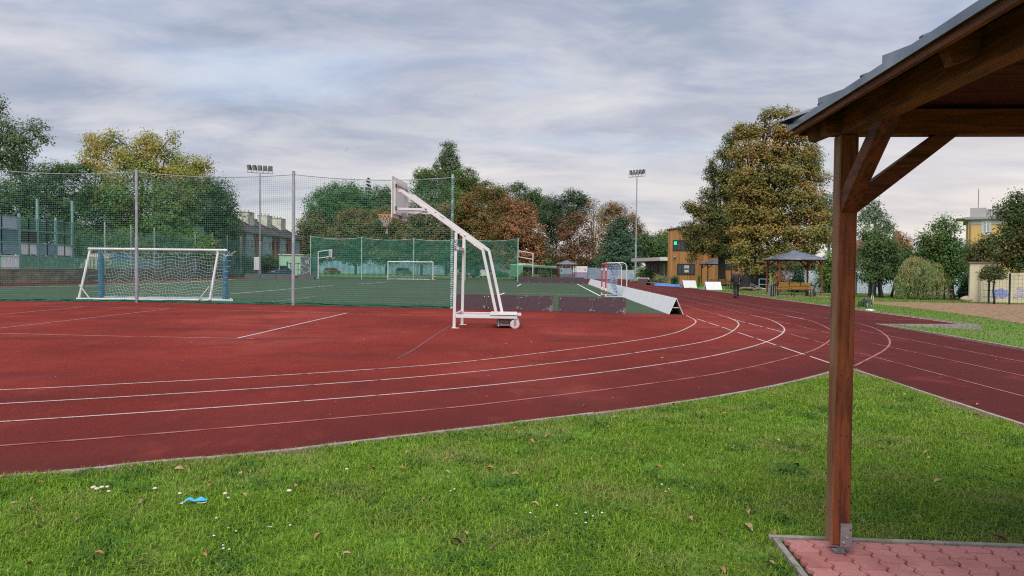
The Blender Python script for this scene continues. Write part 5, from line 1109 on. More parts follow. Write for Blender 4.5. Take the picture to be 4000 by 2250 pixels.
def graffiti(c, w, h, m, seed):
    rs = random.Random(seed); mb = MB(); dd = Vector((8.25, -3.1, 0)).normalized(); nn = Vector((-.352, -.936, 0))
    for k in range(46):
        x, z = rs.uniform(-w/2, w/2), rs.uniform(-h/2, h/2); a = rs.choice((.0, .1, 1.5, .7, -.6)); l = rs.uniform(.08, .30); q = c+dd*x+Vector((0, 0, z))+nn*(.0395+.0003*k)
        u = dd*math.cos(a)+Vector((0, 0, math.sin(a))); v = dd*(-math.sin(a))+Vector((0, 0, math.cos(a))); n = 8
        mb.add([q+u*l*.5*math.cos(2*PI*i/n)*rs.uniform(.8, 1.1)+v*l*.28*math.sin(2*PI*i/n) for i in range(n)], [tuple(range(n))])
    mb.build('graffiti', m, cw, world=True)
base_ = lambda u: on(u, 1150, (26.75, 41.7), (8.25, -3.1))
p = base_(3904); graffiti(Vector((p.x, p.y, .55)), .75, .45, mat('graffiti_blue', (.24, .27, .55), .7, 0, .2, 8), 3)
p = base_(3990); graffiti(Vector((p.x, p.y, .6)), .6, .5, mat('graffiti_lilac', (.42, .37, .50), .7, 0, .2, 8), 4)
FG = mat('dark_green_post', (.025, .045, .035), .6, .1)
wf = thing('wire_fence', 'dark green wire mesh fence with posts in front of the cream wall and right trees', 'fence', (26, 42, 0))
fl = [(3258, 56), (3345, 53), (3395, 51), (3500, 49), (3660, 47), (3690, 46), (3793, 43.5), (3864, 40.2), (3945, 39.2), (4060, 38.2)]
pr = None; wm = MB()
for u, D in fl:
    p = at(u, 1100, D); MB().box((p.x, p.y, .84), (.07, .07, 1.68)).build('fence_post', FG, wf, world=True)
    if pr is not None:
        for k in range(8): wm.beam((pr.x, pr.y, .1+k*.21), (p.x, p.y, .1+k*.21), .008, .008)
        n = int((p-pr).length/.25)
        for k in range(n): q = pr.lerp(p, k/n); wm.box((q.x, q.y, .82), (.007, .007, 1.5))
    pr = Vector((p.x, p.y, 0))
wm.build('wire_mesh', FG, wf, world=True)
ga = thing('fence_gate', 'dark metal gate and posts between the low stone wall and graffiti blocks', 'gate', (-39, 118, 0))
gm = MB(); a, b = at(1122, 1060, 116), at(1178, 1060, 116)
for i in range(5): x = a.x+(b.x-a.x)*i/4; gm.box((x, 116, 1.1), (.16 if i == 0 else .08, .1, 2.2 if i else 2.6))
for z in (.15, 1.1, 2.1): gm.box(((a.x+b.x)/2, 116, z), (b.x-a.x, .07, .08))
gm.build('gate_frame', FG, ga, world=True)
def graf_mat(name, a, b):
    m, nt, out = _nt(name); n = noise(nt, 1.6, 5, (1, 1, 1), .5); n2 = noise(nt, .9, 3, off=(5, 5, 5))
    col = ramp(nt, n, [(.40, a), (.46, b), (.54, b), (.60, a)]); col = mixc(nt, ramp(nt, n2, [(.52, 0), (.6, .7)]), col, (.06, .065, .08)); principled(nt, out, col, .7); return m
for i, (ua, ub, D, lab, mm) in enumerate(((1177, 1213, 102, 'tall concrete block with black and white graffiti lettering, left of the far net pole', graf_mat('graffiti_mono', (.42, .42, .44), (.09, .09, .11))), (1217, 1239, 103, 'tall concrete block with teal graffiti, behind the far net pole', graf_mat('graffiti_teal', (.24, .38, .42), (.05, .12, .16))))):
    a, b = at(ua, 1075, D), at(ub, 1075, D); zt = at(ua, 1003, D).z; gbk = thing('graffiti_block', lab, 'concrete block', ((a.x+b.x)/2, D, 0), 0)
    MB().bbox((0, 0, zt/2), (b.x-a.x, .8, zt), .02).build('block', mm, gbk)
    if i == 0: text('lettering', 'VI', .75, mat('lettering_white', (.6, .6, .6)), gbk, (.25, -.403, zt-.75), (PI/2, 0, 0))
# ------------------------------------------------------------------ floodlights
FL = mat('floodlight_body', (.10, .10, .12), .5, .4, .25, 5); FLG = mat('floodlight_glass', (.42, .42, .45), .2, 0, .1, 4, .6); MAST = mat('mast_zinc', (.34, .38, .42), .5, .5, .15, 1)
def flood(label, u, vt, vb, D, n, width, tilt, zbar_du=0, boxm=None):
    P = at(u, vb, D); P.z = 0; zt = at(u+zbar_du, vt, D).z
    t = thing('floodlight_mast', label, 'floodlight', P, 0, 'floodlight masts')
    MB().tube([(0, 0, 0), (0, 0, zt*.33), (0, 0, zt*.335), (0, 0, zt)], [.19, .17, .13, .085], 12).build('mast', MAST, t)
    R = Matrix.Rotation(-tilt, 3, 'Y')
    MB().box((0, 0, zt), (width, .12, .14), m=R).build('crossbar', MAST, t)
    for k in range(n):
        x = -width/2+width*(k+.5)/n; c = R @ Vector((x, 0, 0))+Vector((0, -.1, zt+.75)); tw = (-.5+k/(n-1))*1.0 if n > 1 else 0
        Q = Matrix.Rotation(tw, 3, 'Z') @ Matrix.Rotation(math.radians(28), 3, 'X')
        l = MB().bbox(c, (width/n*.74, .38, .78), .05, m=Q).build('floodlight', FL, t); MB().box(c+Q @ Vector((0, -.2, 0)), (width/n*.62, .02, .62), m=Q).build('lens', FLG, l)
        MB().beam(R @ Vector((x-.3, 0, 0))+Vector((0, 0, zt)), R @ Vector((x-.3, 0, 0))+Vector((0, -.05, zt+.75)), .06, .06).beam(R @ Vector((x+.3, 0, 0))+Vector((0, 0, zt)), R @ Vector((x+.3, 0, 0))+Vector((0, -.05, zt+.75)), .06, .06).build('yoke', MAST, t)
    return t
flood('floodlight mast with five lamps rising before the yellowing tree at the left', 335, 672, 1085, 112, 5, 4.6, 0)
flood('floodlight mast with five lamps rising before the terraced house', 1015, 676, 1083, 112, 5, 4.0, math.radians(-3), 2)
f3 = flood('tall floodlight mast with a tilted lamp row at the right end of the pitch', 2482, 690, 1090, 125, 5, 2.7, math.radians(5), 4)
a = at(2482, 802, 125)-f3.location
MB().tube([a, a+Vector((-.15, 0, .3)), a+Vector((-.6, 0, .35)), a+Vector((-.75, 0, .1)), a+Vector((-.72, 0, -.2))], .05, 6).lathe([(.02, .15), (.2, 0), (.12, -.25)], a+Vector((-.7, 0, -.3)), 8).build('camera_arm', mat('pale_cam', (.5, .5, .52)), f3)
tp_ = thing('electrical_cabinet', 'small pale box on a thin post beside the middle floodlight mast', 'cabinet', (at(1003, 1060, 108).x, 108, 0)); MB().bbox((0, 0, 2.0), (.75, .3, 1.9), .03).build('box', WHITE2, tp_); MB().tube([(.15, 0, 0), (.15, 0, 1.1)], .06, 6).build('post', MAST, tp_)
# ------------------------------------------------------------------ vehicles
TYRE = mat('tyre', (.018, .018, .018), .85); RIM = mat('rim_metal', (.35, .35, .36), .35, .8); CGL = mat('car_glass', (.02, .028, .03), .08, 0, .1, 1, .8); TAIL = mat('tail_lamp', (.40, .02, .02), .3); HEAD = mat('head_lamp', (.6, .6, .58), .2); PLATE = mat('number_plate', (.6, .6, .6), .4)
def car(label, loc, rz, paint, Ln=4.1, W_=1.68, H_=1.45, hatch=True, name='parked_car'):
    t = thing(name, label, 'car', loc, rz, 'cars parked by the far wall'); w = W_/2; x0, x1 = -Ln/2, Ln/2     # +x is the front
    prof = [(x0+.05, .32), (x0, .55), (x0+.06, .86), (x0+.25, .93), (x1-1.15, .92), (x1-.35, .80), (x1-.05, .62), (x1, .40), (x1-.1, .26), (x0+.2, .26)]
    mb = MB(); n = len(prof); sec = [(-w, .90), (-w*.97, 1.0), (0, 1.0), (w*.97, 1.0), (w, .9)]
    m = MB().extr(prof, (0, -w, 0), (1, 0, 0), (0, 0, 1), (0, 2*w, 0)); bo = m.build('body', paint, t)
    bv = bo.modifiers.new('bevel', 'BEVEL'); bv.width = .06; bv.segments = 2
    rx = x0+.30 if hatch else x0+.75
    g0 = [(x0+.16, .90), (x1-1.05, .90), (x1-1.75, H_-.05), (rx+.2, H_-.04)]; tw = w*.80
    vs = [(x, -w*.96 if z < 1 else -tw, z) for x, z in g0]+[(x, w*.96 if z < 1 else tw, z) for x, z in g0]
    MB().add(vs, [(0, 1, 2, 3), (7, 6, 5, 4), (1, 5, 6, 2), (0, 3, 7, 4), (3, 2, 6, 7)]).build('glasshouse', CGL, t)
    r = MB().bbox(((x1-1.75+rx+.2)/2, 0, H_-.02), (x1-1.75-rx-.2+.12, tw*2+.03, .06), .02)
    for s in (-1, 1):
        for (xa, za), (xb, zb) in (((x0+.14, .9), (rx+.2, H_-.04)), ((x1-1.03, .9), (x1-1.75, H_-.04)), ((-.1, .9), (-.15, H_-.05))): r.beam((xa, s*w*.97, za), (xb, s*(tw+.01), zb), .09, .05)
    r.build('roof', paint, t)
    for sx in (x0+.72, x1-.78):
        for s in (-1, 1):
            wh = MB().lathe([(.18, -.1), (.29, -.1), (.31, -.06), (.31, .06), (.29, .1), (.18, .1)], (sx, s*(w-.07), .31), 18, 'Y').build('wheel', TYRE, t); MB().lathe([(.19, -.105), (.05, -.08), (.05, .08), (.19, .105)], (sx, s*(w-.07), .31), 14, 'Y').build('rim', RIM, wh)
    for s in (-1, 1):
        MB().bbox((x0+.02, s*(w-.2), .72), (.1, .28, .26), .02).build('tail_lamp', TAIL, t); MB().bbox((x1-.16, s*(w-.26), .66), (.2, .34, .15), .03).build('headlight', HEAD, t); MB().bbox((x1-1.35, s*(w+.08), .98), (.12, .16, .11), .03).build('mirror', paint, t)
    MB().box((x0-.015, 0, .64), (.02, .5, .11)).build('number_plate', PLATE, t); MB().bbox((x0-.01, 0, .42), (.16, W_*.98, .2), .04).build('bumper', paint, t)
    return t
def paint(n, c): return mat('paint_'+n, c, .3, .1, .08, 2, .6)
def gp_(u, v, D): p = at(u, v, D); return Vector((p.x, p.y, 0))
car('red hatchback seen from behind, parked by the bluish wall', gp_(1299, 1066, 158), math.radians(62), paint('red', (.30, .035, .03)), 3.9, 1.65, 1.42)
car('silver people carrier seen from behind, parked inside the far goal outline', gp_(1578, 1072, 162), math.radians(70), paint('silver', (.34, .42, .44)), 4.4, 1.8, 1.65)
car('dark hatchback parked by the pale wall, right of the basketball stand legs', gp_(1852, 1083, 132), math.radians(66), paint('navy', (.03, .03, .045)), 4.0)
car('white car partly hidden by the slanting leg of the basketball stand', gp_(1903, 1085, 132), math.radians(75), paint('white', (.52, .52, .53)), 4.0)
car('pale beige car parked behind the upright legs of the basketball stand', gp_(1790, 1080, 134), math.radians(70), paint('beige', (.36, .34, .30)), 4.2)
car('pale blue car behind the wire fence, in front of the terraced house', Vector((-43.2, 117, 0)), math.radians(88), paint('paleblue', (.22, .32, .38)), 4.2, H_=1.55).scale = (1.2,)*3
car('grey van like car behind the wire fence, left of the mint garage', gp_(1048, 1060, 122), math.radians(85), paint('greygreen', (.16, .20, .20)), 4.6, 1.8, 1.9).scale = (1.15,)*3
car('blue car behind the wire fence beside the gate', gp_(1096, 1062, 121), math.radians(80), paint('blue', (.045, .13, .24)), 4.2).scale = (1.2,)*3
bus = thing('green_bus', 'pale green bus with dark windows half hidden by bushes and brown boards', 'bus', (3.75, 116.0, -.2), math.atan2(9, 6.4)); bus.rotation_euler = (0, math.radians(1.2), math.atan2(9, 6.4))
BWIN = mat('bus_window', (.012, .014, .015), .35, 0, .2, 1, .3); BG = mat('bus_green', (.13, .30, .17), .4, 0, .1, 1); Lb, Wb, Hb = 11.0, 2.4, 2.35
o = MB().bbox((0, 0, Hb/2+.18), (Lb, Wb, Hb-.32), .16).build('body', BG, bus); MB().bbox((-3.2, 0, Hb+.14), (2.2, 1.5, .22), .08).build('roof_pod', mat('pod', (.36, .52, .40), .4), bus)
MB().bbox((0, 0, Hb+.0), (Lb-.1, Wb-.1, .12), .05).build('roof', mat('bus_roof', (.36, .55, .42), .4), bus)
for k in range(6): MB().bbox((-4.6+k*1.62, -Wb/2-.004, 1.55), (1.5, .02, 1.0), .008).build('side_window', BWIN, bus)
MB().bbox((Lb/2+.004, 0, 1.45), (.03, Wb-.3, 1.2), .01).build('windscreen', BWIN, bus); MB().bbox((4.65, -Wb/2-.006, 1.2), (.9, .02, 1.75), .008).build('door', BWIN, bus)
for x in (-3.6, 3.2):
    for s in (-1, 1): wh = MB().lathe([(.2, -.12), (.44, -.12), (.47, 0), (.44, .12), (.2, .12)], (x, s*1.08, .48), 18, 'Y').build('wheel', TYRE, bus); MB().lathe([(.22, -.13), (.22, .13)], (x, s*1.08, .48), 12, 'Y').build('rim', RIM, wh)
for s in (-1, 1): MB().bbox((Lb/2, s*.85, .72), (.06, .35, .22), .02).build('headlight', HEAD, bus); MB().bbox((Lb/2+.12, s*1.28, 1.75), (.1, .14, .35), .02).build('mirror', BLACK, bus)
# ------------------------------------------------------------------ billboard
bd = thing('billboard', 'white billboard with red stripe beside the small distant gazebo', 'billboard', (at(2266, 1080, 124).x, 124, 0)); a, b = at(2238, 1053, 124), at(2294, 1053, 124); z0, z1 = at(2266, 1067, 124).z, at(2266, 1040, 124).z; w = b.x-a.x
MB().bbox((0, 0, (z0+z1)/2), (w, .08, z1-z0), .01).build('panel', mat('billboard_white', (.66, .66, .67), .5, 0, .06, 1), bd); MB().box((0, -.045, z0+.07), (w-.02, .012, .14)).build('red_stripe', mat('stripe_red', (.5, .06, .06)), bd)
tx = MB(); zc_ = (z0+z1)/2
for k in range(3):
    for j in range(7): tx.box((-.35+j*.075, -.043, z1-.28-k*.17), (.05, .006, .045))
for k in range(3): tx.lathe([(.055, 0), (.055, -.006)], (-w/2+.3, -.042, z1-.18-k*.25), 8, 'Y')
tx.tube([(.3, -.045, zc_), (.42, -.045, zc_+.15), (.62, -.045, zc_+.24), (.85, -.045, zc_+.26)], .012, 4)
tx.build('printed_lines', mat('print_grey', (.25, .22, .24)), bd)
MB().bbox((.85, -.05, zc_-.02), (.17, .012, .34), .004).build('printed_patch', mat('print_red', (.32, .10, .09)), bd)
for s in (-1, 1): MB().box((s*(w/2+.1), .05, z1*.52), (.1, .1, z1*1.04)).build('post', FG, bd)
# ------------------------------------------------------------------ benches, bin, small furniture
SLW = wood('bench_slat_golden', (.50, .25, .055), (.36, .15, .03), 0); SLR = wood('bench_slat_reddish', (.40, .21, .13), (.27, .13, .08), 0); SLB = wood('bench_slat_brown', (.24, .12, .05), (.15, .07, .03), 0); IRON = mat('cast_iron', (.018, .02, .022), .5, .4, .2, 10)
def bench(label, loc, rz, slat, Lb=1.9, group='park benches'):
    t = thing('park_bench', label, 'bench', loc, rz, group)        # back towards -y
    s = MB()
    for k in range(6): s.bbox((0, -.02+k*.075, .43+.012*k), (Lb, .062, .028), .006)
    s.build('seat', slat, t); b = MB(); R = Matrix.Rotation(math.radians(-16), 3, 'X')
    for k in range(5): b.bbox((0, -.08-.030*k, .50+k*.090), (Lb, .026, .066), .006, m=Matrix.Rotation(math.radians(18), 3, 'X'))
    b.build('backrest', slat, t)
    st = MB()
    for x in (-Lb/2+.02, -Lb/6, Lb/6, Lb/2-.02): st.beam((x, -.045, .42), (x, -.235, .92), .045, .018)
    st.build('back_strap', IRON, t)
    for x in (-Lb/2+.02, 0, Lb/2-.02):
        MB().beam((x, -.06, .42), (x, -.13, 0), .045, .045).build('leg', IRON, t); MB().beam((x, .36, .46), (x, .38, 0), .045, .045).beam((x, -.08, .405), (x, .40, .445), .04, .03).build('leg', IRON, t)
    for x in (-Lb/2+.02, Lb/2-.02): MB().tube([(x, -.13, .66), (x, .02, .72), (x, .22, .70), (x, .36, .62), (x, .39, .46)], .020, 6).build('armrest', IRON, t)
    return t
b1 = bench('long golden slatted bench seen from behind under the second gazebo', (18.35, 47.6, .035), -.05, SLW, 2.15)
bench('reddish slatted bench turned sideways at the right end of the golden bench', (19.75, 48.0, .035), math.radians(62), SLR, 1.3)
b2 = bench('brown slatted bench seen from behind, left of the walking person', (at(2818, 1120, 66).x, 66, 0), .05, SLB, 2.1)
bench('brown slatted bench turned sideways, just behind the walking person', (at(2861, 1120, 66.5).x, 66.5, 0), math.radians(60), mat('bench_grey_slat', (.26, .17, .12), .7, 0, .3, 6), 1.5)
bench('grey slatted bench inside the small distant gazebo', (8.7, 115.6, .03), .02, mat('bench_old_slat', (.22, .20, .17), .8, 0, .3, 6), 2.4)
lb_ = thing('litter_bin', 'black litter bin with vertical silver bars beside a gazebo post', 'bin', (17.05, 47.75, 0)); 
MB().lathe([(.17, .03), (.19, .06), (.19, .70), (.17, .72), (.15, .70)], n=16).build('body', BLACK, lb_)
for k in range(9): a = 2*PI*k/9; MB().box((.205*math.cos(a), .205*math.sin(a), .38), (.028, .028, .62), a).build('bar', mat('silver_bar', (.55, .55, .55), .35, .8), lb_)
MB().tube([(-.3, 0, 0), (-.3, 0, .82), (.1, 0, .82)], .02, 6).build('hanger', STEEL, lb_)
hr = thing('handrail', 'white double handrail sloping down by the timber building', 'handrail', (22, 70, 0))
for dz, x in ((0, 0), (.0, 1)):
    m = MB(); a = at(2893+x*14, 1097, 70+x); b = at(2972+x*14, 1128, 67+x); m.tube([a, b, b+Vector((.6, 0, 0))], .035, 6).tube([a-Vector((0, 0, .35)), b-Vector((0, 0, .28))], .03, 6).tube([b, (b.x, b.y, 0)], .035, 6).tube([a, (a.x, a.y, 0)], .035, 6).build('rail', WHITE, hr, world=True)
lr = thing('low_rail', 'thin pale blue low rail between the dark shed and the gazebo', 'railing', (23, 62, 0)); m = MB(); a = at(2965, 1120, 62); b = at(3050, 1122, 60)
for z in (1.0, .55): m.tube([(a.x, a.y, z), (b.x, b.y, z)], .025, 5)
for k in range(4): p = a.lerp(b, k/3); m.tube([(p.x, p.y, 0), (p.x, p.y, 1)], .03, 5)
m.build('rail', mat('pale_blue_rail', (.40, .50, .54)), lr, world=True)
st = thing('rock_pile', 'flat pile of brown stones on the grass behind the walking person', 'rocks', (at(2935, 1133, 61).x, 61, 0)); bm_ = MB(); rs = random.Random(3)
for k in range(9): bm_.lathe([(.05, 0), (.32, .05), (.36, .12), (.22, .2), (.05, .23)], (rs.uniform(-.8, .8), rs.uniform(-.3, .3), rs.uniform(0, .12)), 7)
bm_.build('stones', mat('brown_stone', (.16, .13, .10), .9, 0, .4, 4), st)
bo_ = MB().lathe([(.02, 0), (.30, .04), (.40, .2), (.36, .36), (.2, .47), (.02, .49)], n=14).build('boulder', mat('sandstone', (.46, .34, .26), .85, 0, .25, 2.5, .2, ((.32, .25, .20), 2, .56), .02), smooth=True)
bo_.location = (at(3788, 1180, 42.4).x, 42.4, -.06); bo_.scale = (1.35, 1.0, .85); bo_['label'] = 'pale sandstone boulder at the edge of the bark bed by the cream wall'; bo_['category'] = 'boulder'
tp = thing('tarpaulin', 'bright blue crumpled tarpaulin on the ground at the far side of the straight', 'tarpaulin', (15.8, 75.5, 0)); n = 26; mb = MB(); rs = random.Random(8)
A, B_, C_, D_ = at(2556, 1118, 78), at(2655, 1122, 73), at(2660, 1110, 81), at(2560, 1108, 85)
vs = []
for j in range(9):
    for i in range(n):
        p = A.lerp(B_, i/(n-1)).lerp(D_.lerp(C_, i/(n-1)), j/8); vs.append((p.x, p.y, .05+.10*abs(math.sin(i*1.1+j*.9))+rs.uniform(0, .10) if 0 < j < 8 else .02))
mb.add(vs, [(j*n+i, j*n+i+1, (j+1)*n+i+1, (j+1)*n+i) for j in range(8) for i in range(n-1)]); mb.build('sheet', mat('tarp_blue', (.035, .20, .60), .4, 0, .2, 1, .5), tp, world=True)
wbn = thing('white_bench', 'low white bench in front of the dark bush by the mast', 'bench', (at(2514, 1095, 96).x, 96, 0)); MB().box((0, 0, .62), (1.5, .4, .08)).build('seat', WHITE, wbn)
for s in (-1, 1): MB().box((s*.65, 0, .29), (.08, .35, .58)).build('leg', WHITE, wbn)
for i, (u, D) in enumerate(((2456, 104), (2470, 102))):
    t = thing('garden_chair', 'pale blue metal chair '+('nearer the white goal hoops' if i == 0 else 'nearer the floodlight mast')+' at the end of the straight', 'chair', gp_(u, 1095, D), .3*i, 'pale blue chairs'); CH = mat('chair_blue', (.22, .36, .52), .5)
    MB().bbox((0, 0, .45), (.5, .5, .04), .01).build('seat', CH, t); MB().bbox((0, .24, .78), (.5, .04, .5), .01).build('backrest', CH, t)
    for sx in (-1, 1):
        for sy in (-1, 1): MB().tube([(sx*.22, sy*.22, 0), (sx*.22, sy*.22, .44)], .02, 5).build('leg', CH, t)
# litter, mushrooms, flowers, leaves on the near lawn
lt_ = thing('crumpled_mask', 'crumpled bright blue face mask lying in the grass at lower left', 'litter', (G(764, 1985).x, G(764, 1985).y, .035), .12)
n = 15; vs = []; rs = random.Random(2)
for j in range(6):
    for i in range(n): vs.append((-.07+.14*i/(n-1), -.02+.009*j*1.2+.006*math.sin(i*.9), .008+.012*abs(math.sin(j*1.5+i*.35))+.010*math.sin(i*.5)**2))
MB().add(vs, [(j*n+i, j*n+i+1, (j+1)*n+i+1, (j+1)*n+i) for j in range(5) for i in range(n-1)]).build('pleated_sheet', mat('mask_blue', (.05, .38, .66), .6, 0, .2, 30), lt_)
MB().tube([(-.07, -.01, .012), (-.085, -.02, .008), (-.088, -.035, .01), (-.07, -.03, .008)], .003, 4).tube([(.07, .0, .012), (.075, -.02, .01), (.05, -.03, .008), (.02, -.028, .008)], .003, 4).build('ear_loop', mat('mask_loop', (.6, .6, .62)), lt_)
CAP = mat('mushroom_cap', (.60, .55, .40), .7, 0, .2, 30)
def g7(x, y): return G(x*.7764, y*.7764+1500)
def g8b(x, y): return G(x*.7764+2000, y*.7764+1400)
def mushroom(loc, s):
    t = thing('mushroom', 'small pale cream mushroom in the grass left of the blue mask', 'mushroom', loc, 0, 'pale mushrooms in the lawn')
    MB().lathe([(.028, .034), (.024, .045), (.012, .052), (.002, .054)], n=10).build('cap', CAP, t, smooth=True); MB().tube([(0, 0, 0), (0, 0, .04)], .007, 6).build('stem', CAP, t); t.scale = (s*.75,)*3; return t
ms = [(470, 548), (488, 553), (512, 545), (548, 562), (540, 540)]
m0 = mushroom(g7(*ms[0])+Vector((0, 0, .012)), .95)
for p in ms[1:]: dup(m0, g7(*p)+Vector((0, 0, .012)), random.uniform(0, 6), scale=random.uniform(.45, .75))
ot = [((780, 552), 'pale cream mushroom nearly above the left end of the blue mask', .8), ((905, 575), 'cream mushroom just above left of the blue mask', .7), ((1133, 578), 'cream mushroom just right of the blue mask', .8), ((1150, 598), 'cream mushroom right of the mask, lower of a pair', .65), ((1455, 567), 'white lone mushroom well right of the blue mask', .95), ((1745, 450), 'lone cream mushroom in the lawn nearer the kerb', .7)]
for p, l, s in ot: o = dup(m0, g7(*p)+Vector((0, 0, .015)), random.uniform(0, 6), l, s*.75)
FLW = mat('white_flower', (.68, .68, .66), .7)
def flower(loc, lab, grp):
    t = thing('clover_flower', lab, 'flower', loc, 0, grp); MB().tube([(0, 0, 0), (.006, 0, .05)], .0015, 4).build('stem', mat('flower_stem', (.08, .2, .03)), t)
    m = MB()
    for k in range(7): a = 2*PI*k/7; m.lathe([(.002, 0), (.005, .003), (.002, .006)], (.006+.007*math.cos(a), .007*math.sin(a), .05), 5)
    m.lathe([(.003, .002), (.006, .006), (.002, .010)], (.006, 0, .05), 6); m.build('head', FLW, t); return t
fa = [g7(*p) for p in ((1085, 708), (1190, 768), (1150, 752), (1350, 742), (1362, 744), (1460, 743), (1080, 796), (1125, 838), (1128, 858), (1155, 862), (2285, 556), (2265, 560))]
fb = [g8b(*p) for p in ((750, 662), (770, 690), (790, 680), (92, 808), (120, 824), (320, 806), (370, 808), (410, 822), (455, 808), (230, 770), (372, 858))]
f0 = flower(fa[0], 'small white flower in the lawn below and right of the blue mask', 'white flowers in the lawn by the mask')
f0.scale = (.8,)*3
for p in fa[1:]: dup(f0, p, random.uniform(0, 6), scale=random.uniform(.55, .8))
f1 = flower(fb[0], 'small white flower in the middle of the lawn, left of the gazebo post', 'white flowers in the lawn left of the post')
f1.scale = (.8,)*3
for p in fb[1:]: dup(f1, p, random.uniform(0, 6), scale=random.uniform(.55, .8))
# fallen leaves, each its own object
def leaf_mesh(seed, curl):
    rs = random.Random(seed); n, m_ = 7, 4; vs = []
    for i in range(n):
        f = i/(n-1); w = .5*math.sin(PI*min(1, f*.92+.06))**.8*(.9+.2*rs.random())
        for j in range(m_):
            g = j/(m_-1)*2-1; vs.append((f-.5, g*w*.5, curl*(abs(g)**1.5*w*.6+math.sin(f*PI*1.1)*.12)+rs.uniform(-.02, .02)))
    mb = MB().add(vs, [(i*m_+j, i*m_+j+1, (i+1)*m_+j+1, (i+1)*m_+j) for i in range(n-1) for j in range(m_-1)]); mb.tube([(-.5, 0, .02), (-.72, .03, .05)], .012, 4); return mb
LK = [('tan', (.36, .25, .14), 'curled tan fallen leaf lying in the near lawn'), ('orange', (.33, .17, .07), 'orange brown fallen leaf lying in the near lawn'), ('dark', (.14, .075, .04), 'dark brown fallen leaf lying in the near lawn'), ('yellow', (.48, .36, .10), 'yellowish fallen leaf lying in the near lawn')]
protos = []
for i, (k, c, lab) in enumerate(LK):
    o = leaf_mesh(i, .7 if i != 3 else .4).build('fallen_leaf', mat('dry_leaf_'+k, c, .75, 0, .35, 4), smooth=True); o['label'] = lab; o['category'] = 'leaf'; o['group'] = k+' fallen leaves on the near lawn'; protos.append(o)
def put_leaf(o, p, s): o.location = (p.x, p.y, random.uniform(.016, .035)); o.rotation_euler = (random.uniform(-.5, .5), random.uniform(-.4, .4), random.uniform(0, 6.3)); o.scale = (s,)*3
spots = [g7(*p) for p in ((12, 492), (200, 512), (325, 548), (165, 600), (362, 622), (190, 660), (345, 690), (385, 705), (660, 830), (492, 888), (1032, 875), (1045, 870), (772, 418), (945, 432), (900, 450), (660, 428), (1060, 535), (1218, 535), (1225, 585), (992, 575), (897, 520), (715, 610), (1605, 790), (2300, 815), (2335, 780), (2105, 705), (1940, 335), (2045, 355), (2340, 278), (1870, 448), (2250, 455), (2460, 445), (2190, 290), (1490, 530))]
spots += [g8b(*p) for p in ((100, 435), (175, 410), (310, 420), (250, 378), (130, 500), (440, 435), (485, 360), (920, 295), (955, 305), (1070, 290), (870, 660), (900, 670), (1015, 590), (655, 530), (1185, 795), (1190, 870), (1050, 905), (900, 830), (200, 815), (190, 620), (20, 600), (740, 570), (1310, 890), (2120, 405), (2080, 330), (2460, 925), (2140, 640), (2280, 680), (2420, 715), (2395, 565), (1500, 718), (1430, 552), (2335, 240), (2260, 210), (2080, 270), (1090, 375), (1270, 410), (1305, 1020), (1295, 1065), (1060, 1085))]
for i, p in enumerate(spots):
    k = i % 3 if i % 7 else 0; o = protos[k] if i < 3 else protos[k].copy()
    if i >= 3: COL.objects.link(o)
    put_leaf(o, p, random.uniform(.042, .08))
C = scatter(420, -5.5, 5.2, 3.2, 11.5, 1.0); C = C[inside(C, lawn_poly) & ~inside(C, pave_poly)]; first = True
for i, (x, y) in enumerate(C[:120]):
    k = random.choice((0, 0, 1, 1, 2, 3)); o = protos[3] if first else protos[k].copy()
    if not first: COL.objects.link(o)
    first = False; put_leaf(o, Vector((x, y, 0)), random.uniform(.03, .065))
for i in range(70):                                             # leaves blown onto the track
    p = Vector((random.uniform(-9, 13), random.uniform(6.5, 24), 0))
    if not inside(np.array([[p.x, p.y]]), tr_poly)[0] or p.x > 5.0+.05*p.y and p.y < 12 and p.x < 5.8: continue
    o = protos[random.choice((0, 0, 1, 3))].copy(); COL.objects.link(o); s = random.uniform(.03, .06); o.location = (p.x, p.y, .012+s*.12); o.rotation_euler = (random.uniform(-.25, .25), random.uniform(-.25, .25), random.uniform(0, 6.3)); o.scale = (s,)*3
    o['label'] = 'small dry leaf blown onto the red track'; o['group'] = 'dry leaves on the red track'
# ------------------------------------------------------------------ the walking person
def skin(name, chains, m, parent, sub=2):
    vs, es, rr = [], [], []; idx = {}
    for ch in chains:
        pv = None
        for (p, r) in ch:
            key = tuple(round(q, 4) for q in p)
            if key not in idx: idx[key] = len(vs); vs.append(p); rr.append(r)
            if pv is not None and pv != idx[key]: es.append((pv, idx[key]))
            pv = idx[key]
    me = bpy.data.meshes.new(name); me.from_pydata(vs, es, []); me.materials.append(m); o = link(name, me, parent)
    sk = o.modifiers.new('skin', 'SKIN'); sk.use_smooth_shade = True
    for i, r in enumerate(rr):
        q = me.skin_vertices[0].data[i]; q.radius = (r, r) if not isinstance(r, tuple) else r; q.use_root = (i == 0)
    sb = o.modifiers.new('sub', 'SUBSURF'); sb.levels = sub; sb.render_levels = sub
    dg = bpy.context.evaluated_depsgraph_get(); me2 = bpy.data.meshes.new_from_object(o.evaluated_get(dg)); o.modifiers.clear(); o.data = me2; me2.name = name
    if not me2.materials: me2.materials.append(m)
    return o
pe = thing('person', 'person in dark jacket and black trousers walking away along the straight', 'person', (13.62, 44.4, .006), math.radians(-8))
SKIN = mat('skin', (.33, .17, .11), .6, 0, .1, 20); JKT = mat('dark_jacket', (.026, .022, .030), .7, 0, .3, 9); TRS = mat('black_trousers', (.012, .012, .014), .8, 0, .3, 9); HAIR = mat('dark_hair', (.022, .015, .012), .7)
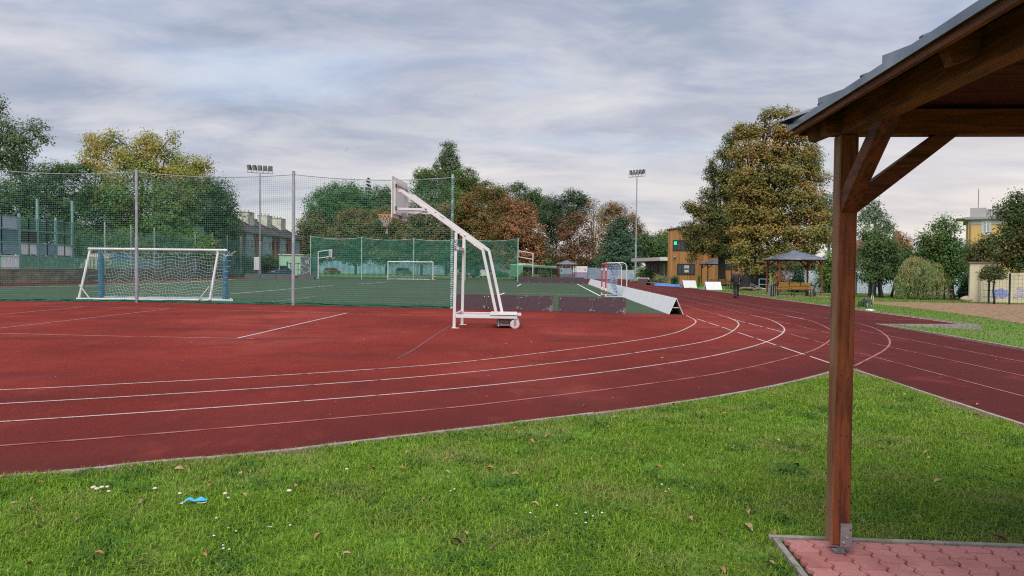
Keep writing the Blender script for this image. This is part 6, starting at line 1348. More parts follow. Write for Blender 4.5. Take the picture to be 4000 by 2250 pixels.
skin('body', [[((0, 0, .95), .06), ((0, 0, 1.15), .07), ((0, .01, 1.36), .08), ((0, .015, 1.50), .055), ((0, .03, 1.56), .058), ((0, .035, 1.66), (.085, .10)), ((0, .03, 1.75), (.07, .085))], [((0, .01, 1.36), .08), ((-.19, 0, 1.40), .045), ((-.25, -.03, 1.15), .045), ((-.20, .16, .99), .035), ((-.17, .24, .97), .03)], [((0, .01, 1.36), .08), ((.19, 0, 1.40), .045), ((.26, -.03, 1.15), .045), ((.22, .14, .99), .035), ((.19, .22, .97), .03)],
    [((0, 0, .95), .06), ((-.09, 0, .88), .05), ((-.10, -.03, .48), .045), ((-.10, -.20, .12), .04), ((-.10, -.13, .04), .035)], [((0, 0, .95), .06), ((.09, 0, .88), .05), ((.10, .06, .48), .045), ((.10, .05, .10), .04), ((.10, .13, .04), .035)]], SKIN, pe)
skin('jacket', [[((0, 0, .86), (.175, .125)), ((0, 0, 1.0), (.175, .13)), ((0, .0, 1.2), (.185, .135)), ((0, .01, 1.38), (.17, .12)), ((0, .015, 1.49), (.075, .07))], [((0, .01, 1.38), (.17, .12)), ((-.20, 0, 1.40), .088), ((-.285, -.05, 1.16), .078), ((-.22, .13, 1.0), .058)], [((0, .01, 1.38), (.17, .12)), ((.20, 0, 1.40), .088), ((.295, -.05, 1.16), .078), ((.24, .12, 1.0), .058)]], JKT, pe)
tr_o = skin('trousers', [[((0, 0, .93), (.14, .11)), ((-.09, 0, .84), .105), ((-.10, -.02, .5), .082), ((-.10, -.19, .13), .068)], [((0, 0, .93), (.14, .11)), ((.09, 0, .84), .105), ((.10, .06, .5), .082), ((.10, .05, .08), .07)]], TRS, pe)
MB().bbox((.175, .02, .30), (.02, .06, .17), .005).build('leg_print', mat('white_print', (.6, .6, .6)), tr_o)
skin('hair', [[((0, -.005, 1.59), (.07, .05)), ((0, .0, 1.66), (.094, .085)), ((0, .01, 1.73), (.098, .105)), ((0, .03, 1.785), (.07, .085))]], HAIR, pe)
for x, y, z, t_ in ((-.10, -.15, .07, .5), (.10, .10, .045, 0)): MB().bbox((x, y, z), (.10, .28, .09), .03, m=Matrix.Rotation(-t_, 3, 'X')).build('shoe', mat('black_shoe', (.015, .013, .014)), pe)
for s in (-1, 1):
    hx, hy = (-.17, .24) if s < 0 else (.19, .22); hm = MB().bbox((hx, hy, .965), (.035, .09, .085), .012)
    for k in range(4): hm.tube([(hx-s*.0, hy+.04, .995-.02*k), (hx-s*.012, hy+.07+.004*(k % 3), .99-.02*k), (hx-s*.04, hy+.075, .985-.02*k)], [.009, .008, .007], 5)
    hm.tube([(hx, hy, 1.0), (hx-s*.02, hy+.03, 1.025), (hx-s*.035, hy+.05, 1.02)], [.010, .009, .007], 5); hm.build('hand', SKIN, pe)
    MB().lathe([(.01, -.03), (.03, 0), (.01, .03)], (s*.085, .035, 1.665), 8, 'Y').build('ear', SKIN, pe)
fc = MB().lathe([(.004, .0), (.016, .012), (.012, .03)], (0, .13, 1.645), 6, 'Y')
fc.build('nose', SKIN, pe)
for s in (-1, 1): MB().lathe([(.004, .006), (.012, 0), (.004, -.006)], (s*.033, .122, 1.675), 8, 'Y').build('eye', mat('eye_dark', (.05, .04, .04)), pe)
MB().bbox((0, .124, 1.60), (.045, .012, .010), .003).build('mouth', mat('lips', (.25, .09, .08)), pe)
# birds
for i, (u, v, lab) in enumerate(((1350, 588, 'lower of three tiny dark birds flying over the middle of the pitch'), (1357, 582, 'middle of three tiny dark birds flying over the middle of the pitch'), (1400, 578, 'rightmost of three tiny dark birds flying over the pitch'), (1861, 368, 'lone tiny dark bird high in the middle of the sky'))):
    p = at(u, v, 120); t = thing('flying_bird', lab, 'bird', p, .3*i, 'birds in the sky'); t.scale = (.5,)*3; BK = mat('bird_dark', (.04, .04, .045))
    MB().tube([(-.22, 0, 0), (-.1, 0, .02), (.1, 0, .01), (.2, 0, .03), (.26, 0, .02)], [.01, .05, .06, .03, .005], 6).build('body', BK, t)
    for s in (-1, 1): MB().add([(-.06, 0, .02), (.08, 0, .02), (.06, s*.28, .12), (-.03, s*.55, .04)], [(0, 1, 2, 3)]).build('wing', BK, t)
# ------------------------------------------------------------------ trees
BARK = mat('bark', (.075, .058, .045), .95, 0, .45, 4, .1, None, .03, (3, 3, .5)); BARKG = mat('bark_grey', (.17, .155, .14), .95, 0, .4, 3, .1, None, .03, (3, 3, .5)); BARKD = mat('bark_dark', (.022, .02, .019), .95, 0, .4, 4)
GR_D = foliage('leaf_dark', [(.033, .075, .027), (.068, .128, .042), (.098, .173, .060)], None)
GR_M = foliage('leaf_green', [(.044, .106, .027), (.075, .163, .040), (.119, .213, .062)], [(.14, .15, .04), (.10, .12, .035)], .22, .52)
GR_P = foliage('leaf_poplar', [(.057, .098, .040), (.098, .144, .063), (.138, .184, .092)], None)
GR_L = foliage('leaf_pale_poplar', [(.10, .15, .09), (.15, .20, .125), (.20, .25, .17)], None)
YEL_G = foliage('leaf_yellowing', [(.144, .209, .045), (.225, .274, .056), (.274, .290, .073)], [(.32, .24, .035), (.42, .30, .04), (.24, .20, .04)], .20, .44, .35, .2)
GRN_Y = foliage('leaf_green_low', [(.050, .119, .031), (.094, .181, .044), (.138, .225, .056)], [(.25, .22, .04), (.18, .19, .04)], .22, .56, .3)
CHEST = foliage('leaf_chestnut', [(.055, .086, .025), (.098, .127, .034), (.138, .149, .040)], [(.22, .11, .04), (.16, .10, .035), (.26, .14, .05)], .25, .46, .25, .2)
OLIVE = foliage('leaf_olive_brown', [(.094, .094, .027), (.150, .125, .035), (.200, .150, .044)], [(.24, .11, .04), (.20, .12, .035)], .25, .5, .25)
REDDY = foliage('leaf_reddish', [(.224, .092, .047), (.330, .145, .073), (.409, .198, .100)], [(.12, .10, .03), (.16, .12, .04)], .3, .50, .25)
RUST = foliage('leaf_rust_thin', [(.149, .075, .040), (.230, .115, .063), (.276, .149, .081)], [(.09, .08, .03)], .3, .5, .25)
LBRN = foliage('leaf_light_brown', [(.13, .11, .035), (.20, .15, .045), (.25, .17, .06)], [(.28, .15, .06)], .3, .5, .3)
CONB = foliage('needle_blue_green', [(.023, .058, .034), (.042, .088, .049), (.065, .117, .065)], None, trans=.1)
BIGO = foliage('leaf_big_olive', [(.100, .122, .034), (.165, .165, .043), (.237, .208, .060), (.143, .143, .043)], [(.36, .22, .04), (.33, .15, .05), (.28, .20, .04)], .42, .52, .25, .10)
BIGD = foliage('leaf_big_dark', [(.048, .071, .021), (.086, .103, .030), (.127, .127, .037)], [(.24, .17, .035)], .4, .58, .22)
FEATH = foliage('leaf_feathery', [(.049, .105, .035), (.084, .154, .056), (.126, .196, .070)], [(.13, .16, .05)], .25, .5)
BRIGHT = foliage('leaf_bright', [(.06, .13, .025), (.10, .19, .035), (.15, .23, .055)], None)
AUT = foliage('leaf_autumn', [(.17, .12, .035), (.25, .14, .04), (.12, .12, .035)], [(.36, .17, .045)], .4, .45)
DKRED = foliage('leaf_dull', [(.048, .072, .026), (.084, .102, .036), (.120, .108, .042)], [(.15, .09, .04)], .4, .5)
WIL = foliage('leaf_willow', [(.15, .21, .08), (.25, .32, .13), (.36, .40, .20)], [(.42, .38, .17)], .8, .5, .35)
TG = 'trees beyond the left fence'
tree('broadleaf_tree', 'dark open crowned tree cut by the left edge of the photo, tallest there', 78, [(2, 270, 12, 26), (0, 320, 32, 40), (45, 345, 38, 36), (92, 325, 26, 24), (70, 375, 40, 30), (20, 395, 45, 35), (112, 350, 18, 16), (-30, 360, 50, 60), (40, 425, 40, 20)], -25, GR_P, BARK, .30, .40, .75, group=TG, trunk=.3, jit=.5)
tree('broadleaf_tree', 'dark green tree low at the far left, behind the tall panel fence', 92, [(35, 480, 45, 38), (10, 530, 50, 45), (55, 545, 45, 45), (60, 445, 18, 12), (-30, 500, 50, 50), (20, 590, 55, 40)], 20, GR_D, BARK, .40, .8, 1.0, group=TG)
tree('broadleaf_tree', 'dark green tree behind the left floodlight mast and panel fence', 96, [(128, 440, 42, 30), (182, 432, 32, 22), (110, 490, 45, 40), (175, 500, 55, 45), (130, 560, 60, 50), (205, 570, 40, 55), (95, 610, 40, 35), (165, 630, 50, 35), (225, 480, 20, 60)], 150, GR_D, BARK, .40, .8, 1.0, group=TG)
tree('broadleaf_tree', 'tall tree with yellowing top behind the wide goal and tall net', 100, [(236, 355, 30, 26), (220, 395, 20, 20), (255, 400, 28, 36), (292, 350, 26, 24), (310, 395, 36, 32), (360, 350, 22, 22), (385, 375, 38, 36), (350, 410, 45, 34), (432, 345, 13, 20), (425, 390, 22, 26), (470, 410, 36, 26), (512, 418, 28, 20), (400, 440, 50, 34), (470, 445, 50, 24), (300, 450, 50, 30)], 385, YEL_G, BARK, .36, .50, .95, group=TG, trunk=.34, jit=.5, stems=3)
tree('broadleaf_tree', 'green lower tree with some yellow leaves below the yellowing crown', 98, [(265, 490, 40, 34), (320, 500, 55, 40), (400, 490, 55, 40), (470, 490, 45, 40), (300, 560, 60, 46), (385, 570, 65, 50), (455, 560, 50, 50), (345, 625, 70, 40), (440, 625, 55, 40), (260, 600, 40, 46), (230, 520, 30, 40), (300, 520, 50, 40), (350, 590, 60, 40), (420, 530, 60, 40)], 400, GRN_Y, BARK, .38, .75, 1.0, group=TG, stems=2)
tree('broadleaf_tree', 'deep green rounded tree left of the terraced house', 112, [(505, 470, 38, 28), (548, 478, 34, 28), (560, 520, 34, 40), (520, 530, 45, 45), (575, 570, 30, 46), (520, 600, 60, 42), (560, 625, 40, 36), (480, 600, 30, 40)], 530, GR_D, BARK, .42, .9, 1.1, group=TG)
for i, (u, D) in enumerate(((215, 84), (310, 88), (420, 92), (500, 94))): tree('shrub', ('dark shrub behind the fence, leftmost, beside the panel fence', 'shrub behind the fence at the blue ramp', 'shrub behind the wide goal, middle of the fence', 'shrub behind the fence before the brick wall')[i], D, [(u-25, 625, 34, 30), (u+22, 632, 36, 26), (u, 605, 30, 26)], u, GRN_Y if i % 2 else GR_D, BARK, .35, .8, .8, group='shrubs behind the left fence', trunk=.08, cat='shrub')
for i, (u, D) in enumerate(((820, 108), (958, 116), (1048, 119))): tree('garden_bush', ('rounded bush by the brick house, left of the blue bays', 'dark rounded bush in front of the blue bay of the house', 'dark bush in front of the terraced house, right of the mast')[i], D, [(u, 1018, 28, 22), (u+16, 1030, 22, 20), (u-16, 1032, 22, 20)], u, GR_D, BARK, .3, .9, .7, tr=(1, 0, 0), group='bushes before the terraced house', trunk=.06, cat='bush')
# middle distance
TM = 'trees beyond the far end of the pitch'
tree('broadleaf_tree', 'large rounded green tree behind the tall net, left of the stand', 205, [(868, 488, 50, 30), (820, 520, 46, 42), (870, 530, 60, 50), (925, 520, 40, 40), (800, 575, 50, 44), (870, 590, 70, 44), (950, 570, 46, 46)], 870, foliage('leaf_round_green', [(.042, .108, .034), (.070, .156, .048), (.102, .198, .066)], None), BARK, .62, .9, 1.6, group=TM, trunk=.4)
conifer('spruce', 'dark pointed spruce top rising behind the rounded green tree', 215, 925, 440, 600, 30, CONB, BARKD, leaf=.8, n=9000, group=TM)
tree('broadleaf_tree', 'dark green tree between the spruce and the backboard', 208, [(958, 490, 26, 22), (975, 520, 30, 36), (960, 550, 36, 40)], 965, GR_D, BARK, .6, .85, 1.4, group=TM)
CG = 'browning chestnut trees by the far wall'
for i, (u, lab, bl) in enumerate(((800, 'browning chestnut behind the red car', [(790, 575, 36, 34), (770, 610, 26, 34), (815, 610, 44, 36), (790, 640, 40, 26)]), (895, 'browning chestnut between the red car and the far goal', [(890, 560, 46, 34), (870, 600, 42, 40), (915, 605, 42, 40), (892, 640, 46, 22)]), (972, 'browning chestnut behind the left post of the far goal', [(975, 560, 48, 36), (955, 600, 40, 40), (995, 605, 40, 40), (972, 642, 46, 20)]), (1060, 'browning chestnut under the backboard arm', [(1060, 545, 46, 40), (1040, 595, 42, 42), (1082, 600, 42, 42), (1062, 642, 50, 22)]), (1122, 'browning chestnut behind the end pole of the tall net', [(1125, 540, 36, 40), (1120, 590, 44, 46), (1140, 630, 36, 32), (1105, 640, 30, 24)]))):
    tree('chestnut_tree', lab, 166-3*i, bl, u, CHEST, BARK, .55, .95, 1.3, group=CG, trunk=.28)
tree('poplar_tree', 'tall narrow dark poplar rising behind the basketball stand', 212, [(1130, 375, 18, 20), (1132, 405, 21, 26), (1112, 400, 10, 16), (1108, 430, 13, 26), (1130, 440, 26, 30), (1152, 425, 9, 22), (1098, 420, 6, 14), (1140, 470, 36, 34)], 1130, GR_P, BARK, .6, .75, 1.2, group=TM, trunk=.35, jit=.1)
tree('broadleaf_tree', 'green broad tree below the tall poplar', 200, [(1062, 438, 20, 14), (1085, 450, 30, 24), (1060, 470, 26, 26), (1175, 450, 30, 24), (1150, 490, 50, 36), (1195, 475, 26, 28), (1090, 500, 46, 40), (1160, 540, 55, 44)], 1120, GR_M, BARK, .6, .8, 1.5, group=TM)
tree('broadleaf_tree', 'olive brown tree right of the end pole of the tall net', 158, [(1178, 515, 34, 30), (1158, 545, 22, 30), (1210, 560, 40, 40), (1185, 600, 44, 44), (1170, 650, 40, 34), (1160, 590, 24, 36)], 1185, OLIVE, BARK, .5, .85, 1.2, group=TM)
tree('broadleaf_tree', 'olive green tree with pale top between the olive brown and reddish trees', 172, [(1225, 480, 34, 24), (1262, 490, 28, 24), (1238, 520, 42, 36), (1275, 540, 36, 44), (1245, 590, 44, 50), (1240, 650, 46, 36)], 1245, foliage('leaf_olive_green', [(.075, .10, .028), (.12, .13, .035), (.15, .15, .05)], [(.2, .13, .04)], .3, .5), BARK, .52, .85, 1.3, group=TM)
tree('chestnut_tree', 'reddish brown chestnut behind the fixed hoop by the bus', 148, [(1285, 520, 30, 26), (1315, 540, 34, 34), (1292, 580, 40, 38), (1340, 590, 30, 36), (1320, 625, 44, 36), (1350, 640, 22, 34), (1280, 640, 36, 36), (1330, 665, 34, 20), (1262, 585, 20, 24)], 1315, REDDY, BARK, .46, .85, 1.15, group=TM)
tree('broadleaf_tree', 'dark green tree top behind the reddish chestnut', 190, [(1302, 472, 18, 14), (1322, 498, 26, 22), (1350, 495, 22, 18), (1362, 520, 32, 26), (1340, 540, 30, 30)], 1335, GR_D, BARK, .55, .8, 1.3, group=TM)
tree('broadleaf_tree', 'tall dark tree with several stems right of the reddish chestnut', 178, [(1395, 512, 30, 20), (1380, 545, 36, 34), (1415, 545, 30, 34), (1395, 585, 34, 34), (1375, 625, 24, 34), (1440, 495, 26, 20), (1455, 520, 30, 28), (1470, 505, 16, 16), (1435, 550, 30, 26)], 1395, foliage('leaf_blackgreen', [(.029, .055, .029), (.052, .088, .042), (.078, .117, .055)], None), BARKD, .52, .7, 1.2, group=TM, stems=3)
tree('chestnut_tree', 'thin rusty chestnut behind the small distant gazebo', 152, [(1425, 575, 28, 28), (1450, 555, 26, 26), (1440, 610, 38, 34), (1415, 640, 30, 26), (1465, 640, 32, 30), (1430, 672, 36, 18), (1480, 600, 22, 32)], 1440, RUST, BARK, .40, .55, 1.0, group=TM, stems=2)
tree('bare_tree', 'nearly bare pale twiggy tree between the rusty and light brown trees', 168, [(1490, 515, 20, 16), (1495, 545, 20, 22), (1480, 560, 16, 26), (1500, 585, 22, 30), (1490, 620, 26, 26)], 1492, LBRN, BARKG, .36, .16, .9, group=TM, stems=3, trunk=.3)
tree('broadleaf_tree', 'light brown rounded tree left of the tall floodlight mast', 180, [(1540, 525, 30, 16), (1520, 545, 24, 22), (1560, 550, 34, 24), (1590, 555, 18, 18), (1535, 580, 34, 28), (1600, 580, 14, 18), (1515, 620, 24, 30)], 1545, LBRN, BARK, .45, .55, 1.1, group=TM)
tree('broadleaf_tree', 'dark brown tree just right of the tall floodlight mast', 182, [(1608, 575, 14, 20), (1620, 595, 20, 18), (1600, 610, 16, 20)], 1605, RUST, BARK, .42, .5, 1, group=TM)
tree('fir_tree', 'dark blue green broad fir left of the tall floodlight mast', 142, [(1562, 560, 13, 16), (1555, 585, 28, 20), (1573, 600, 30, 24), (1545, 622, 36, 26), (1582, 632, 32, 26), (1560, 655, 50, 28), (1532, 680, 34, 20), (1590, 678, 30, 22), (1560, 690, 46, 16)], 1560, CONB, BARKD, .42, 1.0, .8, group=TM)
tree('broadleaf_tree', 'dark low tree right of the tall floodlight mast', 160, [(1622, 610, 26, 24), (1645, 625, 30, 28), (1620, 650, 30, 30), (1650, 660, 34, 26), (1680, 640, 20, 28)], 1640, GR_D, BARKD, .46, .85, 1.1, group=TM)
tree('broadleaf_tree', 'yellow green tree behind the grey annex roof', 170, [(1668, 598, 20, 16), (1655, 612, 18, 18), (1685, 605, 18, 18), (1672, 630, 30, 24)], 1670, GRN_Y, BARK, .46, .75, 1.0, group=TM)
tree('broadleaf_tree', 'dark pine like tree top behind the timber building corner', 176, [(1690, 585, 24, 10), (1720, 590, 30, 14), (1705, 605, 30, 16)], 1700, GR_D, BARKD, .5, .7, 1.1, group=TM)
# dark undergrowth behind the far fences
ug = []
for i in range(30): ug.append((1140+i*19+random.uniform(-5, 5), 668+random.uniform(-6, 6), 20, 20))
for k, (a, b, D) in enumerate(((0, 8, 176), (8, 16, 168), (16, 23, 160), (23, 30, 158))): tree('hedge', ('dark hedge behind the pale wall and dark parked car', 'dark hedge behind the green bus', 'dark hedge behind the billboard', 'dark hedge behind the handball goal hoops')[k], D, ug[a:b], ug[a][0], GR_D, BARKD, .5, .8, 1.0, group='hedges behind the far fences', trunk=.06, cat='hedge', limbs=False)
for i, (u, v, rx, ry, D, lab) in enumerate(((1955, 1076, 34, 12, 128, 'low dark bush left of the bus, seen through the far net'), (2015, 1040, 18, 26, 118, 'leafy green bush hanging over the left end of the bus'), (2060, 1078, 30, 12, 104, 'low dark bush before the bus, left of the hoop pole'), (2130, 1074, 24, 14, 104, 'low dark bush before the bus, right of the hoop pole'), (2520, 1070, 34, 20, 104, 'dark rounded bush in front of the white shed by the mast'))):
    tree('bush', lab, D, [(u-rx*.4, v, rx*.6, ry), (u+rx*.4, v+2, rx*.6, ry*.9), (u, v-ry*.25, rx*.55, ry*.9)], u, GR_D, BARKD, .26, .9, .6, tr=(1, 0, 0), group='low bushes by the far track', trunk=.04, cat='bush')
# the big tree by the timber building and its neighbour
C4T = (.587, 2600, 350)
tree('lime_tree', 'big dark green tree with turning leaves before the timber building, left of the larger', 80, [(165, 770, 42, 34), (205, 800, 50, 44), (160, 935, 60, 50), (240, 920, 80, 70), (300, 720, 70, 70), (330, 560, 55, 60), (300, 500, 30, 40), (400, 430, 60, 70), (480, 300, 44, 50), (440, 340, 50, 60), (400, 640, 100, 100), (270, 1030, 90, 60), (390, 880, 110, 110), (190, 1040, 46, 50), (360, 1050, 100, 60), (170, 1000, 46, 50), (300, 830, 90, 70), (180, 1120, 30, 30), (470, 540, 80, 90), (480, 700, 90, 90), (490, 850, 90, 90), (470, 980, 80, 70), (430, 1090, 70, 46)], 378, BIGD, BARKD, .25, .85, .62, tr=C4T, group='big autumn trees by the timber building', trunk=.42, jit=.35)
tree('lime_tree', 'biggest tree, olive and orange leaved, rising above the second gazebo', 67, [(700, 165, 48, 38), (660, 190, 36, 34), (790, 150, 44, 36), (850, 180, 44, 36), (890, 210, 34, 34), (640, 280, 70, 60), (560, 290, 60, 44), (510, 270, 44, 40), (740, 290, 80, 70), (830, 290, 70, 60), (900, 320, 60, 50), (560, 400, 90, 70), (470, 430, 50, 60), (680, 420, 100, 80), (800, 420, 90, 80), (910, 450, 80, 70), (960, 420, 50, 50), (990, 540, 60, 60), (1040, 590, 40, 34), (880, 570, 100, 80), (760, 560, 110, 80), (640, 580, 110, 90), (540, 560, 80, 80), (480, 650, 70, 70), (580, 690, 110, 80), (720, 700, 110, 80), (850, 700, 110, 80), (960, 690, 80, 70), (500, 790, 90, 70), (640, 820, 120, 80), (800, 830, 120, 90), (940, 830, 110, 80), (1030, 830, 50, 70), (540, 920, 110, 70), (690, 950, 130, 70), (850, 960, 120, 70), (980, 950, 90, 70), (1050, 960, 34, 60), (520, 1040, 80, 60), (640, 1060, 120, 60), (800, 1060, 120, 50), (950, 1050, 90, 44), (540, 1130, 60, 46), (600, 1190, 50, 36), (700, 1140, 70, 40), (470, 1150, 40, 30), (550, 1210, 40, 24)], 527, BIGO, BARKD, .27, .85, .62, tr=C4T, group='big autumn trees by the timber building', trunk=.46, jit=.3)
tree('poplar_tree', 'pale green poplar peeping out right of the biggest tree, upper', 118, [(985, 370, 36, 44), (1000, 440, 36, 60), (990, 520, 40, 60), (960, 450, 40, 60)], 985, GR_L, BARKG, .42, .7, 1.0, tr=C4T, group='pale poplars right of the biggest tree', trunk=.25)
tree('poplar_tree', 'pale green poplar between the biggest tree and the near post, lower', 112, [(1080, 720, 40, 44), (1060, 780, 50, 60), (1100, 830, 40, 90), (1070, 930, 60, 90), (1110, 980, 40, 80), (1125, 760, 14, 50)], 1085, GR_L, BARKG, .42, .75, 1.0, tr=C4T, group='pale poplars right of the biggest tree', trunk=.25)
tree('young_tree', 'bright green young tree right of the second gazebo, beside the near post', 57, [(3240, 1020, 34, 34), (3222, 1050, 30, 36), (3256, 1060, 30, 40), (3236, 1095, 40, 34)], 3240, BRIGHT, BARKD, .22, .9, .55, tr=(1, 0, 0), trunk=.09)
tree('dark_shrub', 'dark leafy shrub seen through the second gazebo', 60, [(3060, 1050, 40, 40), (3110, 1060, 40, 40), (3150, 1040, 36, 40), (3175, 1080, 34, 40), (3090, 1095, 44, 30), (3140, 1100, 40, 24)], 3110, DKRED, BARKD, .24, .9, .6, tr=(1, 0, 0), trunk=.1, cat='shrub')
conifer('blue_spruce', 'small blue green spruce behind the bench of the second gazebo', 57, 3118, 1045, 1130, 34, foliage('needle_spruce', [(.03, .065, .045), (.05, .09, .065), (.075, .115, .085)], None, trans=.1), BARKD, tr=(1, 0, 0), leaf=.17, n=5000)
tree('brown_shrub', 'dull brown shrub behind the left posts of the second gazebo', 59, [(3040, 1090, 22, 28), (3062, 1110, 20, 20), (3035, 1120, 22, 20)], 3045, RUST, BARKD, .2, .6, .5, tr=(1, 0, 0), trunk=.05, cat='shrub')
C5T = (.345, 3350, 750); RG = 'trees behind the bark bed'
tree('poplar_tree', 'pale tall poplar just right of the near post', 92, [(110, 220, 60, 80), (190, 190, 50, 80), (230, 130, 34, 44), (250, 230, 50, 70), (150, 310, 80, 60), (310, 310, 40, 50), (290, 370, 60, 60), (380, 380, 40, 40), (350, 420, 60, 50), (60, 280, 50, 100)], 180, GR_L, BARKG, .34, .7, .85, tr=C5T, group=RG, trunk=.22, jit=.3)
tree('feathery_tree', 'feathery green many stemmed tree just right of the near post', 47.5, [(110, 470, 70, 90), (200, 480, 80, 80), (290, 520, 80, 90), (360, 600, 70, 90), (120, 620, 100, 110), (260, 660, 110, 110), (390, 720, 80, 90), (100, 790, 100, 110), (220, 820, 110, 110), (340, 850, 100, 110), (120, 940, 90, 80), (250, 960, 100, 70)], 200, FEATH, BARKD, .16, .95, .55, tr=C5T, group=RG, trunk=.10, stems=6, jit=.3)
tree('feathery_tree', 'darker feathery tree between the near post tree and the willow', 48.5, [(470, 720, 60, 60), (540, 680, 60, 50), (430, 810, 80, 80), (520, 780, 80, 80), (590, 730, 50, 50), (460, 900, 80, 80), (400, 960, 70, 70), (500, 960, 70, 60)], 470, foliage('leaf_feathery_dark', [(.036, .078, .029), (.065, .117, .043), (.098, .150, .055)], None), BARKD, .16, .95, .55, tr=C5T, group=RG, trunk=.09, stems=4)
tree('autumn_tree', 'orange brown thin leaved tree below the distant tiled roof', 72, [(480, 520, 50, 40), (450, 590, 44, 50), (520, 580, 60, 44), (580, 610, 50, 40), (460, 670, 60, 50), (570, 540, 30, 20)], 500, AUT, BARK, .25, .6, .6, tr=C5T, group=RG, trunk=.14)
tree('broadleaf_tree', 'fresh green tree with upright shoots right of the willow', 45, [(985, 310, 34, 34), (1010, 350, 50, 50), (1090, 330, 24, 40), (930, 390, 60, 50), (1060, 420, 60, 60), (740, 500, 40, 40), (800, 540, 80, 60), (900, 500, 90, 70), (1010, 520, 80, 70), (1090, 560, 44, 60), (720, 580, 60, 50), (840, 620, 110, 80), (980, 640, 110, 90), (1090, 660, 80, 80), (1160, 590, 40, 40), (760, 700, 90, 80), (900, 740, 110, 90), (1040, 760, 110, 90), (1150, 700, 50, 70), (1070, 880, 110, 90), (1170, 850, 60, 90), (1080, 980, 70, 60), (960, 840, 80, 80)], 1080, GR_M, BARKD, .17, .85, .5, tr=C5T, group=RG, trunk=.13, jit=.3)
tree('broadleaf_tree', 'dull red green tree in front of the yellow building', 50, [(1270, 640, 60, 50), (1340, 620, 60, 50), (1440, 560, 60, 50), (1510, 530, 44, 44), (1550, 500, 34, 30), (1400, 650, 90, 70), (1500, 640, 90, 80), (1270, 730, 80, 80), (1390, 760, 100, 80), (1500, 760, 90, 70), (1240, 840, 70, 90), (1330, 850, 70, 60)], 1245, DKRED, BARKD, .18, .85, .52, tr=C5T, group=RG, trunk=.13, jit=.3)
conifer('dark_conifer', 'dark spreading conifer beside the boulder, left of the cream wall', 46, 1270, 880, 1210, 130, CONB, BARKD, tr=C5T, leaf=.17, n=6000, group=RG, power=.6)
tree('broadleaf_tree', 'dark big tree cut by the right edge of the photo', 41.5, [(1810, 50, 60, 50), (1720, 120, 60, 50), (1690, 200, 70, 60), (1780, 170, 80, 80), (1620, 260, 50, 34), (1720, 290, 90, 70), (1840, 280, 90, 110), (1760, 390, 90, 70), (1680, 430, 60, 40), (1840, 440, 80, 90), (1700, 510, 80, 60), (1650, 560, 60, 50), (1790, 570, 110, 90), (1670, 660, 90, 70), (1620, 720, 60, 60), (1780, 720, 110, 80), (1700, 790, 90, 70), (1840, 800, 80, 90), (1850, 890, 60, 40), (1950, 180, 110, 130), (1970, 430, 110, 150), (1980, 700, 120, 150)], 2010, foliage('leaf_right_dark', [(.036, .070, .024), (.066, .106, .036), (.096, .138, .050)], [(.13, .11, .035)], .5, .55), BARKD, .18, .9, .55, tr=C5T, group=RG, trunk=.22, jit=.3)
tree('ball_tree', 'small clipped tree with flat round crown before the cream wall', 39.6, [(1460, 930, 60, 46), (1540, 905, 80, 62), (1620, 930, 60, 46), (1540, 950, 110, 36), (1480, 890, 50, 40), (1600, 890, 50, 40)], 1556, foliage('leaf_ball', [(.05, .065, .022), (.085, .10, .032), (.12, .12, .045)], None), BARKD, .12, 1.1, .32, tr=C5T, trunk=.045, jit=.1)
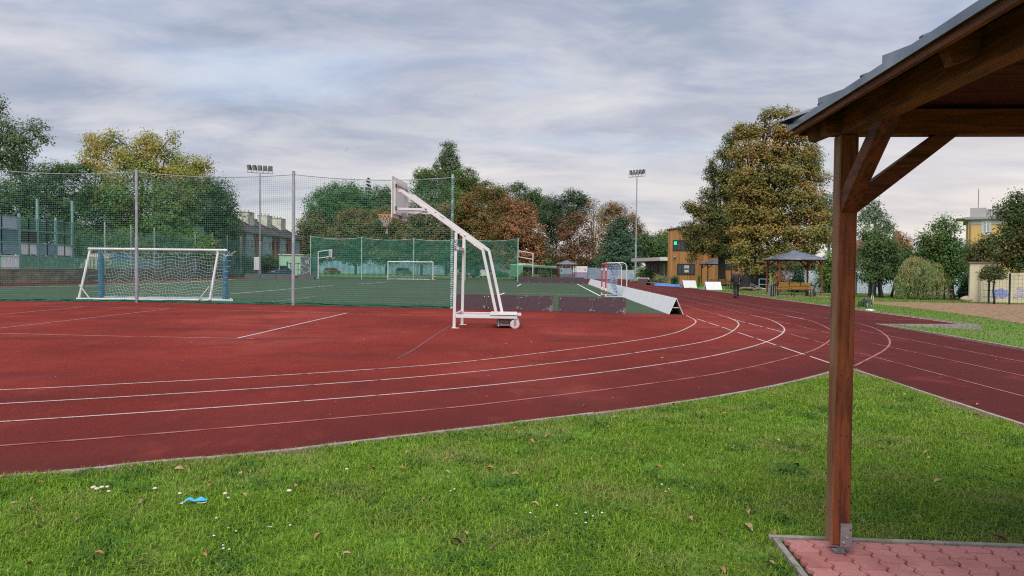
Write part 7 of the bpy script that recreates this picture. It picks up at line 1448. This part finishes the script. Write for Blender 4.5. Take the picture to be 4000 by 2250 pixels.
# weeping willow
def willow(label, D, u, tops, half, m):
    B = at(u*.345+3350, 1060, D); B.z = 0; t = thing('weeping_willow', label, 'tree', B, 0); Cs, Ns = [], []; st = MB(); rs = random.Random(12)
    for (x, y, r) in tops:
        p = at(x*.345+3350, y*.345+750, D)-B; rr = r*.345*D/F
        boughs = [rs.uniform(0, 2*PI) for _ in range(13)]; bo2 = [rs.uniform(.25, 1.1) for _ in range(13)]
        for k in range(54):
            a = boughs[k % 13]+rs.gauss(0, .22); o = rr*bo2[k % 13]*rs.uniform(.75, 1.12); zt = p.z-.25*rs.random(); drop = rs.uniform(.25, .95)*zt; q0 = p+Vector((0, 0, 0)); q1 = p+Vector((math.cos(a)*o*.6, math.sin(a)*o*.6, .12-.1*rs.random()-o*.05)); q2 = p+Vector((math.cos(a)*o, math.sin(a)*o, -.35-o*.15)); q3 = Vector((q2.x+rs.uniform(-.12, .12)+math.cos(a)*.1, q2.y, max(.12, zt-drop)))
            ps = crm([q0, q1, q2, q2.lerp(q3, .5)+Vector((rs.uniform(-.06, .06), 0, 0)), q3], 6)
            if k % 3 == 0: st.tube(ps[::3]+[ps[-1]], .008, 3, False)
            for i in range(3, len(ps)):
                for _ in range(4): Cs.append(ps[i]+Vector((rs.gauss(0, .045), rs.gauss(0, .045), rs.gauss(0, .06)))); Ns.append((rs.gauss(0, 1), rs.gauss(0, 1), rs.gauss(0, .35)))
    Cs = np.array([tuple(c) for c in Cs]); Ns = np.array(Ns); Ns /= np.linalg.norm(Ns, axis=1)[:, None]
    # narrow leaves hanging along the strands
    n = len(Cs); a = np.array([0, 0, -1.])+RNG.normal(size=(n, 3))*.45; a /= np.linalg.norm(a, axis=1)[:, None]; b = np.cross(Ns, a); b /= np.linalg.norm(b, axis=1)[:, None]+1e-9; S = RNG.uniform(.07, .14, n)[:, None]
    V = np.stack([Cs-a*S*.5, Cs+b*S*.16, Cs+a*S*.5, Cs-b*S*.16], 1); link('crown', npmesh('crown', V.reshape(-1, 3), np.arange(4*n), np.arange(n)*4, m), t)
    st.build('strands', mat('willow_twig', (.16, .12, .05)), t); tm = MB(); tm.tube([(0, 0, -.1), (.02, 0, .7), (-.02, 0, 1.3)], [.12, .09, .08], 8)
    for (x, y, r) in tops: p = at(x*.345+3350, y*.345+750, D)-B; tm.tube([(-.02, 0, 1.2), (p.x*.6, p.y, p.z*.8), p], [.07, .045, .015], 6)
    tm.build('trunk', BARK, t, smooth=True); return t
willow('weeping willow with trailing yellow green strands beside the bark bed', 45.0, 740, [(660, 765, 190), (600, 800, 200), (760, 810, 190), (880, 830, 150), (560, 880, 150), (820, 880, 190), (690, 880, 210), (640, 960, 170), (520, 960, 90), (950, 900, 90)], 0, WIL)
# plants by the timber building and the bark bed
def tuft(name, label, loc, h, n, m, spread=.5, w=.02, cat='plant', group=None, bend=.6):
    t = thing(name, label, cat, loc, 0, group); P = np.abs(RNG.normal(size=(n, 1)))*.12*spread*np.stack([np.cos(q := RNG.uniform(0, 6.28, n)), np.sin(q)], 1)
    link('leaves', blades('leaves', P, h*RNG.uniform(.6, 1.1, n), np.full(n, w), np.full(n, bend), m), t); return t
tuft('ornamental_grass', 'tall ornamental grass clump before the timber building window', gp_(2636, 1105, 80), 1.35, 260, FEATH, 1.6, .03)
tuft('ornamental_grass', 'small upright green plant between the two white A-frame boards', gp_(2729, 1108, 74), 1.5, 60, BRIGHT, .5, .03, bend=.25)
tree('flowering_shrub', 'pale flowering shrub beside the brown A-frame boards', 88, [(2580, 1086, 16, 12), (2592, 1092, 14, 9), (2570, 1093, 12, 8)], 2580, foliage('leaf_pale_shrub', [(.12, .16, .05), (.25, .26, .12), (.42, .38, .20)], None), BARKD, .2, .9, .4, tr=(1, 0, 0), trunk=.03, cat='shrub', limbs=False)
tree('clipped_shrub', 'dull clipped shrub at the foot of the grey annex downpipes', 92, [(2562, 1078, 12, 10), (2566, 1088, 12, 8)], 2564, DKRED, BARKD, .2, .9, .4, tr=(1, 0, 0), trunk=.03, cat='shrub', limbs=False)
ag = tuft('grey_green_plant', 'grey green spiky plant with wooden stakes beside the near post and bark bed', G(3378, 1200), .62, 90, foliage('leaf_agave', [(.10, .15, .11), (.17, .22, .17), (.24, .28, .22)], None), 1.3, .03, bend=.9)
for x in (.30, .38): MB().tube([(x, 0, 0), (x+.02, .02, .55)], .022, 6).build('stake', CHIM, ag)
wb_p = thing('crumpled_foil', 'crumpled pale plastic lying on the white track edge right of the near post', 'litter', G(3398, 1215)); MB().lathe([(.02, .0), (.22, .03), (.16, .08), (.03, .10)], n=9).build('crumple', WHITE2, wb_p); wb_p.scale = (1, .6, .8)
# far belt of woods closing the horizon
C = []; S = 5200; a = RNG.uniform(-.95, .95, S); d = RNG.uniform(265, 300, S); x = np.sin(a)*d; y = np.cos(a)*d; top = 5.5+4*vnoise(x+600, y, .045, 8); z = RNG.random(S)**.7*top
nn = unit(S)+np.array([0, -.6, .5]); nn /= np.linalg.norm(nn, axis=1)[:, None]
link('distant_wood', leafmesh('distant_wood', np.stack([x, y, z], 1), nn, RNG.uniform(1.6, 3.4, S), GR_D, .8), kind='stuff')
